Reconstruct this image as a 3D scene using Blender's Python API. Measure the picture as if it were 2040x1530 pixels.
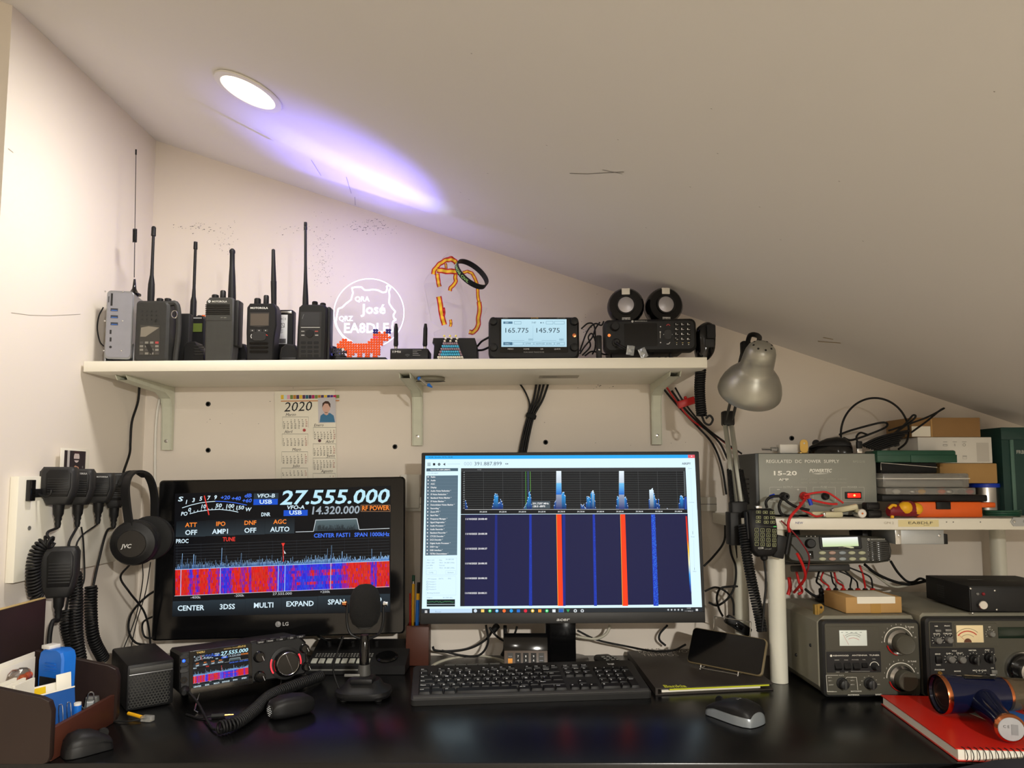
import bpy, bmesh, math, random
from mathutils import Vector as V, Matrix as Mx
random.seed(7)
for o in list(bpy.data.objects): bpy.data.objects.remove(o)
SC = bpy.context.scene
COL = SC.collection
R = math.radians
# ------------------------------------------------------------------ camera
F = 1414.0; CX = 1020.0; CY = 836.0; TH = R(4.5)
DESK = 0.75
CAM = V((0, 0, 1.18))
cd = bpy.data.cameras.new('camera'); cam = bpy.data.objects.new('camera', cd); COL.objects.link(cam)
cam.location = CAM; cam.rotation_euler = (R(90) + TH, 0, 0)
cd.sensor_fit = 'HORIZONTAL'; cd.sensor_width = 36; cd.lens = F / 2040 * 36
cd.shift_y = (CY - 765) / 2040; cd.clip_start = 0.02
SC.camera = cam
# ------------------------------------------------------------------ world, lights, exposure
SC.view_settings.view_transform = 'Standard'; SC.view_settings.look = 'None'
SC.view_settings.exposure = 0.0; SC.view_settings.gamma = 1.0; SC.view_settings.use_curve_mapping = False
w = bpy.data.worlds.new('world'); SC.world = w; w.use_nodes = True
w.node_tree.nodes['Background'].inputs[0].default_value = (1.0, 0.93, 0.85, 1)
w.node_tree.nodes['Background'].inputs[1].default_value = 0.05
XL = -0.908; YB = 1.749; CK = 0.337; CZ = 1.18 + 0.546       # left wall, back wall, ceiling slope
YR = 1.227                                                   # free end of the left wall
def ceil_z(x): return CZ - CK * x
CN = V((-CK, 0, -1)).normalized()                            # ceiling normal, into the room
WARM = (1.0, 0.955, 0.865)
DOWNLIGHTS = [  # x, y, power
    (-0.487, 1.262, 3.7),
    (0.62, -0.80, 98.0),
    (-0.45, -0.85, 11.0)]
for (lx, ly, lp) in DOWNLIGHTS:
    ld = bpy.data.lights.new('downlight_glow', 'AREA'); ld.shape = 'DISK'; ld.size = 0.095
    ld.energy = lp; ld.color = WARM
    lo = bpy.data.objects.new('downlight_glow', ld); COL.objects.link(lo)
    lo.location = V((lx, ly, ceil_z(lx))) + CN * 0.012
    lo.rotation_euler = CN.to_track_quat('-Z', 'Y').to_euler()
# ------------------------------------------------------------------ projection helpers
_ct, _st = math.cos(TH), math.sin(TH)
def D(u, v):
    a = (u - CX) / F; b = (CY - v) / F
    return V((a, _ct - b * _st, _st + b * _ct))
def at(u, v, y): d = D(u, v); return CAM + d * (y / d.y)
def onz(u, v, z=0.0): d = D(u, v); return CAM + d * ((DESK + z - CAM.z) / d.z)
def onx(u, v, x): d = D(u, v); return CAM + d * (x / d.x)
def frame(BL, BR, TL):
    ex = (BR - BL).normalized(); ez = TL - BL; ez = (ez - ex * ez.dot(ex)); H = ez.length; ez = ez.normalized()
    ey = ez.cross(ex)
    m = Mx((ex, ey, ez)).transposed().to_4x4(); m.translation = BL
    return m, (BR - BL).length, H
def yawm(p, deg, rx=0, ry=0):
    return Mx.Translation(p) @ Mx.Rotation(R(deg), 4, 'Z') @ Mx.Rotation(R(ry), 4, 'Y') @ Mx.Rotation(R(rx), 4, 'X')
class Face:
    def __init__(s, mw, y=0.0, crop=(0, 0, 1.0)):
        s.mw = mw; s.mi = mw.inverted(); s.y = y; s.cr = crop
        s.o = s.mi @ CAM
    def P(s, cx, cy):
        u = s.cr[0] + cx / s.cr[2]; v = s.cr[1] + cy / s.cr[2]
        d = s.mi.to_3x3() @ D(u, v)
        q = s.o + d * ((s.y - s.o.y) / d.y)
        return (q.x, q.z)
    __call__ = P
    def c(s, x0, y0, k, y=None): return Face(s.mw, s.y if y is None else y, (x0, y0, k))
# ------------------------------------------------------------------ materials
def lin(c):
    r = []
    for k in c[:3]:
        k = k / 255.0
        r.append(k / 12.92 if k <= 0.04045 else ((k + 0.055) / 1.055) ** 2.4)
    return tuple(r)
MT = {}
def mat(name, col, rough=0.5, metal=0.0, var=0.10, scale=40.0, bump=0.0, spec=0.5, emit=None, es=1.0, coat=0.0, trans=0.0, ior=1.45, alpha=1.0):
    if name in MT: return MT[name]
    m = bpy.data.materials.new(name); m.use_nodes = True; nt = m.node_tree; N = nt.nodes; L = nt.links
    p = N['Principled BSDF']
    c = lin(col)
    p.inputs['Roughness'].default_value = rough; p.inputs['Metallic'].default_value = metal
    p.inputs['Specular IOR Level'].default_value = spec; p.inputs['IOR'].default_value = ior
    p.inputs['Coat Weight'].default_value = coat; p.inputs['Coat Roughness'].default_value = 0.08
    p.inputs['Transmission Weight'].default_value = trans; p.inputs['Alpha'].default_value = alpha
    tc = N.new('ShaderNodeTexCoord'); no = N.new('ShaderNodeTexNoise')
    no.inputs['Scale'].default_value = scale; no.inputs['Detail'].default_value = 3
    L.new(tc.outputs['Object'], no.inputs['Vector'])
    mr = N.new('ShaderNodeMapRange'); mr.inputs['To Min'].default_value = 1 - var; mr.inputs['To Max'].default_value = 1 + var
    L.new(no.outputs['Fac'], mr.inputs['Value'])
    mx = N.new('ShaderNodeVectorMath'); mx.operation = 'MULTIPLY'; mx.inputs[0].default_value = c
    L.new(mr.outputs['Result'], mx.inputs[1]); L.new(mx.outputs[0], p.inputs['Base Color'])
    if bump:
        bp = N.new('ShaderNodeBump'); bp.inputs['Strength'].default_value = bump; bp.inputs['Distance'].default_value = 0.002
        L.new(no.outputs['Fac'], bp.inputs['Height']); L.new(bp.outputs[0], p.inputs['Normal'])
    if emit:
        p.inputs['Emission Color'].default_value = (*lin(emit), 1); p.inputs['Emission Strength'].default_value = es
    MT[name] = m
    return m
def printmat(name, emission, rough=0.5, es=1.0):
    m = bpy.data.materials.new(name); m.use_nodes = True; N = m.node_tree.nodes; L = m.node_tree.links
    p = N['Principled BSDF']; a = N.new('ShaderNodeAttribute'); a.attribute_name = 'Col'
    p.inputs['Roughness'].default_value = rough
    if emission:
        p.inputs['Base Color'].default_value = (0.004, 0.004, 0.005, 1)
        L.new(a.outputs['Color'], p.inputs['Emission Color']); p.inputs['Emission Strength'].default_value = es
        p.inputs['Specular IOR Level'].default_value = 0.10
    else:
        L.new(a.outputs['Color'], p.inputs['Base Color'])
    MT[name] = m
printmat('ink', False, 0.45); printmat('paper_ink', False, 0.8); printmat('screen_glow', True, 0.3, 0.95); printmat('screen_matte', True, 0.5, 1.12)
printmat('sign_glow', True, 0.4, 2.4)
mat('wall_paint', (228, 219, 208), 0.85, var=0.02, scale=3, bump=0.03)
mat('ceiling_paint', (220, 216, 212), 0.9, var=0.02, scale=2.5, bump=0.03)
mat('white_laminate', (230, 226, 212), 0.4, var=0.02, scale=6)
mat('white_enamel', (222, 220, 205), 0.35, var=0.03)
mat('white_plastic', (225, 222, 214), 0.4, var=0.03)
mat('desk_black', (11, 11, 12), 0.26, var=0.2, scale=60, bump=0.006)
mat('black', (20, 20, 21), 0.5, var=0.12, spec=.35)
mat('black_soft', (24, 24, 24), 0.75, var=0.15, spec=.3)
mat('black_gloss', (12, 12, 13), 0.12, var=0.1)
mat('rubber', (17, 17, 18), 0.55, var=0.12, spec=.35)
mat('dark_grey', (38, 38, 38), 0.5, spec=.4)
mat('charcoal', (62, 62, 60), 0.55)
mat('grey_metal', (122, 122, 118), 0.42, 0.3)
mat('psu_grey', (142, 144, 136), 0.5, var=0.03)
mat('olive_grey', (132, 129, 114), 0.55, var=0.04)
mat('tuner_face', (74, 72, 62), 0.5, var=0.04)
mat('steel', (200, 200, 198), 0.25, 1.0)
mat('aluminium', (150, 152, 155), 0.38, 0.8)
mat('galvanised', (180, 184, 186), 0.4, 0.6, var=0.08)
mat('brass', (205, 170, 95), 0.3, 0.9)
mat('copper', (210, 130, 85), 0.22, 1.0)
mat('lamp_silver', (160, 158, 148), 0.36, 0.55, var=0.04)
mat('lamp_arm', (168, 168, 158), 0.35, 0.6)
mat('red_wire', (200, 35, 35), 0.45)
mat('red_plastic', (190, 30, 28), 0.4)
mat('blue_plastic', (25, 105, 200), 0.35)
mat('blue_deep', (25, 60, 190), 0.4)
mat('yellow_plastic', (235, 175, 25), 0.45)
mat('dark_red', (125, 25, 35), 0.5)
mat('orange_plastic', (232, 100, 30), 0.4)
mat('green_plastic', (30, 76, 58), 0.45)
mat('green_dark', (32, 66, 62), 0.5)
mat('grey_white_wire', (190, 186, 170), 0.5)
mat('cardboard', (180, 142, 88), 0.8, var=0.1, scale=25, bump=0.05)
mat('cardboard_dark', (146, 112, 70), 0.8, var=0.1, scale=25, bump=0.05)
mat('wenge', (40, 28, 24), 0.45, var=0.25, scale=14, bump=0.03)
mat('wood_red', (72, 36, 24), 0.5, var=0.25, scale=14)
mat('paper', (235, 230, 215), 0.8, var=0.03)
mat('red_cover', (205, 38, 25), 0.28, var=0.05, scale=8)
mat('navy', (15, 21, 50), 0.12, var=0.1)
mat('clear_plastic', (215, 215, 210), 0.25, trans=0.75, var=0.02, alpha=0.9)
def glassy(name, tint, fac_lo=0.06, fac_hi=0.5, rough=0.05):
    m = bpy.data.materials.new(name); m.use_nodes = True; N = m.node_tree.nodes; L = m.node_tree.links
    N.remove(N['Principled BSDF'])
    t = N.new('ShaderNodeBsdfTransparent'); t.inputs[0].default_value = (*lin(tint), 1)
    g = N.new('ShaderNodeBsdfGlossy'); g.inputs['Roughness'].default_value = rough; g.inputs[0].default_value = (1, 1, 1, 1)
    fr = N.new('ShaderNodeLayerWeight'); fr.inputs[0].default_value = 0.25
    mr = N.new('ShaderNodeMapRange'); mr.inputs['To Min'].default_value = fac_lo; mr.inputs['To Max'].default_value = fac_hi
    L.new(fr.outputs['Fresnel'], mr.inputs['Value'])
    mx = N.new('ShaderNodeMixShader'); L.new(mr.outputs[0], mx.inputs[0]); L.new(t.outputs[0], mx.inputs[1]); L.new(g.outputs[0], mx.inputs[2])
    L.new(mx.outputs[0], N['Material Output'].inputs[0]); MT[name] = m
glassy('acrylic', (253, 253, 254), .015, .35); glassy('film', (215, 212, 205), 0.12, 0.6, 0.15)
# ------------------------------------------------------------------ geometry builder
def rr(w, h, r, cx=0.0, cz=0.0, n=4):
    r = min(r, w / 2 - 1e-6, h / 2 - 1e-6); pts = []
    for (sx, sz, a0) in ((1, 1, 0), (-1, 1, 90), (-1, -1, 180), (1, -1, 270)):
        for i in range(n + 1):
            a = R(a0 + 90 * i / n)
            pts.append((cx + sx * (w / 2 - r) + r * math.cos(a), cz + sz * (h / 2 - r) + r * math.sin(a)))
    return pts
def circ(r, cx=0.0, cz=0.0, n=20, a0=0, a1=360):
    full = abs(a1 - a0) >= 360
    return [(cx + r * math.cos(R(a0 + (a1 - a0) * i / (n if full else n - 1))), cz + r * math.sin(R(a0 + (a1 - a0) * i / (n if full else n - 1)))) for i in range(n)]
def inset(poly, d):
    cx = sum(p[0] for p in poly) / len(poly); cz = sum(p[1] for p in poly) / len(poly)
    mxx = max(abs(p[0] - cx) for p in poly); mxz = max(abs(p[1] - cz) for p in poly)
    return [(cx + (p[0] - cx) * (1 - d / mxx), cz + (p[1] - cz) * (1 - d / mxz)) for p in poly]
def spline(pts, res=6, closed=False):
    pts = [V(p) for p in pts]; n = len(pts)
    if n < 3 or res <= 1: return pts
    out = []
    rng = range(n if closed else n - 1)
    for i in rng:
        p0 = pts[(i - 1) % n] if (closed or i > 0) else pts[0] * 2 - pts[1]
        p1 = pts[i]; p2 = pts[(i + 1) % n]
        p3 = pts[(i + 2) % n] if (closed or i + 2 < n) else pts[-1] * 2 - pts[-2]
        for k in range(res):
            t = k / res
            out.append(0.5 * ((2 * p1) + (p2 - p0) * t + (2 * p0 - 5 * p1 + 4 * p2 - p3) * t * t + (3 * p1 - p0 - 3 * p2 + p3) * t ** 3))
    if not closed: out.append(pts[-1])
    return out
def frames(pts, closed=False):
    T = []
    n = len(pts)
    for i in range(n):
        a = pts[(i - 1) % n] if (closed or i > 0) else pts[i]; b = pts[(i + 1) % n] if (closed or i < n - 1) else pts[i]
        t = b - a
        T.append(t.normalized() if t.length > 1e-9 else V((0, 0, 1)))
    up = V((0, 0, 1)) if abs(T[0].z) < 0.9 else V((0, 1, 0))
    x = T[0].cross(up).normalized(); out = []
    for t in T:
        x = (x - t * x.dot(t))
        if x.length < 1e-6: x = t.orthogonal()
        x.normalize(); out.append((t, x, t.cross(x)))
    return out
class G:
    def __init__(s): s.v = []; s.f = []; s.t = None
    def T(s, m): s.t = m; return s
    def add(s, vs, fs):
        b = len(s.v)
        s.v += [(s.t @ V(p)) if s.t else V(p) for p in vs]
        s.f += [tuple(i + b for i in f) for f in fs]; return s
    def box(s, x0, x1, y0, y1, z0, z1):
        return s.add([(x, y, z) for x in (x0, x1) for y in (y0, y1) for z in (z0, z1)],
                     [(0, 1, 3, 2), (4, 6, 7, 5), (0, 4, 5, 1), (2, 3, 7, 6), (0, 2, 6, 4), (1, 5, 7, 3)])
    def bbox(s, x0, x1, y0, y1, z0, z1, b=0.002, seg=2):
        bm = bmesh.new(); bmesh.ops.create_cube(bm, size=1)
        for q in bm.verts: q.co = V(((x0 + x1) / 2 + q.co.x * (x1 - x0), (y0 + y1) / 2 + q.co.y * (y1 - y0), (z0 + z1) / 2 + q.co.z * (z1 - z0)))
        b = min(b, 0.49 * min(abs(x1 - x0), abs(y1 - y0), abs(z1 - z0)))
        bmesh.ops.bevel(bm, geom=list(bm.edges), offset=b, segments=seg, profile=0.5, affect='EDGES')
        bm.verts.index_update()
        s.add([q.co.copy() for q in bm.verts], [tuple(q.index for q in f.verts) for f in bm.faces]); bm.free(); return s
    def loft(s, rings, c0=True, c1=True, closed=True):
        n = len(rings[0]); vs = [p for r in rings for p in r]; fs = []
        for i in range(len(rings) - 1):
            for j in range(n if closed else n - 1):
                k = (j + 1) % n
                fs.append((i * n + j, i * n + k, (i + 1) * n + k, (i + 1) * n + j))
        if c0: fs.append(tuple(range(n))[::-1])
        if c1: fs.append(tuple((len(rings) - 1) * n + j for j in range(n)))
        return s.add(vs, fs)
    def prism(s, poly, y0, y1, c=0.0, cb=None):
        cb = c if cb is None else cb
        rings = []
        if c: rings.append([(x, y0, z) for x, z in inset(poly, c)])
        rings.append([(x, y0 + c, z) for x, z in poly]); rings.append([(x, y1 - cb, z) for x, z in poly])
        if cb: rings.append([(x, y1, z) for x, z in inset(poly, cb)])
        return s.loft(rings)
    def zprism(s, poly, z0, z1, c=0.0):
        rings = [[(x, y, z0) for x, y in poly], [(x, y, z1 - c) for x, y in poly]]
        if c: rings.append([(x, y, z1) for x, y in inset(poly, c)])
        return s.loft(rings)
    def tube(s, pts, r, n=7, res=5, closed=False, r1=None):
        q = spline(pts, res, closed); fr = frames(q, closed); rings = []
        for i, (p, (t, x, y)) in enumerate(zip(q, fr)):
            rad = r if r1 is None else r + (r1 - r) * i / (len(q) - 1)
            rings.append([p + x * (rad * math.cos(2 * math.pi * k / n)) + y * (rad * math.sin(2 * math.pi * k / n)) for k in range(n)])
        if closed: rings.append(rings[0]); return s.loft(rings, False, False)
        return s.loft(rings)
    def cyl(s, p0, p1, r0, r1=None, n=18):
        p0 = V(p0); p1 = V(p1); r1 = r0 if r1 is None else r1
        t, x, y = frames([p0, p1])[0]
        return s.loft([[p + x * (r * math.cos(2 * math.pi * k / n)) + y * (r * math.sin(2 * math.pi * k / n)) for k in range(n)] for p, r in ((p0, r0), (p1, r1))])
    def lathe(s, prof, o=(0, 0, 0), ax=(0, 0, 1), n=24, cap=True):
        o = V(o); ax = V(ax).normalized(); t, x, y = frames([V((0, 0, 0)), ax])[0]
        return s.loft([[o + ax * h + x * (r * math.cos(2 * math.pi * k / n)) + y * (r * math.sin(2 * math.pi * k / n)) for k in range(n)] for r, h in prof], cap, cap)
    def sph(s, c, r, sc=(1, 1, 1), n=12, m=8):
        c = V(c); rings = []
        for i in range(1, m):
            a = math.pi * i / m
            rings.append([c + V((r * sc[0] * math.sin(a) * math.cos(2 * math.pi * k / n), r * sc[1] * math.sin(a) * math.sin(2 * math.pi * k / n), -r * sc[2] * math.cos(a))) for k in range(n)])
        return s.loft(rings)
    def coil(s, path, Rr, r, turns, n=6, per=14):
        q = spline(path, 8); L = [0]
        for a, b in zip(q, q[1:]): L.append(L[-1] + (b - a).length)
        turns = max(turns, L[-1] / (2.25 * r))
        fr = frames(q); pts = []; N = int(turns * per); j = 0
        for i in range(N + 1):
            d = L[-1] * i / N
            while j < len(q) - 2 and L[j + 1] < d: j += 1
            w_ = (d - L[j]) / max(1e-9, L[j + 1] - L[j]); p = q[j].lerp(q[j + 1], w_); t, x, y = fr[j]
            a = 2 * math.pi * i / per
            pts.append(p + x * (Rr * math.cos(a)) + y * (Rr * math.sin(a)))
        return s.tube(pts, r, n, 1)
    def mesh(s, name, m, smooth=35):
        me = bpy.data.meshes.new(name)
        bm = bmesh.new(); vs = [bm.verts.new(p) for p in s.v]
        for f in s.f:
            try: bm.faces.new([vs[i] for i in f])
            except ValueError: pass
        bmesh.ops.recalc_face_normals(bm, faces=list(bm.faces)); bm.to_mesh(me); bm.free()
        if smooth:
            me.polygons.foreach_set('use_smooth', [True] * len(me.polygons)); me.set_sharp_from_angle(angle=R(smooth))
        me.materials.append(MT[m]); return me
    def ob(s, name, m, parent=None, smooth=35, label=None):
        o = bpy.data.objects.new(name, s.mesh(name, m, smooth)); COL.objects.link(o); o.parent = parent
        if label: o['label'] = label
        return o
def tag(o, label, cat, group=None, kind=None):
    if kind != 'structure': o['label'] = label; o['category'] = cat
    if group: o['group'] = group
    if kind: o['kind'] = kind
    return o
def thing(name, label, cat, mw=None, group=None):
    o = bpy.data.objects.new(name, None); COL.objects.link(o); o.empty_display_size = 0.02
    if mw is not None: o.matrix_world = mw if isinstance(mw, Mx) else Mx.Translation(mw)
    return tag(o, label, cat, group)
def one(name, label, cat, g, m, mw=None, group=None, smooth=35):
    o = g.ob(name, m, None, smooth)
    if mw is not None: o.matrix_world = mw
    return tag(o, label, cat, group)
def inst(me, name, parent, loc=(0, 0, 0), scale=None, rot=None):
    o = bpy.data.objects.new(name, me); COL.objects.link(o); o.parent = parent; o.location = loc
    if scale: o.scale = scale
    if rot: o.rotation_euler = rot
    return o
# ------------------------------------------------------------------ lettering and flat print
GL = {}
_CH = "ABCDEFGHIJKLMNOPQRSTUVWXYZabcdefghijklmnopqrstuvwxyz0123456789.,:;-+*/#<>()=!?'\"&@%éñÑ|_"
def _glyphs():
    for bold in (0, 1):
        cu = bpy.data.curves.new('glyph', 'FONT'); cu.resolution_u = 2; cu.offset = 0.022 if bold else 0.0; cu.size = 1.0
        ob = bpy.data.objects.new('glyph', cu); COL.objects.link(ob)
        def ext(t):
            cu.body = t; dg = bpy.context.evaluated_depsgraph_get(); e = ob.evaluated_get(dg); me = e.to_mesh()
            vs = [(q.co.x, q.co.y) for q in me.vertices]; fs = [tuple(p.vertices) for p in me.polygons]; e.to_mesh_clear()
            return vs, fs
        hh, _ = ext('HH'); whh = max(p[0] for p in hh) - min(p[0] for p in hh); cap = max(p[1] for p in hh)
        GL[('cap', bold)] = cap
        for c in _CH:
            vs, fs = ext(c); h2, _ = ext('H' + c + 'H')
            GL[(c, bold)] = (vs, fs, max(p[0] for p in h2) - min(p[0] for p in h2) - whh)
        GL[(' ', bold)] = ([], [], 0.30)
        bpy.data.objects.remove(ob); bpy.data.curves.remove(cu)
_glyphs()
class Pr:
    """flat print on the local x-z plane of a part, facing -y"""
    def __init__(s, mp=None, y=0.0): s.v = []; s.f = []; s.c = []; s.mp = mp; s.y = y
    def poly(s, pts, col, L=1):
        b = len(s.v); y = s.y - 0.0002 - L * 0.00008
        s.v += [(p[0], y, p[1]) for p in pts]; s.f.append(tuple(range(b, b + len(pts))))
        if isinstance(col, list): s.c.append([(*lin(k), 1) for k in col])
        else: s.c.append([(*lin(col), 1)] * len(pts))
        return s
    def rect(s, x0, z0, x1, z1, col, L=1): return s.poly([(x0, z0), (x1, z0), (x1, z1), (x0, z1)], col, L)
    def vgrad(s, x0, z0, x1, z1, c0, c1, L=1): return s.poly([(x0, z0), (x1, z0), (x1, z1), (x0, z1)], [c0, c0, c1, c1], L)
    def line(s, pts, w, col, L=2):
        for (a, b) in zip(pts, pts[1:]):
            dx, dz = b[0] - a[0], b[1] - a[1]; l = math.hypot(dx, dz) or 1e-9; nx, nz = -dz / l * w / 2, dx / l * w / 2
            s.poly([(a[0] - nx, a[1] - nz), (b[0] - nx, b[1] - nz), (b[0] + nx, b[1] + nz), (a[0] + nx, a[1] + nz)], col, L)
        return s
    def disc(s, x, z, r, col, L=2, n=16): return s.poly(circ(r, x, z, n), col, L)
    def ring(s, x, z, r, w, col, L=2, a0=0, a1=360, n=28): return s.line([(x + r * math.cos(R(a0 + (a1 - a0) * i / n)), z + r * math.sin(R(a0 + (a1 - a0) * i / n))) for i in range(n + 1)], w, col, L)
    def width(s, t, bold=0): return sum(GL.get((c, bold), GL[('x', bold)])[2] for c in t)
    def text(s, t, x, z, h, col, L=3, al='l', bold=0, shear=0.0, sx=1.0, w=None, ang=0.0):
        k = h / GL[('cap', bold)]; tw = s.width(t, bold) * k
        if w: sx = w / max(tw, 1e-9)
        tw *= sx
        px = {'l': 0, 'c': -tw / 2, 'r': -tw}[al]; ca, sa = math.cos(R(ang)), math.sin(R(ang)); y = s.y - 0.0002 - L * 0.00008; cl = (*lin(col), 1)
        for c in t:
            vs, fs, adv = GL.get((c, bold), GL[('x', bold)])
            b = len(s.v)
            for (gx, gy) in vs:
                qx = px + gx * k * sx + gy * k * shear; qz = gy * k
                s.v.append((x + qx * ca - qz * sa, y, z + qx * sa + qz * ca))
            for f in fs: s.f.append(tuple(i + b for i in f)); s.c.append([cl] * len(f))
            px += adv * k * sx
        return s
    # the same in picture coordinates through a mapping
    def mrect(s, a, b, c, d, col, L=1):
        x0, z1 = s.mp(a, b); x1, z0 = s.mp(c, d); return s.rect(x0, z0, x1, z1, col, L)
    def mpoly(s, pts, col, L=1): return s.poly([s.mp(*p) for p in pts], col, L)
    def mline(s, pts, w, col, L=2):
        k = abs(s.mp(pts[0][0] + 10, pts[0][1])[0] - s.mp(*pts[0])[0]) / 10
        return s.line([s.mp(*p) for p in pts], w * k, col, L)
    def mbox(s, a, b, c, d, w, col, L=2):
        return s.mline([(a, b), (c, b), (c, d), (a, d), (a, b)], w, col, L)
    def mtext(s, t, a, b, h, col, a1=None, L=3, al='l', bold=0, shear=0.0, sx=1.0):
        x, z = s.mp(a, b); hh = abs(s.mp(a, b - h)[1] - z); w = None
        if a1 is not None: w = abs(s.mp(a1, b)[0] - x)
        return s.text(t, x, z, hh, col, L, al, bold, shear, sx, w)
    def mdisc(s, a, b, r, col, L=2, n=16):
        x, z = s.mp(a, b); return s.disc(x, z, abs(s.mp(a + r, b)[0] - x), col, L, n)
    def ob(s, name, m, parent, mw=None):
        me = bpy.data.meshes.new(name); me.from_pydata(s.v, [], s.f)
        at_ = me.color_attributes.new('Col', 'FLOAT_COLOR', 'CORNER')
        flat = []
        for c in s.c:
            for q in c: flat += q
        at_.data.foreach_set('color', flat); me.materials.append(MT[m])
        o = bpy.data.objects.new(name, me); COL.objects.link(o); o.parent = parent
        if mw is not None: o.matrix_local = mw
        return o
WH = (235, 235, 235); BK = (15, 15, 16)
def m_logo(pr, x, z, r, col=WH, bg=BK, L=3):          # round badge with two peaks
    pr.disc(x, z, r, col, L); pr.line([(x - r * .6, z - r * .55), (x - r * .28, z + r * .5), (x, z - r * .2), (x + r * .28, z + r * .5), (x + r * .6, z - r * .55)], r * .28, bg, L + 1)
# ================================================================== the setting
def slab_between(name, m, pts, thick, smooth=0):
    pts = [V(p) for p in pts]; n = (pts[1] - pts[0]).cross(pts[2] - pts[0]).normalized() * thick
    g = G(); g.loft([[p for p in pts], [p + n for p in pts]]); o = g.ob(name, m, None, smooth); o['kind'] = 'structure'; return o
zl, zr = ceil_z(XL), ceil_z(2.0)
g = G().prism([(-2.6, 0), (2.0, 0), (2.0, zr), (-2.6, ceil_z(-2.6))], YB, YB + 0.1); wall_back = g.ob('wall_back', 'wall_paint', None, 0); wall_back['kind'] = 'structure'
g = G().box(XL - 0.5, XL, YR, YB, 0, ceil_z(XL) + 0.16)
wall_left = g.ob('wall_left', 'wall_paint', None, 0); wall_left['kind'] = 'structure'
g = G().box(-2.7, 2.1, -2.6, YB + 0.1, -0.1, 0); mat('floor_wood', (168, 161, 147), .5, var=.08, scale=6); o = g.ob('floor', 'floor_wood', None, 0); o['kind'] = 'structure'
g = G().box(2.0, 2.1, -2.5, YB, 0, 1.3); o = g.ob('wall_right', 'wall_paint', None, 0); o['kind'] = 'structure'
g = G().prism([(-2.6, 0), (2.0, 0), (2.0, zr), (-2.6, ceil_z(-2.6))], -2.6, -2.5); o = g.ob('wall_front', 'wall_paint', None, 0); o['kind'] = 'structure'
g = G().box(-2.7, -2.6, -2.5, YB, 0, ceil_z(-2.6) + .1); o = g.ob('wall_side', 'wall_paint', None, 0); o['kind'] = 'structure'
g = G().prism([(-2.7, ceil_z(-2.7)), (2.1, ceil_z(2.1)), (2.1, ceil_z(2.1) + .12), (-2.7, ceil_z(-2.7) + .12)], -2.6, YB + 0.1)
ceiling = g.ob('ceiling', 'ceiling_paint', None, 0); ceiling['kind'] = 'structure'
# scuffs, specks and plugs on the walls
pr = Pr(lambda u, v: (at(u, v, YB).x, at(u, v, YB).z))
rnd = random.Random(3)
for (cu, cv, su, sv, n, ln) in ((640, 500, 14, 30, 120, .3), (645, 540, 10, 18, 50, .3), (735, 450, 30, 9, 80, 1.6), (452, 480, 10, 14, 40, .4), (405, 452, 30, 6, 40, 1.6), (585, 457, 24, 4, 18, 1.5), (1165, 660, 6, 14, 14, 1.2), (1235, 860, 90, 40, 10, .5), (1190, 765, 16, 4, 24, 1.), (700, 690, 400, 60, 14, .4), (480, 850, 60, 40, 8, .8)):
    for i in range(n):
        u = rnd.gauss(cu, su); v = rnd.gauss(cv, sv); q = rnd.uniform(.5, 1.5)
        c = (rnd.randint(25, 90),) * 3
        pr.mpoly([(u, v), (u + q * (1 + ln * rnd.random() * 2), v + q * rnd.uniform(-.4, .4)), (u + q * rnd.random(), v + q)], c, 1)
pr.y = YB; pr.v = [(p[0], YB + p[1], p[2]) for p in pr.v]
pr.ob('scuff_marks', 'ink', wall_back)
pr = Pr(lambda u, v: (onx(u, v, XL).y, onx(u, v, XL).z))
for i in range(46):
    u = rnd.uniform(10, 140); v = rnd.uniform(300, 900); q = rnd.uniform(.3, .9); c = (rnd.randint(120, 170),) * 3
    pr.mpoly([(u, v), (u + q, v + q * 3 * rnd.random()), (u + q * rnd.random(), v + q)], c, 1)
pr.mline([(22, 623), (60, 628), (100, 629), (160, 626)], .7, (150, 142, 128)); pr.mline([(16, 296), (26, 304)], 1, (150, 140, 125))
pr.v = [(XL + 0.0004, p[0], p[2]) for p in pr.v]
pr.ob('scuff_marks', 'ink', wall_left)
pr = Pr()
def onc(u, v):
    d = D(u, v); t = 0.546 / (d.z + CK * d.x); return CAM + d * t
def cmark(pts, w, col):
    for a, b in zip(pts, pts[1:]):
        A, B = onc(*a), onc(*b); n = (B - A).cross(CN).normalized() * w / 2
        b0 = len(pr.v); pr.v += [tuple(q + CN * .0006) for q in (A - n, B - n, B + n, A + n)]; pr.f.append((b0, b0 + 1, b0 + 2, b0 + 3)); pr.c.append([(*lin(col), 1)] * 4)
cmark([(620, 318), (640, 350)], .001, (90, 90, 110)); cmark([(690, 352), (700, 385)], .001, (100, 100, 120)); cmark([(707, 392), (708, 408)], .001, (90, 90, 110))
cmark([(1135, 345), (1170, 346), (1243, 342)], .002, (140, 132, 126)); cmark([(1200, 338), (1240, 346)], .0016, (140, 132, 126)); cmark([(1630, 680), (1675, 683)], .004, (165, 140, 100))
cmark([(1640, 672), (1660, 676)], .005, (168, 146, 110))
for i in range(16):
    u, v = rnd.uniform(900, 2000), rnd.uniform(60, 560); cmark([(u, v), (u + 3, v + 1)], .0012, (140, 132, 124))
pr.ob('scuff_marks', 'ink', ceiling)
pg = G().lathe([(.006, 0), (.006, -.0015), (.0035, -.0022), (.0033, .002)], ax=(0, 1, 0), n=14).mesh('wall_plug', 'dark_grey')
for (u, v) in ((415, 805), (415, 897), (787, 890), (1087, 881), (1577, 873)):
    q = at(u, v, YB); inst(pg, 'wall_plug', wall_back, (q.x, YB, q.z))
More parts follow.
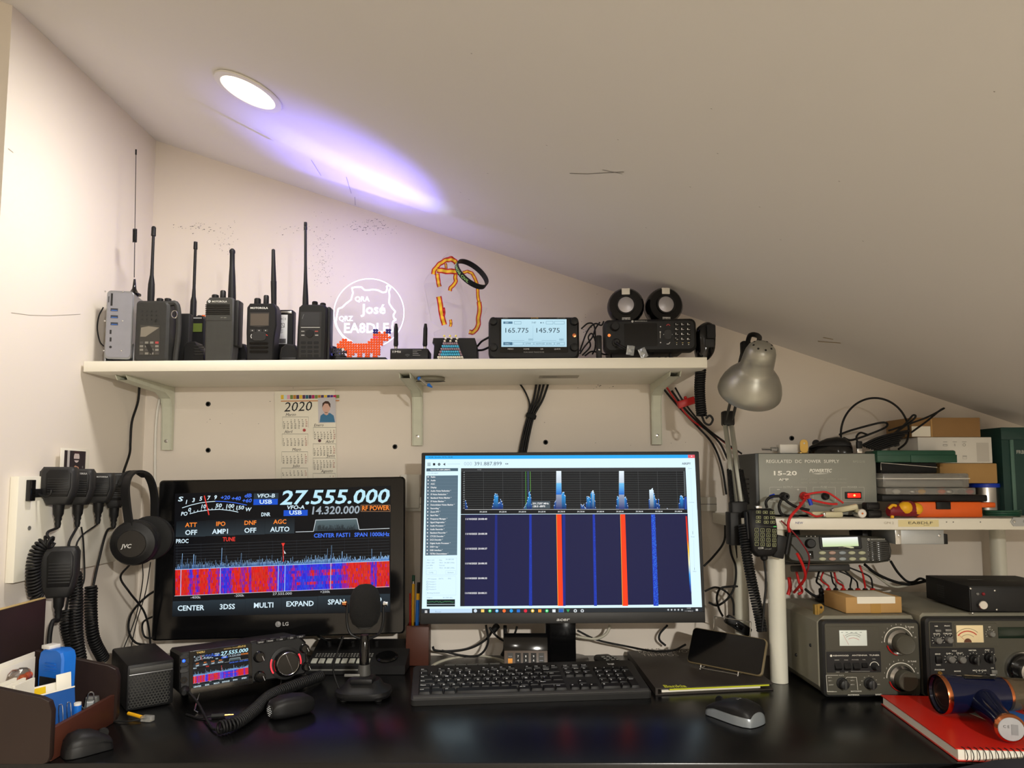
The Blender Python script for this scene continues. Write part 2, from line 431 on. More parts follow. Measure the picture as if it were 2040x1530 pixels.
# cable raceway along the wall behind the monitors
a, b = at(808, 990, YB), at(1425, 1018, YB)
g = G().bbox(-.79, b.x, YB - .014, YB, b.z, a.z, .002); o = g.ob('trim_1', 'white_plastic', None); o['kind'] = 'structure'
G().box(-.79, b.x, YB - .0146, YB - .0138, (a.z + b.z) / 2 - .0008, (a.z + b.z) / 2 + .0008).ob('seam', 'grey_metal', o)
a, b = at(800, 945, YB), at(838, 1012, YB)
g = G().bbox(a.x, b.x, YB - .02, YB, b.z, a.z, .003); o = g.ob('trim_2', 'white_plastic', None); o['kind'] = 'structure'
# recessed ceiling lamps
for i, (lx, ly, lp) in enumerate(DOWNLIGHTS):
    mw = Mx.Translation((lx, ly, ceil_z(lx))) @ CN.to_track_quat('Z', 'Y').to_matrix().to_4x4()
    lab = ('lit round recessed lamp in the sloping ceiling above the corner', 'round recessed lamp in the ceiling behind the viewer on the right', 'round recessed lamp in the ceiling behind the viewer on the left')[i]
    t = thing('ceiling_downlight', lab, 'ceiling lamp', mw, 'recessed lamps in the sloping ceiling')
    G().lathe([(.059, .0005), (.063, .002), (.062, .0045), (.0505, .005), (.0495, .002)], n=40, cap=False).ob('trim_ring', 'white_plastic', t)
    mat('lamp_diffuser', (255, 246, 225), .5, emit=(255, 240, 205), es=6.0)
    G().lathe([(.0492, .0035), (.03, .0045), (.001, .0048)], n=36).ob('diffuser', 'lamp_diffuser', t)
# ------------------------------------------------------------------ desk
t = thing('desk', 'long black desk with a smooth top under the whole radio station', 'desk', V((0, 1.42, 0)))
y0, y1 = 1.102 - 1.42, YB - .005 - 1.42
G().bbox(XL + .006, 1.7, y0, y1, DESK - .03, DESK, .003).ob('tabletop', 'desk_black', t)
for (x, y) in ((-.84, y0 + .05), (1.6, y0 + .05), (-.84, y1 - .05), (1.6, y1 - .05)):
    G().box(x - .025, x + .025, y - .025, y + .025, 0, DESK - .03).ob('leg', 'desk_black', t)
# ------------------------------------------------------------------ wall shelf
SY0 = 1.478
zA = at(166, 719.5, SY0).z; xA = at(166, 730, SY0).x; xB = at(1409, 724, SY0).x; zB = at(1409, 711.5, SY0).z
SHK = (zB - zA) / (xB - xA)
def shz(x): return zA + SHK * (x - xA)
shm = Mx.Translation((xA, SY0, zA)) @ Mx.Rotation(-math.atan(SHK), 4, 'Y')
t = thing('wall_shelf', 'long white shelf board on three brackets across the back wall', 'shelf', shm)
SW = (xB - xA); SD = YB - SY0
G().bbox(0, SW, 0, SD - .003, -.0225, 0, .0012).ob('board', 'white_laminate', t)
smi = shm.inverted()
mat('bracket_paint', (206, 208, 190), .45)
for i, (u, uf) in enumerate(((338, 262), (833, 835), (1306, 1340))):
    x = (smi @ at(u, 830, YB)).x; xf = x + 0.0
    z1 = (smi @ at(u, (897, 888, 886)[i], YB)).z
    g = G(); h = .0125; zt = -.0228; ye = .045
    # channel section: vertical leg on the wall, curved heel, arm under the board
    prof = [(SD - .003, z1), (SD - .003, zt - .03), (SD - .008, zt - .012), (SD - .02, zt - .002), (ye, zt)]
    for sx in (-h, h - .002):
        q = [(SD - .003, z1), (SD - .003, zt), (ye, zt), (ye + .01, zt - .010), (SD - .05, zt - .018), (SD - .024, zt - .03), (SD - .016, zt - .05), (SD - .013, z1)]
        g.loft([[(x + sx, y, z) for y, z in q], [(x + sx + .002, y, z) for y, z in q]])
    q = [(SD - .013, z1), (SD - .016, zt - .05), (SD - .024, zt - .03), (SD - .05, zt - .018), (ye + .01, zt - .010)]
    g.loft([[(x - h, y + .002, z + .001) for y, z in q], [(x + h, y + .002, z + .001) for y, z in q]], False, False, False)
    g.loft([[(x - h * .8, y, z) for y, z in q], [(x + h * .8, y, z) for y, z in q]], False, False, False)
    b_ = g.ob('bracket', 'bracket_paint', t, 25)
    for dz in (zt - .055, z1 + .022):
        G().lathe([(.0045, 0), (.0042, -.0012), (.0018, -.0018), (.0016, -.0008)], (x, SD - .0135, dz), (0, 1, 0), 12).ob('screw', 'steel', b_)
q = smi @ at(1100, 742, 1.6)
pr = Pr(); pr.rect(0, 0, .09, .045, (178, 172, 158)); [pr.rect(.008, .034 - i * .008, .05 - .01 * (i % 2), .037 - i * .008, (120, 116, 108), 2) for i in range(4)]
pr.ob('sticker', 'paper_ink', t, Mx.Translation((q.x - .03, .1, -.0226)) @ Mx.Rotation(R(90), 4, 'X') @ Mx.Scale(-1, 4, (0, 0, 1)))
# ------------------------------------------------------------------ calendar
mw, W, H = frame(at(549, 952, YB - .004), at(671, 947, YB - .004), at(560, 779, YB - .004))
t = thing('wall_calendar', 'laminated handwritten year calendar with a small portrait on the wall', 'calendar', mw)
H2 = H + .03
fc = Face(mw, 0, (540, 760, 7.65))
G().bbox(0, W, 0, .0025, -.03, H, .0008).ob('sheet', 'paper', t)
pr = Pr(fc)
cols = [(225, 190, 60), (205, 225, 225), (230, 170, 190), (120, 140, 70), (190, 130, 50), (70, 50, 90), (225, 190, 60), (90, 50, 90), (40, 100, 120), (60, 40, 80), (180, 40, 100), (120, 140, 70), (190, 130, 50), (80, 60, 100), (225, 190, 60), (50, 60, 130), (90, 50, 140), (190, 30, 80), (120, 140, 70)]
for i, c in enumerate(cols):
    a = 150 + i * 47; pr.mrect(a, 207 + .0, a + 44, 270 - i * 1.0, c, 2)
pr.mline([(150, 300), (1040, 292)], 14, (200, 130, 70), 2)
pr.mtext('2020', 190, 460, 140, (25, 25, 30), 620, 3, shear=.2)
pr.mrect(715, 250, 990, 625, (200, 198, 205), 3)
pr.mpoly([(740, 622), (755, 520), (800, 490), (900, 480), (955, 520), (975, 622)], (65, 120, 160), 4)
pr.mpoly([(815, 470), (870, 470), (875, 500), (845, 515), (810, 500)], (215, 175, 160), 5)
pr.poly([(x, z) for x, z in [(fc(842 + 62 * math.cos(k * .3927), 395 + 85 * math.sin(k * .3927))) for k in range(16)]], (215, 175, 160), 5)
pr.mpoly([(780, 400), (785, 330), (830, 298), (875, 302), (905, 340), (905, 400), (890, 380), (870, 340), (820, 335), (795, 370)], (70, 45, 35), 6)
def month(x0, y0, x1, name, nx, rows=5, red=True, first=2):
    pr.mtext(name, nx, y0 - 12, 42, (50, 50, 55), None, 3, shear=.25)
    pr.mline([(x0, y0), (x1, y0)], 6, (150, 148, 140), 3); pr.mline([(x1, y0), (x1, y0 + 160)], 3, (160, 158, 150), 3); pr.mline([(x0, y0), (x0, y0 + 160)], 3, (160, 158, 150), 3)
    d = 1; st = (x1 - x0) / 7
    for r in range(rows):
        for c in range(7):
            if r == 0 and c < first or d > 31: continue
            pr.mtext(str(d), x0 + st * (c + .2), y0 + 55 + r * 31, 20, (150, 40, 40) if c == 6 else (60, 58, 56), None, 3, bold=1); d += 1
month(175, 540, 570, 'Marzo', 220, first=2); month(170, 800, 565, 'Abril', 200, 5, first=6); month(165, 1070, 560, 'Mayo', 320, 5, first=4); month(160, 1320, 560, 'Julio', 330, 3, first=2)
month(645, 700, 990, 'Enero', 650, first=5); month(640, 950, 985, 'Abril', 830, first=2); month(640, 1165, 980, 'Junio', 850, first=0); month(640, 1400, 980, 'Agosto', 760, 1, first=5)
pr.mdisc(507, 742, 24, (175, 70, 70), 4); pr.mdisc(741, 902, 24, (90, 50, 60), 4)
pr.ob('print', 'paper_ink', t)
# ================================================================== things on the wall shelf
def upright(uL, uR, vT, y, vB=None, z=None, dy=0.0):
    """frame of an upright front face standing on the shelf (or at height z): returns matrix, W, H"""
    L_ = at(uL, 700, y); R_ = at(uR, 700, y + dy)
    zz = shz((L_.x + R_.x) / 2) + .0006 if z is None else z
    BL = V((L_.x, y, zz)); BR = V((R_.x, y + dy, zz)); tz = at((uL + uR) / 2, vT, y).z
    return frame(BL, BR, V((L_.x, y, tz)))
def knob(g, x, z0, z1, r, y, n=14, flute=True):
    pr_ = [(r * .9, z0), (r, z0 + (z1 - z0) * .15), (r * .96, z1 - (z1 - z0) * .1), (r * .75, z1)]
    return g.lathe([(a, b) for a, b in pr_], (x, y, 0), (0, 0, 1), n)
# ---- docking station
mw, W, H = upright(206, 264, 578, 1.50, dy=.012)
t = thing('docking_station', 'upright silver aluminium docking station with three blue ports at the shelf end', 'dock', mw)
G().prism(rr(W * .93, H * .95, .008, W / 2, H / 2 + .004), 0, .085, .001).ob('body', 'aluminium', t)
mat('dock_face', (138, 138, 145), .5, .3)
G().prism(rr(W * .85, H * .90, .007, W / 2, H / 2 + .004), -.001, .001).ob('face_plate', 'dock_face', t)
st = rr(W * 1.02, H * .42, .012, W / 2, H * .20)
g = G(); g.bbox(W * .02, W * .98, .004, .08, 0, .004, .0015); g.bbox(-.002, W * .035, .01, .07, .002, H * .28, .001); g.bbox(W * .965, W * 1.002, .01, .07, .002, H * .28, .001)
g.ob('stand', 'aluminium', t)
f = Face(mw, -.001, (170, 280, 3.326)); pr = Pr(f, -.001)
pr.mrect(170, 1012, 180, 1095, (20, 20, 22)); pr.mrect(153, 1032, 158, 1072, (50, 50, 52))
for k in (1122, 1168, 1215): pr.mrect(168, k - 11, 216, k + 10, (40, 42, 50)); pr.mrect(172, k, 212, k + 7, (50, 100, 175), 2)
for k in (1268, 1318): pr.mrect(162, k - 14, 173, k + 14, (20, 20, 22))
pr.mdisc(167, 1368, 9, (20, 20, 22))
pr.ob('ports', 'ink', t)
for (a, b) in ((132, 1000), (250, 1000), (130, 1195), (247, 1195), (122, 1392), (240, 1392)):
    x, z = f(a, b); G().lathe([(.0018, 0), (.0016, -.0008), (.0005, -.001)], (x, -.001, z), (0, 1, 0), 10).ob('screw', 'steel', t)
dock_top = shz(0) + H
# ---- magnetic antenna on the dock
b0 = at(267, 587, 1.545); b0.z = dock_top + (mw.translation.z - shz(0)) + .0005
tip = at(271, 298, 1.545)
t = thing('whip_antenna', 'thin black whip antenna with a loading coil standing on the silver dock', 'antenna', b0)
h = tip.z - b0.z; dx = tip.x - b0.x
def ap(k): return V((dx * k, 0, h * k))
G().lathe([(.0145, 0), (.0145, .003), (.009, .006), (.0045, .014), (.0035, .022), (.0022, .036)], n=20).ob('base', 'black_gloss', t)
G().tube([ap(.12), ap(.37)], .0009, 6, 1).tube([ap(.44), ap(.98)], .0008, 6, 1).ob('whip', 'black', t)
G().coil([ap(.36), ap(.45)], .0038, .0009, 9, 5, 12).ob('loading_coil', 'black', t)
G().cyl(ap(.965), ap(1.0), .0018, n=8).ob('tip_cap', 'black', t)
# ---- handheld radios
def antenna(parent, f, pts, prof, m='rubber', depth=.018):
    """pts: (cx,cy) base and tip in picture coords on plane; prof: [(k, radius)]"""
    (x0, z0), (x1, z1) = f(*pts[0]), f(*pts[1])
    a = V((x0, depth, z0)); b = V((x1, depth, z1)); L = (b - a).length
    return G().lathe([(r, k * L) for k, r in prof], a, b - a, 14).ob('antenna', m, parent)
# 1: radio in a leather case
mw, W, H = upright(266, 350, 597, 1.498)
W1 = W * .80
t = thing('two_way_radio', 'two-way radio in a black leather case with a clear keypad window beside the silver dock', 'radio', mw)
mat('leather', (40, 40, 38), .6, var=.2, scale=90, bump=.15)
G().prism(rr(W1, H * .99, .008, W1 / 2, H * .495), 0, .038, .005).ob('case', 'leather', t)
f = Face(mw, 0, (170, 280, 3.326))
g = G()
for i in range(6):
    pass
G().tube([(W1 * .93, .008, H * .95), (W1 * 1.16, .012, H * .93), (W1 * 1.2, .016, H * .55), (W1 * 1.12, .018, H * .05)], .006, 8).ob('flap_strap', 'leather', t)
x, z = f(592, 1152); G().tube([(x + .006 * math.cos(k), -.001, z + .008 * math.sin(k)) for k in [i * .7 for i in range(9)]], .0012, 6, 3, True).ob('ring', 'steel', t)
g = G(); pr = Pr(f, -.0002)
for i in range(4):
    for j in range(3): pr.mdisc(378 + i * 31, 1131 + j * 27, 5, (8, 8, 8))
pr.mdisc(466, 1197, 7, (8, 8, 8))
pr.mpoly([(365, 1222), (495, 1225), (492, 1420), (355, 1422)], (52, 50, 46), 1)
pr.mpoly([(370, 1240), (420, 1230), (490, 1240), (400, 1300), (365, 1300)], (118, 112, 100), 2)
for i in range(4):
    for j in range(4): pr.mrect(362 + i * 34, 1332 + j * 24, 384 + i * 34, 1346 + j * 24, (160, 60, 60) if (i, j) == (3, 0) else (120, 118, 110) if (i + j) % 3 else (70, 68, 64), 3)
pr.mpoly([(395, 1350), (425, 1345), (450, 1390), (440, 1420), (420, 1400)], (25, 24, 22), 4)
pr.ob('keypad_window', 'ink', t)
for u in (464, 517):
    x, z = f(u, 1065); knob(G(), x, z, z + .011, .0072, .02).ob('knob', 'black', t)
antenna(t, f, ((405, 1060), (426, 550)), [(0, .0068), (.13, .0072), (.24, .0066), (.36, .0038), (.5, .0032), (.87, .0030), (.875, .0048), (.985, .0046), (1, .003)])
# 2: battery standing in a charger pocket + radio with green display
mw, W, H = upright(346, 376, 624, 1.56)
t = thing('spare_battery', 'black radio battery with a small cream label behind the leather-cased radio', 'battery', mw)
G().bbox(0, W, 0, .02, 0, H, .003).ob('body', 'black', t); f = Face(mw, 0, (170, 280, 3.326)); pr = Pr(f)
pr.mrect(596, 1236, 620, 1350, (205, 198, 160)); [pr.mrect(601, 1245 + i * 22, 615, 1255 + i * 22, (120, 110, 90), 2) for i in range(4)]
pr.ob('label_print', 'ink', t); f2 = f
mw, W, H = upright(372, 406, 628, 1.60)
t = thing('two_way_radio', 'small radio with a lit green display standing in a black charging cradle', 'radio', mw)
G().prism(rr(W, H * .98, .006, W / 2, H / 2), 0, .03, .003).ob('body', 'black', t); f = Face(mw, 0, (170, 280, 3.326)); pr = Pr(f)
mat('lcd_green', (84, 96, 44), .3, emit=(110, 128, 55), es=.1)
a, b = f(684, 1212), f(773, 1268); G().box(a[0], b[0], -.0012, .001, b[1], a[1]).ob('display', 'lcd_green', t)
pr.mrect(690, 1172, 772, 1180, (150, 150, 150)); pr.ob('print', 'ink', t)
antenna(t, f, ((690, 1165), (708, 655)), [(0, .0072), (.22, .0068), (.28, .0045), (.4, .0034), (.9, .0032), (.905, .0045), (1, .0042)])
g = G(); knob(g, f(740, 1170)[0], f(740, 1170)[1], f(740, 1150)[1], .006, .015).ob('knob', 'black', t)
G().cyl((f(765, 1165)[0], .015, f(765, 1165)[1]), (f(765, 1150)[0], .015, f(765, 1148)[1]), .004, n=10).ob('emergency_button', 'orange_plastic', t)
mw, W, H = upright(366, 408, 686, 1.545)
t = thing('charging_cradle', 'low black charging cradle in front of the green-display radio', 'charger', mw)
G().prism([(0, 0), (W, 0), (W, H * .45), (W * .5, H * 1.15), (W * .12, H * 1.1), (0, H * .9)], 0, .04, .002).ob('body', 'black', t)
g = G()
for i in range(4): g.bbox(W * .5, W * .95, -.001, .001, H * (.5 + i * .13), H * (.56 + i * .13), .0004)
g.ob('grille', 'dark_grey', t)
# 3: plain two-way radio
mw, W, H = upright(406, 471, 592, 1.500)
t = thing('two_way_radio', 'scuffed black two-way radio without display, slotted grille and thick antenna', 'radio', mw)
Wb = W * .88
mat('worn_black', (50, 50, 47), .6, var=.22, scale=60, bump=.04)
G().prism([(0.002, 0), (Wb - .003, 0), (Wb, H * .3), (Wb - .001, H * .97), (Wb - .006, H), (.008, H), (.001, H * .94), (0, H * .6)], 0, .036, .003).ob('body', 'worn_black', t)
G().bbox(Wb - .004, W, .006, .034, H * .25, H * .97, .003).ob('side_block', 'black', t)
f = Face(mw, 0, (380, 420, 4.781)); pr = Pr(f)
pr.mtext('MOTOROLA', 202, 872, 16, (200, 200, 195), 345, bold=1); x, z = f(178, 863); m_logo(pr, x, z, .0027)
pr.mtext('XT 200', 285, 1022, 9, (150, 150, 140), 340); pr.mbox(135, 990, 385, 1045, 3, (28, 28, 27)); pr.ob('print', 'ink', t)
g = G()
for i in range(6):
    a, b = f(140, 893 + i * 17), f(372, 901 + i * 17); g.box(a[0], b[0], -.0008, .001, b[1], a[1])
g.ob('speaker_slots', 'black_gloss', t)
for (u, v0, v1, r) in ((200, 822, 780, .0075), (274, 822, 740, .0062)):
    x, z0 = f(u, v0); _, z1 = f(u, v1); knob(G(), x, z0 - .002, z1, r, .018).ob('knob', 'black', t)
antenna(t, f, ((361, 825), (365, 337)), [(0, .0083), (.2, .0078), (.45, .0068), (.65, .0055), (.9, .0052), (.93, .0063), (.97, .006), (1, .003)])
pr = Pr(f, -0.0); pr = Pr(f); x, z = f(352, 770); 
G().bbox(W - .004, W - .001, .010, .02, H * .45, H * .93, .001).ob('side_trim', 'cardboard_dark', t)
# between: charger cups
for (uL, uR, vT, y, lab) in ((466, 494, 683, 1.56, 'rounded black charger cup between the plain radio and the display radio'), (556, 596, 684, 1.53, 'black charger base with a rounded lip left of the keypad radio'), (655, 672, 688, 1.56, 'black charger cup right of the keypad radio')):
    mw, W, H = upright(uL, uR, vT, y)
    g = G().prism([(0, 0), (W, 0), (W, H * .6), (W * .75, H * .95), (W * .35, H), (W * .08, H * .8), (0, H * .4)], 0, .05, .004)
    t = thing('charger_cup', lab, 'charger', mw); g.ob('cup', 'black', t); G().bbox(W * .15, W * .85, -.002, .004, H * .1, H * .3, .001).ob('front_lip', 'dark_grey', t)
# 4: radio with colour display
mw, W, H = upright(489, 549, 604, 1.497)
t = thing('two_way_radio', 'black two-way radio with a dark square display and navigation keys', 'radio', mw)
G().prism([(.003, 0), (W - .006, 0), (W - .004, H * .4), (W - .0, H * .62), (W - .001, H * .9), (W - .007, H), (.006, H), (0, H * .93), (0, H * .5)], 0, .036, .003).ob('body', 'black', t)
f = Face(mw, 0, (380, 420, 4.781)); pr = Pr(f)
pr.mtext('MOTOROLA', 567, 934, 17, (220, 220, 215), 735, bold=1)
pr.mpoly([(563, 968), (748, 968), (745, 1095), (650, 1108), (563, 1095)], (40, 38, 36), 1); pr.mrect(572, 980, 740, 1092, (74, 66, 58), 2)
for (u, v) in ((587, 1140), (651, 1140), (713, 1140)): pr.mrect(u - 22, v - 12, u + 22, v + 12, (42, 42, 42), 1); pr.mrect(u - 4, v - 4, u + 4, v + 4, (190, 190, 190), 2)
pr.mline([(580, 1175), (572, 1195), (580, 1215)], 6, (200, 200, 200)); pr.mline([(708, 1185), (722, 1180), (732, 1190)], 6, (190, 60, 50))
for (u, v) in ((617, 1196), (676, 1196), (647, 1177), (647, 1217)): pr.mrect(u - 5, v - 4, u + 5, v + 4, (170, 170, 170), 2)
pr.ob('print', 'ink', t)
G().prism(rr(.030, .019, .007, *f(650, 1196)), -.0012, .001, .0005).ob('navigation_pad', 'dark_grey', t)
g = G()
for i in range(3):
    a, b = f(560, 1252 + i * 39), f(738, 1274 + i * 39); g.prism(rr(b[0] - a[0], a[1] - b[1], .002, (a[0] + b[0]) / 2, (a[1] + b[1]) / 2), -.0008, .001)
g.ob('speaker_slots', 'black_gloss', t)
for (u, v0, v1, r) in ((607, 878, 815, .0072), (690, 878, 785, .0058)):
    x, z0 = f(u, v0); _, z1 = f(u, v1); knob(G(), x, z0 - .003, z1, r, .018).ob('knob', 'black', t)
antenna(t, f, ((765, 885), (760, 340)), [(0, .0056), (.43, .0062), (.435, .0056), (.8, .0042), (.985, .0037), (1, .002)])
# 5: battery with white label behind
mw, W, H = upright(549, 583, 617, 1.575)
t = thing('spare_battery', 'black radio battery showing a white certification label between two radios', 'battery', mw)
G().prism(rr(W, H, .005, W / 2, H / 2), 0, .02, .002).ob('body', 'black', t); f = Face(mw, 0, (380, 420, 4.781)); pr = Pr(f)
pr.mrect(806, 990, 917, 1268, (205, 206, 205)); pr.mdisc(850, 1030, 17, (40, 40, 40), 2); pr.mdisc(850, 1030, 11, (205, 206, 205), 3); pr.mtext('C', 872, 1040, 20, (60, 60, 60)); pr.mtext('E', 895, 1040, 20, (60, 60, 60))
pr.mbox(862, 1072, 892, 1110, 4, (90, 90, 90)); pr.mline([(862, 1072), (892, 1110)], 4, (90, 90, 90)); pr.mbox(822, 1075, 845, 1110, 4, (120, 120, 120))
for i in range(4): pr.mrect(820, 1132 + i * 10, 880 - 8 * (i % 2), 1136 + i * 10, (110, 110, 110), 2)
for i in range(22): pr.mrect(818 + i * 4, 1218, 820 + i * 4 + (i % 3) * .6, 1262, (70, 70, 70), 2)
pr.ob('label_print', 'ink', t)
G().bbox(W * .2, W * .9, -.002, .002, H * .93, H * .97, .001).ob('latch', 'steel', t)
# 6: keypad radio
mw, W, H = upright(590, 655, 606, 1.497)
t = thing('two_way_radio', 'black two-way radio with a full keypad and long slim antenna by the round lit sign', 'radio', mw)
Wb = W * .93
G().prism([(0, .0), (Wb - .002, 0), (Wb, H * .5), (Wb, H * .93), (Wb - .008, H), (.010, H), (.003, H * .95), (.001, H * .6)], 0, .034, .004).ob('body', 'black', t)
G().bbox(Wb - .003, W, .006, .034, H * .02, H * .97, .003).ob('side_block', 'black', t)
f = Face(mw, 0, (380, 420, 4.781)); pr = Pr(f)
pr.mrect(1042, 962, 1238, 1396, (22, 22, 22)); pr.mrect(1055, 968, 1225, 1095, (34, 35, 38), 2); pr.mrect(1050, 1108, 1230, 1114, (165, 165, 160), 3); pr.mline([(1062, 1030), (1078, 985)], 3, (120, 120, 120), 4)
for i in range(3):
    for j in range(4):
        u, v = 1072 + i * 61, 1256 + j * 41; pr.mtext('123456789*0#'[i + 3 * j], u - 20, v + 9, 18, (190, 190, 188), None, 3, bold=1); pr.mrect(u, v - 3, u + 18, v + 3, (110, 110, 108), 3)
for (u, v, c) in ((1068, 1148, (130, 130, 128)), (1198, 1148, (150, 60, 55)), (1068, 1185, (150, 150, 148)), (1200, 1185, (150, 150, 148)), (1133, 1140, (150, 150, 150)), (1133, 1195, (150, 150, 150))): pr.mrect(u - 15, v - 5, u + 15, v + 5, c, 3)
pr.ob('print', 'ink', t)
G().prism(circ(.009, *f(1133, 1168), 20), -.0014, .001, .0006).ob('navigation_pad', 'black', t)
kp = G().prism(rr(.0105, .0062, .002), -.0007, 0, .0003).mesh('key', 'black')
for i in range(3):
    for j in range(4): x, z = f(1073 + i * 61, 1256 + j * 41); inst(kp, 'key', t, (x, 0, z))
for (u, v0, v1, r) in ((1160, 900, 845, .0066), (1238, 905, 860, .0066)):
    x, z0 = f(u, v0); _, z1 = f(u, v1); knob(G(), x, z0 - .004, z1, r, .018).ob('knob', 'black_gloss', t)
antenna(t, f, ((1070, 895), (1070, 82)), [(0, .0066), (.1, .0062), (.3, .0042), (.5, .0031), (.91, .0029), (.915, .0037), (.95, .0036), (.953, .003), (.96, .0036), (1, .0034)])
# ---- lit acrylic sign
sc = at(735, 624, 1.60); rad = (at(806, 624, 1.60).x - at(664, 624, 1.60).x) / 2
bz = shz(sc.x) + .0006
mw = Mx.Translation((sc.x, 1.60, bz))
t = thing('acrylic_sign', 'round clear edge-lit sign engraved with an island outline, glowing violet on the shelf', 'sign', mw)
hz = sc.z - bz
G().lathe([(rad, 0), (rad, .0035)], (0, 0, hz), (0, 1, 0), 64).ob('disc', 'acrylic', t)
G().lathe([(rad + .0006, .0002), (rad + .0006, .0033)], (0, 0, hz), (0, 1, 0), 64, False).ob('rim', 'acrylic', t)
f = Face(mw, 0, (640, 480, 5.885)); pr = Pr(f, -.0002)
vio = (225, 222, 255)
pr.ring(0, hz, rad * .985, .0021, vio, 1, n=64)
coast = [(365, 1185), (300, 1150), (240, 1095), (185, 1010), (170, 950), (185, 870), (200, 795), (245, 780), (290, 735), (350, 690), (372, 610), (360, 550), (410, 540), (470, 540), (505, 575), (560, 578), (610, 568), (670, 580), (720, 605), (760, 600), (775, 560), (765, 530), (795, 522), (815, 545), (795, 585), (800, 640), (795, 730), (830, 785), (870, 830), (845, 870), (855, 910), (880, 920), (840, 945), (830, 1010), (840, 1050), (790, 1090), (790, 1130), (750, 1150)]
pr.mline(coast, 18, vio, 2)
pr.mtext('QRA', 392, 708, 58, vio, 565, bold=1); pr.mtext('José', 478, 852, 112, vio, 755, bold=1); pr.mtext('QRZ', 205, 938, 58, vio, 370, bold=1); pr.mtext('EA8DLF', 258, 1075, 112, vio, 790, bold=1)
pr.ob('engraving', 'sign_glow', t)
mat('led_blue', (60, 60, 255), .4, emit=(70, 80, 255), es=6.0)
G().bbox(-.062, .055, -.02, .03, 0, .011, .002).ob('base', 'black', t)
G().bbox(-.045, .045, -.001, .005, .011, .0125, .0004).ob('light_slot', 'led_blue', t)
SIGN = V((sc.x, 1.603, bz + .014))
def beam(dirv, power, ang, col, loc=None, blend=1.0, size=.004):
    ld = bpy.data.lights.new('sign_beam', 'SPOT'); ld.energy = power; ld.spot_size = R(ang); ld.spot_blend = blend; ld.color = col; ld.shadow_soft_size = size
    lo = bpy.data.objects.new('sign_beam', ld); COL.objects.link(lo); lo.location = loc or SIGN
    lo.rotation_euler = V(dirv).to_track_quat('-Z', 'Y').to_euler()
BEAMS = []
for k in range(9):
    q = k / 8
    tgt = V((-.50 + .32 * q, 1.425 + .125 * q, 0)); tgt.z = ceil_z(tgt.x)
    src = SIGN + V((-.03 + .06 * q, -.012, .0)); d = tgt - src
    beam(d, 1.05 + .75 * q, 20, (.55, .66, 1.0), src)
tgt = V((-.34, 1.49, ceil_z(-.34))); beam(tgt - (SIGN + V((0, -.015, 0))), 24.0, 64, (.24, .20, 1.0), SIGN + V((0, -.015, 0)))
beam((0, -.12, 1), 1.6, 110, (.42, .36, 1.0), SIGN + V((0, .012, 0)))
for (off, en, col) in (((-.068, 0, .012), .16, (.15, .17, 1)), ((.068, 0, .012), .16, (.15, .17, 1)), ((0, -.08, .26), .07, (.45, .38, 1))):
    pl = bpy.data.lights.new('sign_spill', 'POINT'); pl.energy = en; pl.color = col; pl.shadow_soft_size = .02
    po = bpy.data.objects.new('sign_spill', pl); COL.objects.link(po); po.location = SIGN + V(off)
# ---- bead fox
mw, W, H = upright(670, 778, 652, 1.515)
rows = ["..............BB...BB", "..............BBO.OBB", "..............OOOOOO.", "..............PPOOOOO", "..OO.........OOOOOOO.", ".OOOOO......OOOOOO...", "OOOOOOOOOOOOOOOOOO...", "OOOOOOOOOOOOOOOOO....", "..WOOOOOOOOOOOOOO....", "....OOOOOOOOOOOOO....", "....OOO.OO.OO.OOO....", "....OO..OO.OO.OO....."]
t = thing('bead_fox', 'flat orange fox made of fused plastic beads with navy ears', 'bead figure', mw)
mat('bead_orange', (240, 92, 18), .6); mat('bead_navy', (38, 34, 120), .5); mat('bead_pink', (240, 80, 110), .5); mat('bead_grey', (80, 80, 84), .5)
cell = W / 21; zh = cell * 12; z00 = .011
G().bbox(0, W * .93, -.008, .022, 0, .009, .0015).ob('stand', 'black', t)
gs = {'O': G(), 'B': G(), 'P': G(), 'W': G()}
def bead(g, x, y, z, r, d, n=9):
    g.lathe([(r * .02, d * .5), (r * .40, d * .5), (r * .42, 0), (r * .92, 0), (r * 1.06, d * .3), (r * 1.06, d), (r * .02, d)], (x, y, z), (0, 1, 0), n)
k_ = (H - z00 + .011 - .011) / zh
for j, r_ in enumerate(rows):
    for i, c in enumerate(r_):
        if c in gs: bead(gs[c], (i + .5) * cell, 0, z00 - .002 + (11.5 - j) * cell * .98 * min(1, k_ * 1.0), cell * .5, .0045)
for c, nm, m in (('O', 'orange_beads', 'bead_orange'), ('B', 'ear_beads', 'bead_navy'), ('P', 'cheek_beads', 'bead_pink'), ('W', 'white_bead', 'white_plastic')): gs[c].ob(nm, m, t)
mw, W, H = upright(661, 692, 676, 1.53)
t = thing('bead_mouse', 'small grey fused-bead figure behind the fox tail', 'bead figure', mw); g = G()
for j, r_ in enumerate(("..GGG.", "GGGGGG", "GGGGGG", ".GGGG.")):
    for i, c in enumerate(r_):
        if c == 'G': bead(g, (i + .5) * W / 6, 0, .016 + (3.5 - j) * W / 6, W / 12, .0045)
g.ob('grey_beads', 'bead_grey', t); G().bbox(.002, W - .002, -.004, .01, 0, .0162, .001).ob('stand', 'black', t)
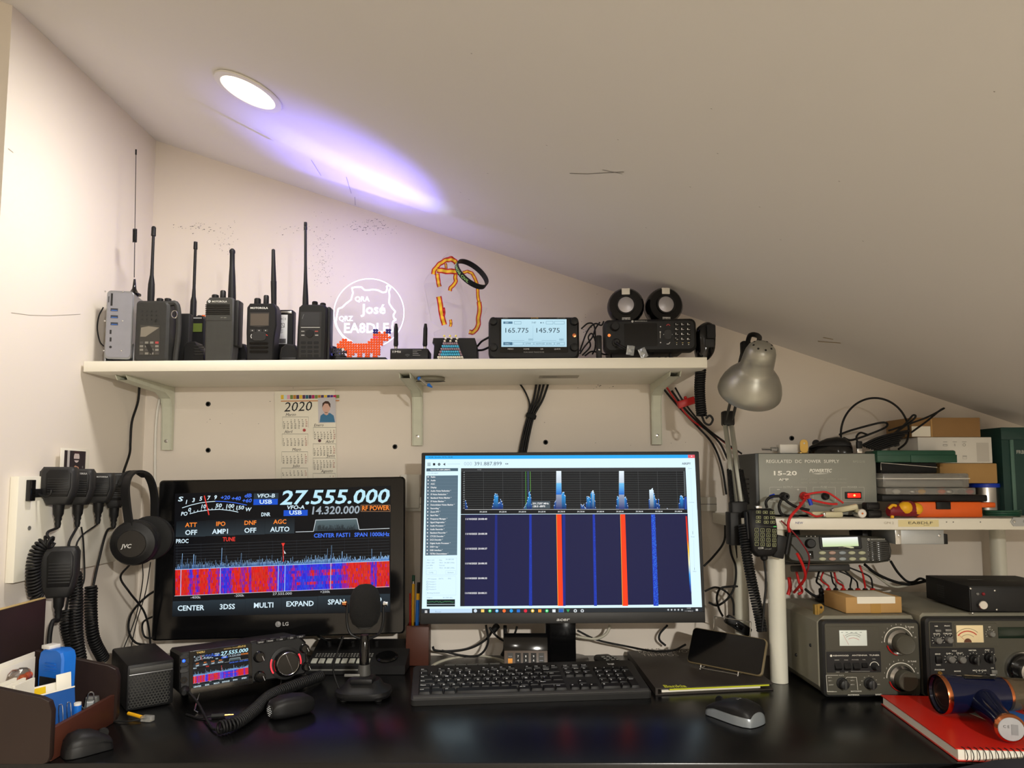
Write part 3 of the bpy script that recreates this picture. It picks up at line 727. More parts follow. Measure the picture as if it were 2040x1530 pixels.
# ---- small wireless receiver with two antennas
mw, W, H = upright(777, 853, 694, 1.51)
t = thing('wireless_receiver', 'slim black wireless audio receiver with two stubby antennas', 'receiver', mw)
G().bbox(0, W, 0, .06, 0, H, .0025).ob('body', 'black', t)
f = Face(mw, 0, (640, 480, 5.885)); pr = Pr(f)
pr.mtext('1Mii', 825, 1310, 22, (190, 190, 185), 935, bold=1)
for k, r_ in enumerate((.002, .0042, .0064)): x, z = f(1010, 1362); pr.ring(x, z, r_, .0012, (70, 72, 74), 2, 40, 140, 10)
for k in range(4): pr.mrect(1072, 1278 + k * 20, (1175, 1125, 1140, 1160)[k], 1283 + k * 20, (130, 130, 128))
pr.ob('print', 'ink', t)
for (u, ub, tilt) in ((866, 864, 0), (1215, 1207, 0)):
    x, z0 = f(ub, 1262); x1, z1 = f(u, 975); L = z1 - z0
    G().cyl((x, .012, z0 - .001), (x, .012, z0 + .006), .0035, n=12).ob('antenna_joint', 'steel', t)
    G().lathe([(.0035, 0), (.0052, .004), (.0048, L * .3), (.0046, L * .75), (.0028, L * .95), (.001, L - .006)], (x, .012, z0 + .006), (x1 - x, 0, z1 - z0), 12).ob('antenna', 'rubber', t)
# ---- black box with clear trophy
mw, W, H = upright(861, 952, 673, 1.545)
t = thing('trophy_stand', 'black plinth with a sloping top carrying the clear award', 'plinth', mw)
G().prism([(.002, 0), (W, 0), (W * .985, H * .7), (W * .93, H), (.002, H), (.0, H * .8), (.004, H * .75)], 0, .07, .0015).ob('body', 'black', t)
TZ = mw.translation.z + H + .0008
m2, W2, H2 = frame(V((at(873, 600, 1.585).x, 1.585, TZ)), V((at(957, 600, 1.585).x, 1.585, TZ)), at(852, 503, 1.585))
t = thing('clear_award', 'clear acrylic award shaped like a tilted plaque on the black plinth', 'award', m2)
f = Face(m2, 0, (840, 490, 7.65))
ol = [f(*p) for p in ((190, 1375), (180, 1320), (310, 1265), (140, 1150), (30, 570), (70, 470), (400, 90), (520, 270), (560, 400), (640, 700), (760, 900), (1000, 940), (900, 1150), (800, 1330), (760, 1375))]
mnz = min(p[1] for p in ol); ol = [(p[0], max(0, p[1])) for p in ol]
G().prism(ol, 0, .008, .0008).ob('plaque', 'acrylic', t, 0)
ol2 = [f(*p) for p in ((60, 590), (270, 570), (420, 560), (380, 660), (200, 830), (110, 1060), (60, 1040))]
G().prism(ol2, -.012, -.008, .0005).ob('pen_shape', 'acrylic', t, 0)
# ribbon (separate thing draped on it)
t = thing('flag_ribbon', 'red and yellow striped ribbon draped over the clear award', 'ribbon', m2)
mat('rib_red', (185, 30, 30), .7); mat('rib_yel', (238, 196, 45), .7)
def ribbon(path, wd, y, m0='rib_red', m1='rib_yel', y2=None):
    P_ = spline([V((*f(*p), 0)) for p in path], 6); n = len(P_); wd *= 1.3
    gr, gy = G(), G()
    rowsv = []
    for i, p in enumerate(P_):
        a = P_[max(0, i - 1)]; b = P_[min(n - 1, i + 1)]; tx = (b - a).normalized(); nx = V((-tx.y, tx.x, 0))
        yy = y + .002 * math.sin(i * .9) + ((y2 - y) * i / (n - 1) if y2 is not None else 0)
        rowsv.append([V((p.x + nx.x * wd * k, yy, p.y + nx.y * wd * k)) for k in (-.5, -.25, .25, .5)])
    for g_, (a, b) in ((gr, (0, 1)), (gr, (2, 3)), (gy, (1, 2))):
        for off in (0,):
            g_.loft([[r[a], r[b], r[b] + V((0, .0006, 0)), r[a] + V((0, .0006, 0))] for r in rowsv])
    gr.ob('red_stripes', m0, t, 60); gy.ob('yellow_stripe', m1, t, 60)
ribbon([(180, 440), (200, 370), (270, 290), (350, 235), (430, 215), (500, 230), (530, 270)], .0085, -.004)
ribbon([(330, 215), (380, 180), (440, 160), (490, 190)], .007, .012)
ribbon([(240, 375), (330, 390), (450, 400), (545, 395)], .010, -.006)
ribbon([(240, 430), (250, 500), (262, 580), (275, 630)], .008, -.0045)
ribbon([(520, 420), (515, 500), (520, 560), (450, 640), (430, 690)], .007, -.0045)
ribbon([(265, 780), (285, 880), (300, 1000), (320, 1100), (350, 1210)], .0095, -.006)
ribbon([(355, 240), (365, 300), (360, 350)], .005, .0125)
ribbon([(440, 1130), (450, 1180), (440, 1240)], .005, -.006)
ribbon([(620, 380), (700, 370), (760, 395), (800, 460), (840, 560), (850, 660), (855, 760), (870, 830)], .006, .012)
ribbon([(870, 830), (880, 950), (860, 1080), (860, 1180), (820, 1260), (770, 1300), (715, 1290)], .0085, .0125)
ribbon([(340, 950), (350, 1010), (345, 1080)], .004, -.0075, 'rib_red', 'rib_red')
# wristband
wc = at(940, 546, 1.545)
ex = (at(966, 572, 1.545) - at(913, 521, 1.545)); hl = ex.length / 2
mb = Mx.Translation(wc) @ Mx.Rotation(math.atan2(-ex.z, ex.x), 4, 'Y') @ Mx.Rotation(R(38), 4, 'X')
g = G(); n = 48
ring = [(math.cos(2 * math.pi * k / n), math.sin(2 * math.pi * k / n)) for k in range(n + 1)]
bw = .0062
g.loft([[(c * hl, s * hl * .9, -bw) , (c * hl, s * hl * .9, bw), (c * (hl - .002), s * (hl - .002) * .9, bw), (c * (hl - .002), s * (hl - .002) * .9, -bw)] for c, s in ring], False, False)
t = thing('silicone_wristband', 'black silicone wristband with green lettering hung on the clear award', 'wristband', mb)
g.ob('band', 'rubber', t)
txt = 'GUARDIA CIVIL'; gt = Pr(); sv, sf, scol = [], [], []
gt.text(txt, 0, -.003, .0062, (150, 200, 120), 0, 'c', 1)
nv = []
for (x, y, z) in gt.v:
    a = -math.pi / 2 + x / (hl * .95) - .45; nv.append((math.cos(a) * (hl + .0004), math.sin(a) * (hl * .9 + .0004), z))
gt.v = nv; gt.ob('lettering', 'ink', t)
# ---- bead pyramid
mw, W, H = upright(868, 926, 672, 1.512)
t = thing('bead_pyramid', 'little stepped pyramid of pearly blue, grey and white beads', 'bead figure', mw)
mat('bd_blue', (75, 180, 215), .3); mat('bd_grey', (150, 125, 135), .3); mat('bd_white', (232, 226, 205), .3); mat('bd_yellow', (240, 225, 110), .3)
nr = 9; rr_ = W / 13 / 2 * 1.05; gb = {'bd_blue': G(), 'bd_grey': G(), 'bd_white': G(), 'bd_yellow': G()}
cs = ['bd_white', 'bd_white', 'bd_blue', 'bd_blue', 'bd_grey', 'bd_blue', 'bd_grey']; nn = [13, 12, 11, 10, 9, 8, 7]
for j in range(7):
    z = rr_ + j * H * .115
    for i in range(nn[j]):
        x = W / 2 + (i - (nn[j] - 1) / 2) * W / 13.5
        c = cs[j] if not (j in (2, 3) and i in (0, nn[j] - 1)) else 'bd_grey'
        for y in (0.0, .012): gb[c].sph((x, y, z), rr_, n=8, m=6)
for i in (-1, 0, 1):
    xx = W / 2 + i * W * .2
    G().sph((xx, .004, H * .115 * 7 + rr_), rr_, n=8, m=6).ob('white_pearl', 'bd_white', t); G().sph((xx + .002, .004, H * .115 * 8 + rr_), rr_, n=8, m=6).ob('white_pearl', 'bd_white', t); G().sph((xx - .001, .004, H * .115 * 8.9 + rr_), rr_, n=8, m=6).ob('yellow_pearl', 'bd_yellow', t)
for c, nm in (('bd_blue', 'blue_beads'), ('bd_grey', 'grey_beads'), ('bd_white', 'white_beads')): gb[c].ob(nm, c, t)
# ---- mobile radio head with the lit display
mw, W, H = upright(973, 1154, 629, 1.50)
t = thing('dual_band_radio', 'black dual-band radio control head with a large lit pale blue display', 'radio', mw)
G().prism(rr(W, H * .96, .012, W / 2, H * .49), 0, .032, .004).ob('body', 'black', t)
G().bbox(W * .1, W * .9, .012, .05, -.0002, H * .08, .001).ob('foot', 'black', t)
f = Face(mw, 0, (940, 560, 3.923)); pr = Pr(f, -.0012)
a, b = f(218, 292), f(752, 560); G().prism(rr(b[0] - a[0], a[1] - b[1], .003, (a[0] + b[0]) / 2, (a[1] + b[1]) / 2), -.0012, .001).ob('bezel', 'black_gloss', t)
sc_ = (40, 60, 75); a, b = f(231, 299), f(741, 515)
pr.vgrad(a[0], b[1], b[0], a[1], (188, 224, 240), (200, 236, 250), 1)
pr.mtext('165.775', 250, 404, 36, sc_, 446); pr.mtext('145.975', 492, 404, 36, sc_, 690)
pr.mrect(246, 317, 318, 335, (90, 130, 155), 2); pr.mtext('DV', 262, 332, 12, (215, 240, 250)); pr.mbox(331, 317, 385, 337, 2.5, (120, 160, 180)); pr.mbox(580, 315, 635, 337, 2.5, (120, 160, 180)); pr.mbox(645, 315, 722, 337, 2.5, (120, 160, 180))
pr.mtext('7:47', 466, 333, 14, (80, 110, 130)); pr.mdisc(540, 327, 5, (60, 90, 110)); pr.mtext('4', 552, 333, 13, (80, 110, 130))
pr.mtext('000', 442, 466, 16, (110, 150, 170)); pr.mtext('080', 682, 466, 16, (110, 150, 170)); pr.mline([(305, 465), (410, 465)], 2, (130, 170, 190)); pr.mline([(545, 465), (660, 465)], 2, (130, 170, 190)); pr.mline([(478, 350), (478, 470)], 1.5, (150, 190, 210))
for i in range(6):
    x0 = 246 + i * 80.5
    if i == 0: pr.mrect(x0, 478, x0 + 72, 502, (80, 120, 145), 2)
    else: pr.mbox(x0, 479, x0 + 74, 501, 2.5, (120, 165, 185))
    if i > 1 or i == 0: pr.mtext(('CALL', '', 'DTMF', 'NOTICE', 'SCAN', 'GPS')[i], x0 + 12, 496, 11, (70, 110, 130) if i else (215, 240, 250))
pr.ob('display', 'screen_glow', t)
pr = Pr(f, -.0012)
pr.mtext('ICOM', 242, 294, 9, (150, 150, 150), 280); pr.mtext('D-STAR', 462, 294, 9, (200, 150, 60), 520); pr.mtext('ID-5100', 665, 294, 8, (120, 120, 120), 730)
for (u, s_) in ((303, 'MENU'), (426, 'HOME'), (547, 'DR'), (668, 'QUICK')): pr.mtext(s_, u, 537, 11, (190, 190, 190), al='c')
pr.mtext('DUAL BAND TRANSCEIVER', 405, 560, 8, (140, 140, 140), 565)
pr.ob('print', 'ink', t)
for (u, v) in ((168, 318), (170, 520), (800, 318), (800, 520)):
    x, z = f(u, v); G().lathe([(.0088, 0), (.0088, -.004), (.0078, -.011), (.006, -.0118)], (x, 0, z), (0, 1, 0), 20).ob('knob', 'black', t)
x, z = f(800, 424); G().lathe([(.004, 0), (.004, -.0012), (.002, -.0014)], (x, 0, z), (0, 1, 0), 14).ob('jack', 'copper', t)
# ---- trunked mobile radio
mw, W, H = upright(1204, 1389, 637, 1.50, z=shz(.3) + .0145, dy=-.004)
mw = mw @ Mx.Rotation(R(-.8), 4, 'Y')
t = thing('mobile_radio', 'black car radio with a dark screen and telephone keypad below the round speakers', 'radio', mw)
G().prism(rr(W, H, .012, W / 2, H / 2), 0, .03, .005).ob('front_panel', 'black', t)
G().bbox(W * .08, W * .92, .03, .12, H * .1, H * .92, .003).ob('body', 'black', t)
f = Face(mw, 0, (1140, 570, 6.8)); pr = Pr(f)
a, b = f(702, 510), f(1155, 812); G().prism(rr(b[0] - a[0], a[1] - b[1], .002, (a[0] + b[0]) / 2, (a[1] + b[1]) / 2), -.0008, .001).ob('screen', 'black_gloss', t)
pr.mtext('MOTOROLA', 845, 482, 11, (190, 190, 190), 1015, bold=1); x, z = f(815, 479); m_logo(pr, x, z, .0022)
for j, r_ in enumerate(("123", "456", "789", "*0#")):
    for i, c in enumerate(r_):
        pr.mtext(c, 1395 + i * 80, 527 + j * 66, 24, WH, None, 3, bold=1); pr.mrect(1412 + i * 80, 527 + j * 66 - 6, 1434 + i * 80, 527 + j * 66, (170, 170, 170), 3)
for i in range(3): pr.mrect(1408 + i * 78, 764, 1422 + i * 84, 770, (210, 190, 110), 3); pr.mrect(1410 + i * 80, 785, 1420 + i * 82, 797, (200, 200, 190), 3)
pr.mline([(1275, 535), (1300, 515), (1325, 535)], 9, (170, 40, 45)); pr.mline([(1278, 785), (1305, 785), (1325, 760)], 9, (200, 200, 200))
for (u, v) in ((1297, 600), (1297, 710), (1243, 655), (1349, 655)): pr.mrect(u - 8, v - 5, u + 8, v + 5, (220, 220, 220), 3)
for v in (550, 765): pr.mdisc(1196, v, 8, (220, 220, 220), 3)
pr.mline([(1192, 625), (1192, 705)], 6, (200, 200, 200), 3); pr.mdisc(1192, 622, 10, (200, 200, 200), 3)
pr.ob('print', 'ink', t)
x, z = f(1297, 655); G().prism(rr(.017, .022, .006, x, z), -.0016, .001, .0008).ob('navigation_pad', 'dark_grey', t)
kp = G().prism(rr(.0102, .0082, .002), -.0002, 0).mesh('key', 'black_gloss')
for j in range(4):
    for i in range(3): x, z = f(1413 + i * 80, 520 + j * 66); inst(kp, 'key', t, (x, 0, z))
x, z = f(578, 555); G().lathe([(.0095, 0), (.009, -.009), (.0075, -.011)], (x, 0, z), (0, 1, 0), 20).ob('knob', 'black', t)
x, z = f(595, 768); G().lathe([(.009, 0), (.009, -.004), (.0055, -.006), (.005, -.012)], (x, 0, z), (0, 1, 0), 18).ob('connector', 'black', t)
mat('amber_glow', (220, 120, 50), .4, emit=(230, 130, 60), es=.8)
x, z = f(500, 668); G().lathe([(.0032, 0), (.0032, -.0015), (.001, -.002)], (x, 0, z), (0, 1, 0), 14).ob('emergency_button', 'amber_glow', t)
mr_top = mw.translation.z + H
zf = shz(.3) + .0006 - mw.translation.z
for (k0, ya) in ((.45, .035), (.74, .035), (.1, .06)): G().box(W * k0, W * (k0 + .02), ya, ya + .01, zf, H * .12).ob('mount_leg', 'black', t)
# ---- round speakers on top
for i, (uc, vc) in enumerate(((1247, 608), (1327, 607))):
    y = 1.545; c = at(uc, vc, y); rd = abs(at(uc + 37, vc, y).x - c.x)
    zb = mr_top + .0035
    ms = Mx.Translation((c.x, y, zb)) @ Mx.Rotation(R((-6, 6)[i]), 4, 'Z')
    t = thing('round_speaker', ('left round black desktop speaker with a silver cone on the car radio', 'right round black desktop speaker with a silver cone on the car radio')[i], 'speaker', ms, 'pair of round desktop speakers')
    hz = max(rd * .78, c.z - zb)
    rings = []
    for (ys, k) in ((0, .88), (.006, .98), (.02, 1.0), (.045, .92), (.06, .6)):
        ring_ = []
        for a in range(32):
            an = 2 * math.pi * a / 32; x_ = rd * k * math.cos(an); z_ = rd * k * math.sin(an)
            ring_.append((x_ , ys, max(hz + z_, .0)))
        rings.append(ring_)
    G().loft(rings).ob('shell', 'black_gloss', t)
    G().lathe([(.021, -.001), (.0215, -.003), (.0185, -.003), (.0165, .001), (.0165, .004)], (0, 0, hz + .001), (0, 1, 0), 32, False).ob('surround', 'black', t)
    mat('cone_silver', (178, 176, 182), .35, .5)
    G().lathe([(.0180, -.0008), (.012, -.0025), (.005, -.0034), (.0005, -.0036)], (0, 0, hz + .001), (0, 1, 0), 32).ob('cone', 'cone_silver', t)
    G().bbox(-.009, .009, -.0006, .02, hz + rd * .58, hz + rd * .93, .001).ob('top_tab', 'white_plastic', t)
    pr = Pr(None, -.0012); pr.rect(-.009, hz - rd * .86, .009, hz - rd * .68, (205, 205, 200)); pr.text('TRUST', 0, hz - rd * .83, .0042, (30, 30, 30), 3, 'c', 1); pr.ob('badge', 'ink', t)
# ---- hand microphone at the shelf end
hm = Mx.Translation(V((at(1407, 700, 1.53).x, 1.53, shz(.4) + .0008)))
t = thing('hand_microphone', 'black hand microphone standing on end at the right tip of the shelf', 'microphone', hm)
f = Face(hm, 0, (1140, 570, 6.8)); ol = [f(*p) for p in ((1740, 948), (1830, 950), (1900, 890), (1945, 780), (1950, 560), (1925, 470), (1860, 430), (1790, 440), (1720, 490), (1695, 560), (1690, 700), (1700, 830))]
ol = [(p.x, p.z) for p in spline([V((x, 0, z)) for x, z in ol], 4, True)]; zmin = min(p[1] for p in ol); ol = [(x, z - zmin) for x, z in ol]
G().prism(ol, 0, .035, .006).ob('body', 'black_gloss', t, 50)
a, b = f(1815, 470), f(1940, 660); G().prism(rr(b[0] - a[0], a[1] - b[1], .004, (a[0] + b[0]) / 2, (a[1] + b[1]) / 2 - zmin), -.003, .004, .001).ob('talk_button', 'black', t)
a, b = f(1790, 665), f(1925, 780); G().prism(rr(b[0] - a[0], a[1] - b[1], .003, (a[0] + b[0]) / 2, (a[1] + b[1]) / 2 - zmin), -.002, .004, .001).ob('grip', 'dark_grey', t)
# ================================================================== monitors
def radio_ui(pr, seed=5):
    """transceiver display, drawn in the coordinates of the left monitor picture"""
    rn = random.Random(seed)
    cw = (222, 244, 255); bl = (70, 120, 250); og = (255, 140, 50); rd = (240, 60, 50)
    sl = lambda x: -(x - 185) * 0.0375          # drop of the level line
    def T(s, a, b, h, c, a1=None, bold=1, shear=0., al='l'): pr.mtext(s, a, b, h, c, a1, 4, al, bold, shear)
    pr.mpoly([(185, 240), (1808, 180), (1805, 1132), (162, 1165)], (10, 11, 14), 1)
    T('S', 205, 297, 34, cw, 242, shear=.2)
    for s, a, b in (('1', 257, 317), ('3', 311, 303), ('5', 366, 292), ('7', 424, 286), ('9', 476, 282)): T(s, a, b, 30, cw, shear=.15)
    for s, a, b, a1 in (('+20', 525, 283, 597), ('+40', 607, 290, 678), ('+60', 687, 306, 760), ('dB', 705, 268, 760)): T(s, a, b, 28, bl, a1, shear=.15)
    pr.mline([(238, 347), (300, 327), (370, 310), (430, 302), (487, 297)], 5, cw, 3); pr.mline([(487, 297), (560, 299), (640, 309), (725, 326)], 5, bl, 3)
    for s, a, b, a1 in (('0', 281, 374, 303), ('10', 374, 350, 416), ('50', 487, 343, 535), ('100', 561, 347, 628), ('150', 636, 359, 702), ('W', 712, 372, 755), ('PO', 227, 405, 277)): T(s, a, b, 28, cw, a1, shear=.15)
    pr.mline([(295, 392), (360, 374), (440, 362), (520, 358), (600, 366), (660, 379)], 5, cw, 3)
    for i in range(14): a = 300 + i * 27; pr.mline([(a, 388 - 30 * math.sin(math.pi * (a - 280) / 480)), (a + 2, 376 - 30 * math.sin(math.pi * (a - 280) / 480))], 4, cw, 3)
    pr.mline([(405, 255), (440, 400)], 8, rd, 5)
    pr.mrect(778, 238, 962, 278, (46, 58, 66), 2); T('VFO-B', 800, 270, 28, cw, 935, shear=.15); pr.mrect(775, 282, 957, 322, (26, 84, 208), 2); T('USB', 818, 316, 30, cw, 914)
    T('27.555.000', 972, 321, 104, (196, 240, 255), 1790, shear=.22)
    T('VFO-A', 1025, 357, 28, cw, 1157, shear=.15); pr.mrect(1002, 365, 1182, 405, (26, 84, 208), 2); T('USB', 1042, 397, 30, cw, 1138); T('14.320.000', 1200, 395, 58, (160, 172, 182), 1572, shear=.1)
    pr.mrect(1583, 324, 1803, 376, (30, 22, 20), 2); pr.mbox(1583, 326, 1803, 374, 3, (160, 120, 90), 3); T('RF POWER', 1590, 366, 34, og, 1796); T('DNR', 832, 410, 28, cw, 900)
    for i in range(4):
        a = 195 + i * 223; o = -i * 8
        x0, z1 = pr.mp(a, 448 + o); x1, z0 = pr.mp(a + 218, 562 + o); pr.vgrad(x0, z0, x1, z1, (44, 54, 60), (18, 22, 26), 2)
        s1, s2 = (('ATT', 'OFF'), ('IPO', 'AMP1'), ('DNF', 'OFF'), ('AGC', 'AUTO'))[i]; c = (305, 528, 750, 974)[i]
        T(s1, c, 490 + o, 32, og, None, al='c'); T(s2, c, 549 + o, 36, cw, None, al='c')
    pr.mpoly([(1230, 522), (1245, 440), (1552, 430), (1568, 510)], [(60, 72, 78), (90, 108, 112), (90, 108, 112), (60, 72, 78)], 2)
    for i in range(60):
        a = 1258 + i * 4.8; h = rn.uniform(10, 45); pr.mline([(a, 516 - i * .1), (a, 516 - h)], 3, (16, 20, 24), 3)
    pr.mline([(1092, 528), (1226, 524), (1243, 438), (1553, 428), (1570, 510), (1798, 501)], 4, (222, 230, 236), 4)
    T('CENTER FAST1  SPAN 1000kHz', 1228, 570, 30, bl, 1797); T('PROC', 190, 612, 30, cw, 286); T('TUNE', 543, 598, 30, rd, 637)
    for i in range(9): b = 628 + i * 22; pr.mline([(188, b), (1797, b - 60)], 1.6, (66, 70, 74), 2)
    for i in range(9): a = 200 + i * 180; pr.mline([(a, 620 + sl(a)), (a, 815 + sl(a))], 1.2, (44, 50, 60), 2)
    base = lambda x: 812 + sl(x) * 1.11
    pk = {236: 120, 322: 110, 533: 150, 567: 90, 680: 105, 718: 90, 998: 70, 1013: 115, 1360: 135, 1440: 85, 1663: 95}
    for i in range(400):
        a = 188 + i * 4.02; h = abs(rn.gauss(0, 1)) * 24 + 16 + 10 * math.sin(i * .05)
        for k, q in pk.items():
            if abs(a - k) < 3: h = q
        b = base(a); x0, z0 = pr.mp(a, b); x1, z1 = pr.mp(a + 3, b - h)
        pr.poly([(x0, z0), (x1, z0), (x1, z1), (x0, z1)], [(60, 130, 225), (60, 130, 225), (170, 215, 255), (170, 215, 255)], 4)
    pr.mline([(185, base(185)), (1797, base(1797))], 4, (190, 220, 255), 5)
    def amount(x):                      # share of blue along the band
        q = .12
        for c, w_, v in ((300, 22, .6), (350, 16, .5), (440, 16, .5), (560, 55, .75), (690, 30, .4), (745, 12, .6), (900, 30, .4), (965, 30, .75), (1020, 60, .9), (1150, 90, .95), (1280, 90, .95), (1400, 60, .9), (1470, 25, .5), (1665, 14, .7), (1690, 14, .6)):
            q = max(q, v * math.exp(-((x - c) / w_) ** 2))
        return q
    for i in range(270):
        a = 186 + i * 5.97
        for j in range(9):
            q = amount(a) + rn.gauss(0, .12)
            if 1090 < a < 1490 and j in (2, 3, 6): q -= .45 * rn.random() + .1
            c = (216, 40, 30) if q < .3 else (150, 30, 150) if q < .55 else (60, 45, 210) if q < .8 else (40, 60, 225)
            c = tuple(max(0, min(255, k + rn.randint(-18, 18))) for k in c)
            t0, t1 = j / 9, (j + 1) / 9; bt = base(a) + 2; hb = 196
            pr.mpoly([(a, bt + hb * t1), (a + 6, bt + hb * t1), (a + 6, bt + hb * t0), (a, bt + hb * t0)], c, 2)
    for a in (230, 527, 963, 1013, 1358): pr.mline([(a, base(a)), (a - 4, base(a) + 196)], 5, (170, 200, 250), 3)
    pr.mline([(180, base(180) + 198), (1797, base(1797) + 194)], 3, (220, 220, 230), 3)
    for s, a, b, a1 in (('-400k', 300, 1030, 376), ('-200k', 630, 1016, 704), ('27.555.000', 918, 1003, 1064), ('+200k', 1275, 988, 1350)): T(s, a, b, 18, (210, 214, 218), a1, 0)
    pr.mline([(998, 640), (1000, 752)], 5, rd, 6); pr.mpoly([(985, 612), (1012, 611), (998, 642)], rd, 6); pr.mpoly([(1003, 665), (1020, 690), (1008, 692)], WH, 7)
    for i in range(6):
        a = 168 + i * 273; o = -i * 10
        x0, z1 = pr.mp(a, 1050 + o); x1, z0 = pr.mp(a + 268, 1158 + o * .6); pr.vgrad(x0, z0, x1, z1, (16, 20, 24), (40, 52, 60), 2)
        s, c, b = (('CENTER', 302, 1118), ('3DSS', 577, 1108), ('MULTI', 851, 1097), ('EXPAND', 1124, 1086), ('SPAN', 1398, 1072), ('SPEED', 1668, 1056))[i]
        T(s, c, b, 38, cw, None, al='c')
# ---- left monitor
mw, W, H = frame(at(300, 1277, 1.60), at(806, 1262, 1.635), at(325, 957, 1.625))
t = thing('monitor', 'glossy black television monitor showing a radio spectrum with big frequency digits', 'monitor', mw)
G().prism(rr(W, H, .008, W / 2, H / 2), 0, .03, .003, .006).ob('housing', 'black_gloss', t)
G().prism(rr(W * .7, H * .6, .02, W / 2, H * .5), .03, .055, .001, .01).ob('back_cover', 'black', t)
f = Face(mw, 0, (300, 920, 3.778)); pr = Pr(f); radio_ui(pr); pr.ob('screen', 'screen_glow', t)
pr = Pr(f); x, z = f(960, 1222); pr.disc(x, z, .0062, (150, 150, 150)); pr.ring(x, z, .0045, .0008, (30, 30, 30), 3, 100, 360, 16); pr.line([(x - .0012, z + .0025), (x - .0012, z - .002), (x + .001, z - .002)], .0009, (30, 30, 30), 3)
pr.mtext('LG', 992, 1233, 26, (175, 175, 175), 1040, bold=1); pr.ob('badge', 'ink', t)
sb = mw.inverted() @ V((mw.translation.x + .27, 1.69, DESK + .0005))
G().T(mw.inverted()).cyl((mw.translation.x + .27, 1.69, DESK + .0005), (mw.translation.x + .27, 1.69, DESK + .014), .048, .042, 28).ob('foot', 'black_gloss', t)
G().T(mw.inverted()).box(mw.translation.x + .235, mw.translation.x + .305, 1.685, 1.70, DESK + .012, DESK + .2).ob('neck', 'black_gloss', t)
# ---- right monitor
mw, W, H = frame(at(836, 1243, 1.545), at(1405.5, 1240, 1.545), at(841, 902, 1.563))
t = thing('monitor', 'slim black desktop monitor showing a window with a blue waterfall and red stripes', 'monitor', mw)
G().prism(rr(W, H, .003, W / 2, H / 2), 0, .012, .001).ob('housing', 'black', t)
G().prism(rr(W * .72, H * .6, .02, W / 2, H * .45), .012, .04, .001, .01).ob('back_cover', 'black', t)
G().bbox(W * .002, W * .998, -.003, .002, 0, H * .062, .001).ob('chin', 'dark_grey', t)
f = Face(mw, 0, (830, 890, 3.458)); pr = Pr(f); rn = random.Random(11)
wt = (214, 240, 250); gt_ = (86, 108, 122)
Wx = lambda a, k=None: a
pr.mpoly([(60, 62), (1915, 55), (1968, 1152), (35, 1157)], wt, 1)
pr.mpoly([(60, 62), (1915, 55), (1917, 78), (60, 86)], (40, 165, 235), 2); pr.mtext('SDR Studio RTL-SDR', 82, 77, 9, (20, 60, 110), 250); pr.mpoly([(1868, 56), (1915, 55), (1917, 78), (1870, 78)], (225, 90, 100), 3); pr.mtext('x', 1888, 70, 12, WH, 1900, L=5)
for k in range(3): pr.mrect(74, 112 + k * 8, 97, 115 + k * 8, (30, 36, 40), 3)
pr.mrect(113, 113, 128, 129, (20, 24, 28), 3); pr.mdisc(155, 121, 9, (30, 36, 40), 3); pr.mdisc(155, 121, 3, wt, 4); pr.mpoly([(182, 121), (197, 111), (197, 131)], (60, 66, 70), 3); pr.mline([(212, 120), (300, 119)], 2, (170, 196, 206), 3)
pr.mtext('000', 325, 129, 24, (176, 196, 206), 382); pr.mtext('391.887.899', 396, 129, 24, (84, 98, 108), 588); pr.mpoly([(610, 118), (618, 112), (618, 124)], (30, 36, 40), 3); pr.mpoly([(632, 118), (624, 112), (624, 124)], (30, 36, 40), 3)
pr.mtext('AIRSPY', 1828, 123, 14, (90, 100, 106), 1888, bold=1)
pr.mpoly([(68, 149), (286, 147), (285, 168), (67, 170)], (74, 96, 110), 2); pr.mtext('Source: RTL-SDR (R820T)', 96, 163, 9, WH, 232, bold=1)
pr.mtext('RTL-SDR R820T', 75, 187, 8, (120, 140, 150), 150)
pr.mpoly([(67, 199), (285, 197), (279, 746), (60, 749)], gt_, 2)
items = ['Radio', 'Audio', 'AGC', 'Display', 'Audio Noise Reduction *', 'IF Noise Reduction *', 'Baseband Noise Blanker *', 'IF Noise Blanker *', 'Demodulator Noise Blanker *', 'Recording *', 'Zoom FFT *', 'Band Plan *', 'Frequency Manager *', 'Signal Diagnostics *', 'Audio Processor *', 'Audio Recorder *', 'Baseband Recorder *', 'CTCSS Decoder *', 'DCS Decoder *', 'Digital Audio Processor *', 'DSD+ tcp *', 'DSD Interface *', 'TETRA Demodulator *']
for i, s in enumerate(items):
    b = 208 + i * 24.05; a = 98 - i * .3
    pr.mtext(s, a, b + 5, 10.5, WH, None, 3, bold=1, sx=.92); pr.mpoly([(76 - i * .3, b - 6), (76 - i * .3, b + 6), (86 - i * .3, b)], WH, 3)
    pr.mline([(66 - i * .3, b + 12), (284 - i * .25, b + 12)], .8, (110, 132, 146), 3)
g2 = (120, 150, 165)
for k, (s, a, b) in enumerate((('MCC: 214', 72, 785), ('Main', 155, 785), ('391.887.500', 200, 780), ('MNC: 2001', 70, 803), ('MCC', 157, 803), ('391.887.5 MHz', 190, 803), ('LA: 2006', 69, 821), ('Current', 155, 821), ('Color: 4', 68, 839), ('MCC', 157, 839), ('391.887.5 MHz', 190, 839), ('Config', 84, 870), ('Network', 212, 870), ('TTT Channel', 74, 915), ('SSI/TG', 152, 913), ('ENC', 216, 912), ('Timeslot 1', 84, 934), ('Timeslot 2', 84, 951), ('Timeslot 3', 84, 969), ('Timeslot 4', 84, 986), ('Blocking threshold', 72, 1011), ('Diagram', 70, 1043), ('391.7297 GHz', 180, 1043))): pr.mtext(s, a, b, 8, g2, None, 3)
for q in ((68, 854, 136, 878), (200, 853, 268, 877), (66, 892, 270, 1022), (64, 765, 275, 882)): pr.mbox(*q, 1, (170, 196, 206), 3)
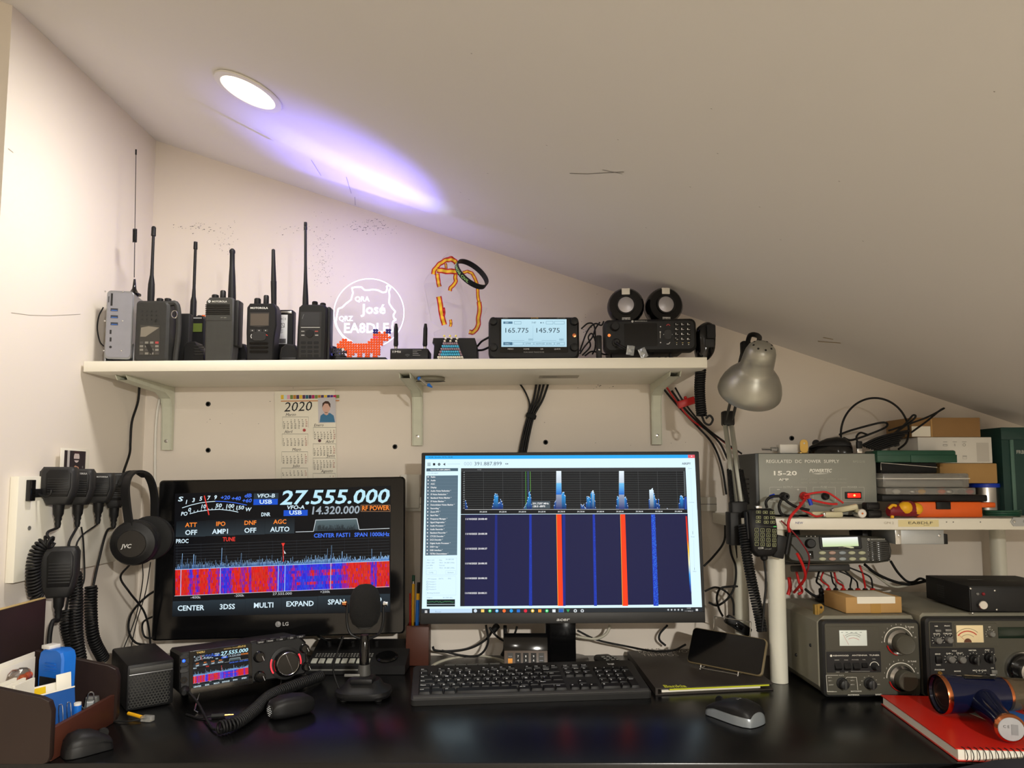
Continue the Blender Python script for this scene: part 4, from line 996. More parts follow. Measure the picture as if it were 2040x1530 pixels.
for k in range(4): x, z = f(75, 931 + k * 17); pr.ring(x, z, .0018, .0005, g2, 3, n=10)
pr.mrect(70, 1052, 264, 1100, (14, 26, 30), 2)
pr.mline([(72 + i * 6, 1068 + rn.uniform(-4, 4)) for i in range(32)], 2, (90, 170, 110), 3); pr.mrect(70, 1085, 264, 1087, (190, 210, 215), 3)
# spectrum panel
pr.mpoly([(306, 148), (1852, 143), (1866, 458), (304, 464)], (20, 22, 24), 2); pr.mpoly([(306, 148), (1852, 143), (1853, 166), (306, 171)], (50, 52, 54), 3)
pr.mtext('MFNF', 418, 163, 9, (210, 214, 214), 446)
for k in range(17): b = 172 + k * 15.4; pr.mline([(335, b), (1838 + k * .6, b - 3)], 1.0, (96, 100, 100), 4)
for k in range(12): a = 460 + k * 133; pr.mline([(a, 170), (a + 2 + k * .6, 434)], 1.0, (88, 92, 94), 4)
for k in range(17): pr.mtext('-%d' % (k * 5), 318, 180 + k * 15.4, 8, (170, 176, 178), 332)
for k in range(11): pr.mtext('391.%03d M' % (500 + k * 50), 434 + k * 134.4, 453 - k * .3, 9, (220, 224, 226), 484 + k * 134.4, bold=1)
pr.mline([(333, 433), (1842, 430)], 2, WH, 6)
def hump(pts, top=None):
    for (a, ha), (b, hb) in zip(pts, pts[1:]):
        n_ = max(1, int((b - a) / 4))
        for i in range(n_):
            u0 = a + (b - a) * i / n_; u1 = a + (b - a) * (i + 1) / n_; h = ha + (hb - ha) * (i + .5) / n_ + rn.uniform(-14, 6)
            if h < 3: continue
            k = min(1, h / 260.)
            c1 = (30, 90, 170) if k < .3 else (50, 150, 220) if k < .5 else (215, 236, 248)
            x0, z0 = f(u0, 431); x1, z1 = f(u1 + .6, 431 - h)
            pr.poly([(x0, z0), (x1, z0), (x1, z1), (x0, z1)], [(16, 30, 84), (16, 30, 84), c1, c1], 5); pr.mline([(u0, 431 - h), (u1 + 1, 431 - h + rn.uniform(-6, 6))], 3, (222, 234, 246), 6)
hump([(334, 70), (340, 60), (350, 2)]); hump([(520, 5), (530, 60), (538, 105), (556, 100), (566, 40), (580, 70), (588, 60), (594, 4)]); hump([(738, 4), (748, 40), (765, 60), (772, 125), (785, 115), (793, 5)])
hump([(945, 5), (950, 60), (962, 70)]); hump([(1000, 90), (1008, 130), (1025, 90), (1030, 4)]); hump([(1130, 30), (1150, 40), (1166, 10), (1172, 80), (1188, 95), (1196, 50), (1204, 130), (1222, 130), (1234, 5)])
hump([(1374, 5), (1382, 90), (1396, 80)]); hump([(1432, 90), (1448, 70), (1456, 4)]); hump([(1600, 5), (1606, 130), (1622, 155), (1640, 90), (1652, 60), (1660, 5), (1664, 90), (1674, 4)]); hump([(1806, 5), (1812, 80), (1825, 100), (1842, 70)]); hump([(1724, 28), (1728, 3)])
for (a, b) in ((962, 996), (1394, 1428)):
    pr.mpoly([(a - 2, 431), (b + 4, 431), (b, 167), (a, 167)], [(20, 40, 110), (20, 40, 110), (226, 238, 246), (226, 238, 246)], 7)
    pr.mpoly([(a - 1, 330), (b + 2, 330), (b + 1, 250), (a, 250)], [(20, 100, 200), (20, 100, 200), (110, 190, 235), (110, 190, 235)], 8)
pr.mline([(751, 170), (753, 432)], 2, (90, 190, 70), 7); pr.mline([(782, 170), (785, 310)], 2, (120, 200, 90), 7); pr.mline([(767, 170), (769, 330)], 5, (60, 84, 130), 6)
pr.mrect(793, 376, 920, 425, (70, 82, 90), 8); pr.mtext('391.7297 MHz', 798, 397, 12, WH, 910, L=10, bold=1); pr.mtext('-28.5 dBFS', 798, 416, 12, WH, 886, L=10, bold=1)
pr.mrect(1838, 168, 1853, 340, (90, 96, 98), 5); pr.mrect(1844, 345, 1861, 432, (30, 70, 160), 6)
# waterfall
pr.mpoly([(304, 467), (1867, 462), (1896, 1086), (300, 1099)], (24, 26, 66), 2)
pr.mpoly([(304, 467), (335, 467), (330, 1099), (300, 1099)], (26, 28, 36), 3)
def band(a0, a1, b0, b1, c, L=4): pr.mpoly([(b0, 1096), (b1, 1096), (a1, 466), (a0, 466)], c, L)
band(540, 556, 534, 556, (24, 38, 120)); band(776, 792, 774, 796, (24, 50, 160)); band(1004, 1024, 1008, 1026, (22, 40, 130)); band(1212, 1228, 1222, 1242, (24, 50, 165)); band(1614, 1642, 1632, 1666, (24, 50, 180))
band(965, 997, 975, 1009, (255, 62, 22), 5); band(1404, 1436, 1420, 1456, (255, 62, 22), 5); band(962, 965, 972, 975, (255, 180, 60), 5); band(1402, 1404, 1417, 1420, (255, 180, 60), 5)
for i in range(900):
    b = rn.uniform(468, 1090); k = (b - 466) / 630; a = 1614 + 18 * k + rn.uniform(2, 28 + 6 * k); pr.mrect(a, b, a + 2.4, b + 2, (60, rn.randint(100, 170), 235), 5)
for i in range(160):
    b = rn.uniform(468, 1090); k = (b - 466) / 630; a = 1216 + 12 * k + rn.uniform(0, 12); pr.mrect(a, b, a + 2, b + 2, (40, 90, 220), 5)
for i in range(30): b = rn.uniform(600, 1090); a = 780 + rn.uniform(0, 12); pr.mrect(a, b, a + 2, b + 3, (40, 90, 220), 5)
cb = [(1852, 478, (200, 30, 20)), (1862, 640, (255, 70, 20)), (1868, 720, (255, 200, 40)), (1872, 800, (250, 250, 200)), (1876, 880, (60, 160, 240)), (1880, 960, (20, 60, 160)), (1884, 1010, (20, 24, 70))]
for (a, b, c), (a2, b2, c2) in zip(cb, cb[1:]): pr.mpoly([(a2, b2), (a2 + 9, b2), (a + 9, b), (a, b)], [c2, c2, c, c], 6)
for i, s in enumerate(('40', '38', '37', '35', '33', '31')): pr.mtext('11/10/2025 20:08:' + s, 334 - i * .6, 504 + i * 102, 12, WH, 486, L=7, bold=1)
for (s, b, a) in (('Zoom', 153, 1870), ('Contrast', 386, 1874), ('Range', 623, 1890), ('Offset', 862, 1902)): pr.mtext(s, a, b, 7, (130, 150, 160), L=4)
pr.mline([(1886, 165), (1896, 370)], 1.4, (190, 212, 220), 3); pr.mline([(1898, 400), (1904, 600)], 1.4, (190, 212, 220), 3); pr.mline([(1908, 640), (1914, 850)], 1.4, (190, 212, 220), 3); pr.mrect(1900, 582, 1903, 604, (110, 130, 140), 4); pr.mrect(1912, 832, 1915, 848, (110, 130, 140), 4)
# taskbar
pr.mpoly([(382, 1115), (1968, 1105), (1968, 1152), (382, 1156)], (36, 40, 44), 3); pr.mpoly([(36, 1116), (90, 1116), (90, 1157), (35, 1157)], (40, 44, 50), 3); pr.mpoly([(90, 1116), (382, 1115), (382, 1156), (90, 1157)], (190, 216, 238), 3)
pr.mtext('Buscar', 128, 1141, 11, (120, 140, 160), 172)
for k in range(4): pr.mrect(57 + (k % 2) * 9, 1128 + (k // 2) * 9, 64 + (k % 2) * 9, 1135 + (k // 2) * 9, WH, 4)
ic = [(405, (200, 214, 226)), (455, (238, 200, 100)), (505, (40, 190, 90)), (553, (60, 160, 220)), (603, (240, 110, 50)), (652, (40, 150, 220)), (701, (40, 110, 200)), (750, (214, 40, 60)), (799, (230, 190, 60)), (848, (236, 150, 50)), (897, (40, 200, 100)), (946, (226, 232, 236)), (995, (40, 90, 170)), (1043, (50, 160, 90)), (1093, (210, 216, 220)), (1141, (200, 206, 210))]
for i, (a, c) in enumerate(ic):
    if i in (1, 6, 9, 11): pr.mrect(a - 11, 1120, a + 11, 1140, c, 5)
    elif i == 13: pr.mpoly([(a - 12, 1120), (a + 12, 1120), (a, 1141)], c, 5)
    elif i == 12: pr.mrect(a - 18, 1109, a + 20, 1153, (96, 120, 140), 4); pr.mrect(a - 14, 1118, a + 14, 1140, c, 5)
    else: pr.mdisc(a, 1130, 11.5, c, 5)
    if i in (2, 3, 8, 10, 14, 15): pr.mdisc(a, 1130, 5, (240, 244, 246) if i not in (14, 15) else (36, 40, 44), 6)
    if i > 8: pr.mrect(a - 20, 1146, a + 18, 1149, (120, 170, 230), 4)
for k, a in enumerate((1733, 1756, 1779, 1803, 1828)): pr.mdisc(a, 1123, 6, (190, 196, 200), 4, 8)
pr.mtext('20:08', 1860, 1117, 9, WH, 1890); pr.mtext('11/10/2025', 1846, 1136, 9, WH, 1905); pr.mrect(1922, 1117, 1938, 1130, (220, 224, 226), 4)
pr.ob('screen', 'screen_matte', t)
pr = Pr(f, -.003); pr.mtext('acer', 962, 1198, 22, (190, 190, 190), 1050, bold=1, shear=.3); pr.ob('badge', 'ink', t)
mi = mw.inverted()
xc = at(1118, 1280, 1.6).x
G().T(mi).bbox(xc - .034, xc + .034, 1.613, 1.64, DESK + .012, DESK + .3, .003).ob('neck', 'black_gloss', t)
G().T(mi).zprism([(xc + x, 1.64 + y) for x, y in rr(.14, .15, .04)], DESK + .0005, DESK + .012, .003).ob('foot', 'black_gloss', t)
# ================================================================== transceiver with its speaker, left of the desk
L0 = at(357, 1398, 1.36); yaw = 33.
R0 = L0 + V((math.cos(R(yaw)) * .239, math.sin(R(yaw)) * .239, .006)); L0.z = DESK + .021; R0.z = DESK + .025
T0 = at(355, 1301, 1.366)
mw, W, H = frame(L0, R0, T0)
t = thing('transceiver', 'black base transceiver with a colour display and a big tuning knob glowing red', 'radio', mw)
DP = .128
G().prism([(0, .006), (.004, 0), (W - .004, 0), (W, .006), (W, H * .82), (W - .012, H), (.004, H), (0, H - .005)], 0, DP, .003).ob('body', 'black', t)
mat('ft_top', (44, 42, 52), .45)
f = Face(mw, 0, (350, 1250, 6.955))
# button strips along the top edge
pr = Pr(f)
def P2(a, b, y=0.0): return f(a, b)
for (v0, row) in ((206, ((1120, 1235), (1245, 1370), (1385, 1525), (1540, 1660), (1670, 1790))),):
    for i, (a, b) in enumerate(row):
        x0, z0 = f(a, v0 + 28 - (a - 1120) * .14); x1, z1 = f(b, v0 - 20 - (b - 1120) * .14 + 4)
        G().bbox(x0, x1, -.003, .002, (z0 + z1) / 2 - .003, (z0 + z1) / 2 + .003, .001).ob('button', 'black', t)
        pr.text('BAND MODE A/B ZIN SPLIT'.split()[i], (x0 + x1) / 2, (z0 + z1) / 2 - .0012, .0026, (190, 190, 190), 40, 'c')
gt2 = G().bbox(-.006, .006, -.004, .004, -.001, .0015, .0006).mesh('top_button', 'dark_grey')
for i in range(5): inst(gt2, 'top_button', t, (W * (.575 + i * .082), .016, H - .0005 + .001))
# left column
for (v, k) in ((408, 0), (518, 0), (600, 1)):
    x, z = f(115, v); G().prism(rr(.0155, .0075, .0035, x, z), -.0018, .001, .0008).ob('button', 'dark_grey' if k else 'black', t)
mat('blue_led', (30, 70, 255), .3, emit=(30, 80, 255), es=3.0)
x, z = f(112, 464); G().lathe([(.0028, 0), (.0024, -.0012), (.0008, -.0018)], (x, 0, z), (0, 1, 0), 12).ob('power_light', 'blue_led', t)
x, z = f(113, 730); G().lathe([(.0062, 0), (.0062, -.0015), (.003, -.0015), (.003, .003)], (x, 0, z), (0, 1, 0), 18).ob('phones_jack', 'black_gloss', t)
x, z = f(130, 862); G().lathe([(.008, 0), (.0085, -.006), (.007, -.016), (.004, -.02)], (x, 0, z), (.25, 1, .15), 14).ob('microphone_plug', 'black', t)
MICPLUG = mw @ V((x + .004, -.02, z - .003))
# display
c4 = [(238, 398), (1002, 262), (1002, 690), (238, 862)]
(xa, za), (xb, zb), (xc_, zc) = f(238, 398), f(1000, 270), f(1000, 715)
x0, x1 = xa, xb; z1 = (za + zb) / 2; z0 = (f(238, 862)[1] + zc) / 2
a, b = f(205, 320), f(1065, 880)
G().prism(rr(x1 - x0 + .014, z1 - z0 + .016, .002, (x0 + x1) / 2, (z0 + z1) / 2), -.002, .001, .0005).ob('screen_bezel', 'black_gloss', t)
def ftmap(cx, cy):
    s_ = (cx - 185) / 1618.; v_ = (cy - (240 - 58 * s_)) / (915. + 10 * s_); return (x0 + (x1 - x0) * s_, z1 - (z1 - z0) * v_)
pr2 = Pr(ftmap, -.002); radio_ui(pr2, 8); pr2.ob('screen', 'screen_glow', t)
G().prism(rr(x1 - x0 + .012, .010, .002, (x0 + x1) / 2 + .002, z0 - .003), -.0026, -.0022).ob('protective_film', 'film', t)
pr.text('YAESU', x0 + .006, z1 + .0025, .0035, (205, 175, 90), 40, 'l', 1); pr.text('HF/50MHz TRANSCEIVER', x0 + .055, z1 + .0028, .0022, (190, 165, 95), 40); pr.text('FT-710', x1 - .012, z1 + .0025, .0035, (205, 175, 90), 40, 'c', 1)
# knobs
def tknob(a, b, r, d, m='black_gloss', nm='knob'):
    x, z = f(a, b); return G().lathe([(r * 1.12, 0), (r * 1.12, -.002), (r, -.003), (r * .95, -d + .001), (r * .85, -d)], (x, 0, z), (0, 1, 0), 26).ob(nm, m, t), x, z
for (a, b, r) in ((1150, 405, .0098), (1160, 680, .0098), (1775, 290, .0085), (1800, 540, .008)):
    k, x, z = tknob(a, b, r, .014); pr.line([(x + r * .35, z + r * .2), (x + r * .7, z - r * .7)], .0008, (200, 200, 200), 190)
x, z = f(1520, 490); RK = .0255
G().lathe([(RK * 1.25, 0), (RK * 1.25, -.003), (RK * 1.08, -.004)], (x, 0, z), (0, 1, 0), 40).ob('dial_collar', 'black', t)
dk = G().lathe([(RK, -.004), (RK, -.016), (RK * .96, -.020), (RK * .86, -.022), (RK * .82, -.021), (RK * .05, -.0205)], (x, 0, z), (0, 1, 0), 44).ob('tuning_dial', 'black_gloss', t)
G().lathe([(RK * .87, -.0221), (RK * .84, -.0228), (RK * .81, -.0221)], (x, 0, z), (0, 1, 0), 44, False).ob('chrome_ring', 'steel', dk)
G().lathe([(.0055, -.0206), (.0045, -.0200), (.001, -.0198)], (x - .0, 0, z - RK * .5), (0, 1, 0), 16).ob('finger_dimple', 'black', dk)
gl = G(); gl.tube([(x - RK * .15, -.0207, z + RK * .7), (x + RK * .38, -.0207, z - RK * .72)], .0005, 5, 1); gl.ob('index_line', 'steel', dk)
mat('red_glow', (255, 40, 50), .4, emit=(255, 45, 55), es=2.0)
for (a0, a1) in ((158, 212), (-12, 28)):
    pts = [(x + RK * 1.17 * math.cos(R(a0 + (a1 - a0) * i / 8)), -.0042, z + RK * 1.17 * math.sin(R(a0 + (a1 - a0) * i / 8))) for i in range(9)]
    G().tube(pts, .0013, 6, 1).ob('red_light_arc', 'red_glow', t)
pr.ob('lettering', 'ink', t)
# bail stand
for (u, v, k) in ((387, 1420, .16), (556, 1386, .80)):
    fp = mi_ = mw.inverted() @ onz(u, v, .0012); 
    G().tube([(W * k, .01, .001), (fp.x, fp.y, fp.z + .004), (fp.x + .006, fp.y, fp.z)], .0013, 6, 1).ob('bail_leg', 'steel', t)
for (k, y_) in ((.1, DP - .02), (.9, DP - .02)):
    q = mw @ V((W * k, y_, 0)); G().T(mw.inverted()).cyl((q.x, q.y, DESK + .0004), (q.x, q.y, q.z + .004), .007, n=12).ob('rear_foot', 'rubber', t)
# ---- external speaker
SL = onz(250, 1419, .0008); SR = SL + V((math.cos(R(38)) * .080, math.sin(R(38)) * .080, 0))
mw, W, H = frame(SL, SR, V((SL.x, SL.y, at(250, 1326, SL.y).z)))
t = thing('extension_speaker', 'black box loudspeaker with a hexagon mesh front and silver strip left of the transceiver', 'speaker', mw)
G().bbox(0, W, 0, .165, 0, H, .004).ob('cabinet', 'black', t)
G().bbox(.003, W - .003, -.003, .001, H * .80, H * .93, .0015).ob('top_strip', 'charcoal', t)
G().bbox(.003, W - .003, -.0035, .0, H * .775, H * .795, .0006).ob('silver_strip', 'aluminium', t)
mat('mesh_grey', (58, 58, 56), .45, .3)
g = G(); hx = .0056; nx = int((W - .008) / hx); nz = int(H * .72 / (hx * .8))
# perforated sheet: hexagon rims around open holes
for j in range(nz):
    for i in range(nx):
        cx_ = .006 + (i + .5 * (j % 2)) * hx; cz_ = .008 + j * hx * .866
        if cx_ > W - .006 or cz_ > H * .76: continue
        ro = [(cx_ + hx * .577 * math.cos(R(30 + 60 * k)), cz_ + hx * .577 * math.sin(R(30 + 60 * k))) for k in range(6)]
        ri = [(cx_ + hx * .40 * math.cos(R(60 * k / 1 + 30)), cz_ + hx * .40 * math.sin(R(60 * k + 30))) for k in range(6)]
        vs = [(x, -.0012, z) for x, z in ro] + [(x, -.0012, z) for x, z in ri] + [(x, .0006, z) for x, z in ri]
        g.add(vs, [(k, (k + 1) % 6, 6 + (k + 1) % 6, 6 + k) for k in range(6)] + [(6 + k, 6 + (k + 1) % 6, 12 + (k + 1) % 6, 12 + k) for k in range(6)])
o = g.ob('mesh_grille', 'mesh_grey', t, 0); o['kind'] = 'stuff'
for (x, y) in ((.012, .012), (W - .012, .012), (.012, .1), (W - .012, .1)): G().cyl((x, y, -.0007), (x, y, .002), .006, n=10).ob('rubber_foot', 'rubber', t)
# ---- hand mic on the desk
c = onz(562, 1428, .0006)
mw = yawm(c, -48) @ Mx.Scale(.86, 4)
t = thing('hand_microphone', 'black hand microphone lying face forward on the desk below the transceiver', 'microphone', mw)
rings = []
for (y, wx, z0_, z1_) in ((-.027, .028, .004, .031), (-.02, .036, .001, .037), (0, .042, 0, .041), (.03, .046, 0, .040), (.052, .044, 0, .036), (.062, .036, .004, .030)):
    rings.append([(x, y, z) for x, z in rr(wx * 1.15, z1_ - z0_, min(.012, (z1_ - z0_) * .4), 0, (z0_ + z1_) / 2, 4)])
G().loft(rings).ob('shell', 'black', t, 50)
gm = G()
for j in range(6):
    for i in range(6):
        if (i - 2.5) ** 2 + (j - 2.5) ** 2 < 8: gm.sph((-.0100 + i * .0040, -.0278, .0080 + j * .0038), .0011, n=6, m=4)
gm.ob('grille_dots', 'galvanised', t); G().prism(rr(.029, .025, .008, 0, .0175), -.0278, -.024, .001).ob('grille', 'dark_grey', t)
# ---- desktop microphone
c = onz(718, 1398, .0005); c.y += .03
t = thing('desktop_microphone', 'black studio microphone with round foam head in a U yoke on a heavy base', 'microphone', Mx.Translation(c))
hb = lambda v: at(718, v, c.y).z - c.z
px = lambda n_: abs(at(718 + n_, 1300, c.y).x - at(718, 1300, c.y).x)
def rrxy(w_, d_, r_): return rr(w_, d_, r_, 0, 0, 6)
G().loft([[(x, y, z) for x, y in rrxy(px(110) * k, .085 * k, .035 * k)] for k, z in ((.95, 0.004), (1.0, .009), (.97, .016), (.72, .022), (.6, .032), (.55, .034))]).ob('base', 'black', t)
for (x, y) in ((-.033, -.025), (.033, -.025), (-.033, .025), (.033, .025)): G().cyl((x, y, 0), (x, y, .005), .007, n=10).ob('rubber_foot', 'rubber', t)
G().bbox(-.022, .022, -.03, .01, .03, .042, .004).ob('base_block', 'black', t)
z0 = .04; zs = hb(1275)
G().lathe([(.013, z0), (.011, z0 + .02), (.010, z0 + .022)], n=24).ob('socket', 'charcoal', t)
G().lathe([(.0095, z0 + .02), (.0095, zs - .006), (.0085, zs - .004), (.0085, zs + .01)], n=24).ob('stem', 'black_gloss', t)
G().bbox(-.036, -.006, -.012, -.008, z0 + .001, z0 + .006, .001).ob('cable_clip', 'grey_metal', t)
yk = px(36); zt = hb(1203); zb_ = zs + .004
G().tube([(-yk, 0, zt), (-yk, 0, zb_ + .03), (-yk * .8, 0, zb_ + .009), (-yk * .35, 0, zb_), (0, 0, zb_ - .001), (yk * .35, 0, zb_), (yk * .8, 0, zb_ + .009), (yk, 0, zb_ + .03), (yk, 0, zt)], .0026, 8).ob('yoke', 'black', t)
for s_ in (-1, 1): G().lathe([(.0028, 0), (.0058, .001), (.0058, .004), (.0045, .0045), (.0045, .009), (.002, .0095)], (s_ * yk, 0, zt), (s_, 0, 0), 16).ob('thumb_screw', 'copper' if s_ < 0 else 'steel', t)
ht = hb(1163); hw = px(31)
mat('foam', (16, 16, 16), .95, var=.4, scale=400, bump=.3)
zl = hb(1247)
G().lathe([(hw * .55, zl), (hw * .8, zl + .006), (hw * .98, zl + .02), (hw * 1.0, zl + (ht - zl) * .5), (hw * .95, zl + (ht - zl) * .7), (hw * .75, zl + (ht - zl) * .88), (hw * .4, zl + (ht - zl) * .975), (.001, ht)], n=32).ob('foam_head', 'foam', t)
G().lathe([(hw * .45, zl - .004), (hw * .58, zl + .001)], n=24).ob('head_collar', 'charcoal', t)
# ---- pad controller behind the microphone
BLc = onz(616, 1335, .012); BRc = onz(792, 1334, .012)
mw = Mx.Translation((BLc.x - .01, 1.575, DESK + .0006)); Wm = .215
t = thing('pad_controller', 'black audio mixer pad with rows of pale square keys and knobs behind the microphone', 'controller', mw)
g = G(); pf = [(0, 0), (0, .018), (.11, .05), (.115, .05), (.115, 0)]
g.loft([[(0, y, z) for y, z in pf], [(Wm, y, z) for y, z in pf]]); g.ob('body', 'black', t, 20)
sl_ = math.atan2(.032, .11)
def onpad(x, s_, h=0.0): return Mx.Translation((x, s_ * math.cos(sl_) - h * math.sin(sl_), .018 + s_ * math.sin(sl_) + h * math.cos(sl_))) @ Mx.Rotation(sl_, 4, 'X')
mat('pad_pale', (170, 172, 162), .5)
pm = G().bbox(-.0062, .0062, -.009, .009, 0, .003, .001).mesh('pad_key', 'pad_pale')
for i in range(8): o = inst(pm, 'pad_key', t); o.matrix_local = onpad(.014 + i * .0165, .018)
pm = G().bbox(-.002, .002, -.0014, .0014, 0, .0012, .0003).mesh('meter_segment', 'grey_metal')
for i in range(20):
    for j in range(3): o = inst(pm, 'meter_segment', t); o.matrix_local = onpad(.012 + i * .0065, .038 + j * .006)
km = G().lathe([(.0055, 0), (.005, .012), (.004, .013)], n=14).mesh('knob', 'black')
for i in range(5): o = inst(km, 'knob', t); o.matrix_local = onpad(.03 + i * .027, .085)
G().T(onpad(.17, .035)).lathe([(.024, 0), (.0245, .003), (.02, .005), (.018, .0045)], n=32).ob('jog_wheel', 'black_gloss', t)
G().bbox(.0, Wm * .6, -.0015, .001, .008, .011, .0005).ob('front_strip', 'grey_metal', t)
# ---- pencil pot
c = onz(831, 1326, .0005); c.y += .02; hw = .026
t = thing('pencil_pot', 'dark reddish wooden pencil pot between the two monitors', 'pencil pot', Mx.Translation(c))
hh = at(831, 1243, c.y).z - c.z
for (x0, x1, y0, y1, nm) in ((-hw, hw, -.022, -.018, 'front_panel'), (-hw, hw, .018, .022, 'back_panel'), (-hw, -hw + .004, -.018, .018, 'side_panel'), (hw - .004, hw, -.018, .018, 'side_panel'), (-hw + .004, hw - .004, -.018, .018, 'bottom')):
    G().bbox(x0, x1, y0, y1, 0, hh if nm != 'bottom' else .004, .001).ob(nm, 'wood_red', t)
for (u, v, u0, m, r, lab, nm) in ((824, 1146, 822, 'yellow_plastic', .0034, 'patterned yellow pencil with a green end in the wooden pot', 'pencil'), (834, 1160, 829, 'blue_plastic', .0042, 'blue pen with a yellow collar in the wooden pot', 'pen'), (817, 1182, 818, 'red_plastic', .0022, 'thin spiral red stick in the wooden pot', 'pencil')):
    y = c.y - .006 if nm == 'pen' else c.y + .004; a = V((at(u0, 1240, y).x, y, c.z + .005)); b = at(u, v, y)
    t = thing(nm, lab, nm, Mx.Translation(a)); d = b - a
    k = .90 if m == 'yellow_plastic' else .78
    G().cyl((0, 0, 0), d * (k if m != 'red_plastic' else 1.), r, n=10).ob('shaft', m, t)
    if m == 'yellow_plastic': G().cyl(d * k, d * (k + .03), r * 1.02, n=10).ob('ferrule', 'steel', t); G().cyl(d * (k + .03), d, r * 1.05, n=10).ob('end_cap', 'green_plastic', t)
    elif nm == 'pen': G().cyl(d * k, d * (k + .08), r * 1.02, n=10).ob('collar', 'yellow_plastic', t); G().cyl(d * (k + .08), d, r * .8, n=10).ob('cap', 'black', t)
# ================================================================== keyboard
A = onz(818, 1407, .0005); B = onz(1299, 1391, .0005); kw = (B - A).length; kd = .157
ex = (B - A).normalized(); ey = V((-ex.y, ex.x, 0)); tilt = math.asin(.022 / kd)
mw = Mx((ex, ey, V((0, 0, 1)))).transposed().to_4x4(); mw.translation = A; mw = mw @ Mx.Rotation(tilt, 4, 'X')
t = thing('keyboard', 'full-size black computer keyboard with number pad in front of the slim monitor', 'keyboard', mw)
g = G(); prof = [(0, .0), (0, .007), (.004, .011), (.018, .0125), (kd - .004, .0125), (kd, .010), (kd, 0)]
oo = [(x, y) for x, y in rr(kw, kd, .008, kw / 2, kd / 2, 4)]
g.zprism(oo, .0, .0125, .002); g.ob('case', 'dark_grey', t, 40)
G().bbox(.004, kw - .004, .003, .016, .0115, .0138, .001).ob('front_lip', 'charcoal', t)
for (x, y) in ((.03, kd - .012), (kw - .03, kd - .012)):
    G().T(mw.inverted()).cyl((mw @ V((x, y, 0))).xyz * 1.0, V(((mw @ V((x, y, 0))).x, (mw @ V((x, y, 0))).y, DESK + .0003)), .006, n=8).ob('tilt_foot', 'black', t)
pr = Pr(); legends = []
U = .0192; km_cache = {}
def key(x, y, w_, h_=1.0, s='', small=False, s2=''):
    kk = (round(w_, 3), round(h_, 3))
    if kk not in km_cache:
        a, b = w_ * U - .0012, h_ * U - .0012
        km_cache[kk] = G().loft([[(px_, py_, 0) for px_, py_ in rr(a, b, .0015, 0, 0, 2)], [(px_, py_, .0045) for px_, py_ in rr(a - .0034, b - .0034, .0015, 0, .0006, 2)]]).mesh('key', 'black')
    inst(km_cache[kk], 'key', t, (x + w_ * U / 2, y + h_ * U / 2, .0123))
    if s:
        hh = .0030 if small else .0046
        legends.append((s, x + .0042, y + h_ * U - .0082 + (.001 if small else 0), hh))
    if s2: legends.append((s2, x + .0042, y + .0042, .0028))
kx, ky = .013, .019
r0 = [('Ctrl', 1.25), ('', 1.25), ('Alt', 1.25), ('', 6.25), ('Alt Gr', 1.25), ('', 1.25), ('', 1.25), ('Ctrl', 1.25)]
r1 = [('Mayus', 1.25), ('>', 1), ('Z', 1), ('X', 1), ('C', 1), ('V', 1), ('B', 1), ('N', 1), ('M', 1), (';', 1), (':', 1), ('_', 1), ('Mayus', 2.75)]
r2 = [('Bloq', 1.75)] + [(c, 1) for c in 'ASDFGHJKLÑ'] + [('"', 1), ('*', 1), ('', 1.25)]
r3 = [('Tab', 1.5)] + [(c, 1) for c in 'QWERTYUIOP'] + [('^', 1), ('+', 1), ('Intro', 1.5)]
r4 = [('|', 1)] + [(c, 1) for c in '1234567890'] + [('?', 1), ('!', 1), ('Borrar', 2)]
for j, row in enumerate((r0, r1, r2, r3, r4)):
    x = kx
    for s, w_ in row: key(x, ky + j * U, w_, 1, s, len(s) > 1, '"!#$%&/()='[int(s)] if (s.isdigit() and j == 4) else ''); x += w_ * U
yF = ky + 5.25 * U
for i, s in enumerate(['Esc', None, 'F1', 'F2', 'F3', 'F4', None, 'F5', 'F6', 'F7', 'F8', None, 'F9', 'F10', 'F11', 'F12']):
    if s: key(kx + i * U * .935, yF, .93, .62, s, True)
x0 = kx + 15.3 * U
for j, row in enumerate((('', '', ''), None, None, ('Supr', 'Fin', 'Av'), ('Ins', 'Inicio', 'Re'))):
    if row and j > 2:
        for i, s in enumerate(row): key(x0 + i * U, ky + j * U, 1, 1, s, True)
for i in range(3): key(x0 + i * U, ky, 1, 1, '<-v'[i] if i != 1 else 'v'); 
key(x0 + U, ky + U, 1, 1, '^')
for i, s in enumerate(('Impr', 'Despl', 'Pausa')): key(x0 + i * U, yF, .93, .62, s, True)
x1 = x0 + 3.3 * U
for j, row in enumerate((('0', None, '.'), ('1', '2', '3'), ('4', '5', '6'), ('7', '8', '9'), ('B', '/', '*', '-'))):
    for i, s in enumerate(row):
        if s: key(x1 + i * U * .98, ky + j * U, 1.96 if (j == 0 and i == 0) else .98, 1, s)
key(x1 + 3 * U * .98, ky, .98, 1.98, 'Intro', True); key(x1 + 3 * U * .98, ky + 2 * U, .98, 1.98, '+')
for (s, x, y, h) in legends: pr.text(s, x - .0006, y, h, (245, 248, 250), 1, 'l', 1)
pr.text('logi', x1 + .035, yF + .004, .007, (200, 200, 200), 1, 'l', 1)
mh = Mx.Translation((0, 0, .0168)) @ Mx.Rotation(R(-90), 4, 'X')
pr.v = [(x_, z_, .01705 if i >= 0 else 0) for i, (x_, y_, z_) in enumerate(pr.v)]; pr.ob('legends', 'ink', t)
mk = G().bbox(-.011, .011, -.002, .002, 0, .003, .0008).mesh('media_key', 'charcoal')
for i in range(5): inst(mk, 'media_key', t, (.075 + i * .0235, kd - .005, .0122))
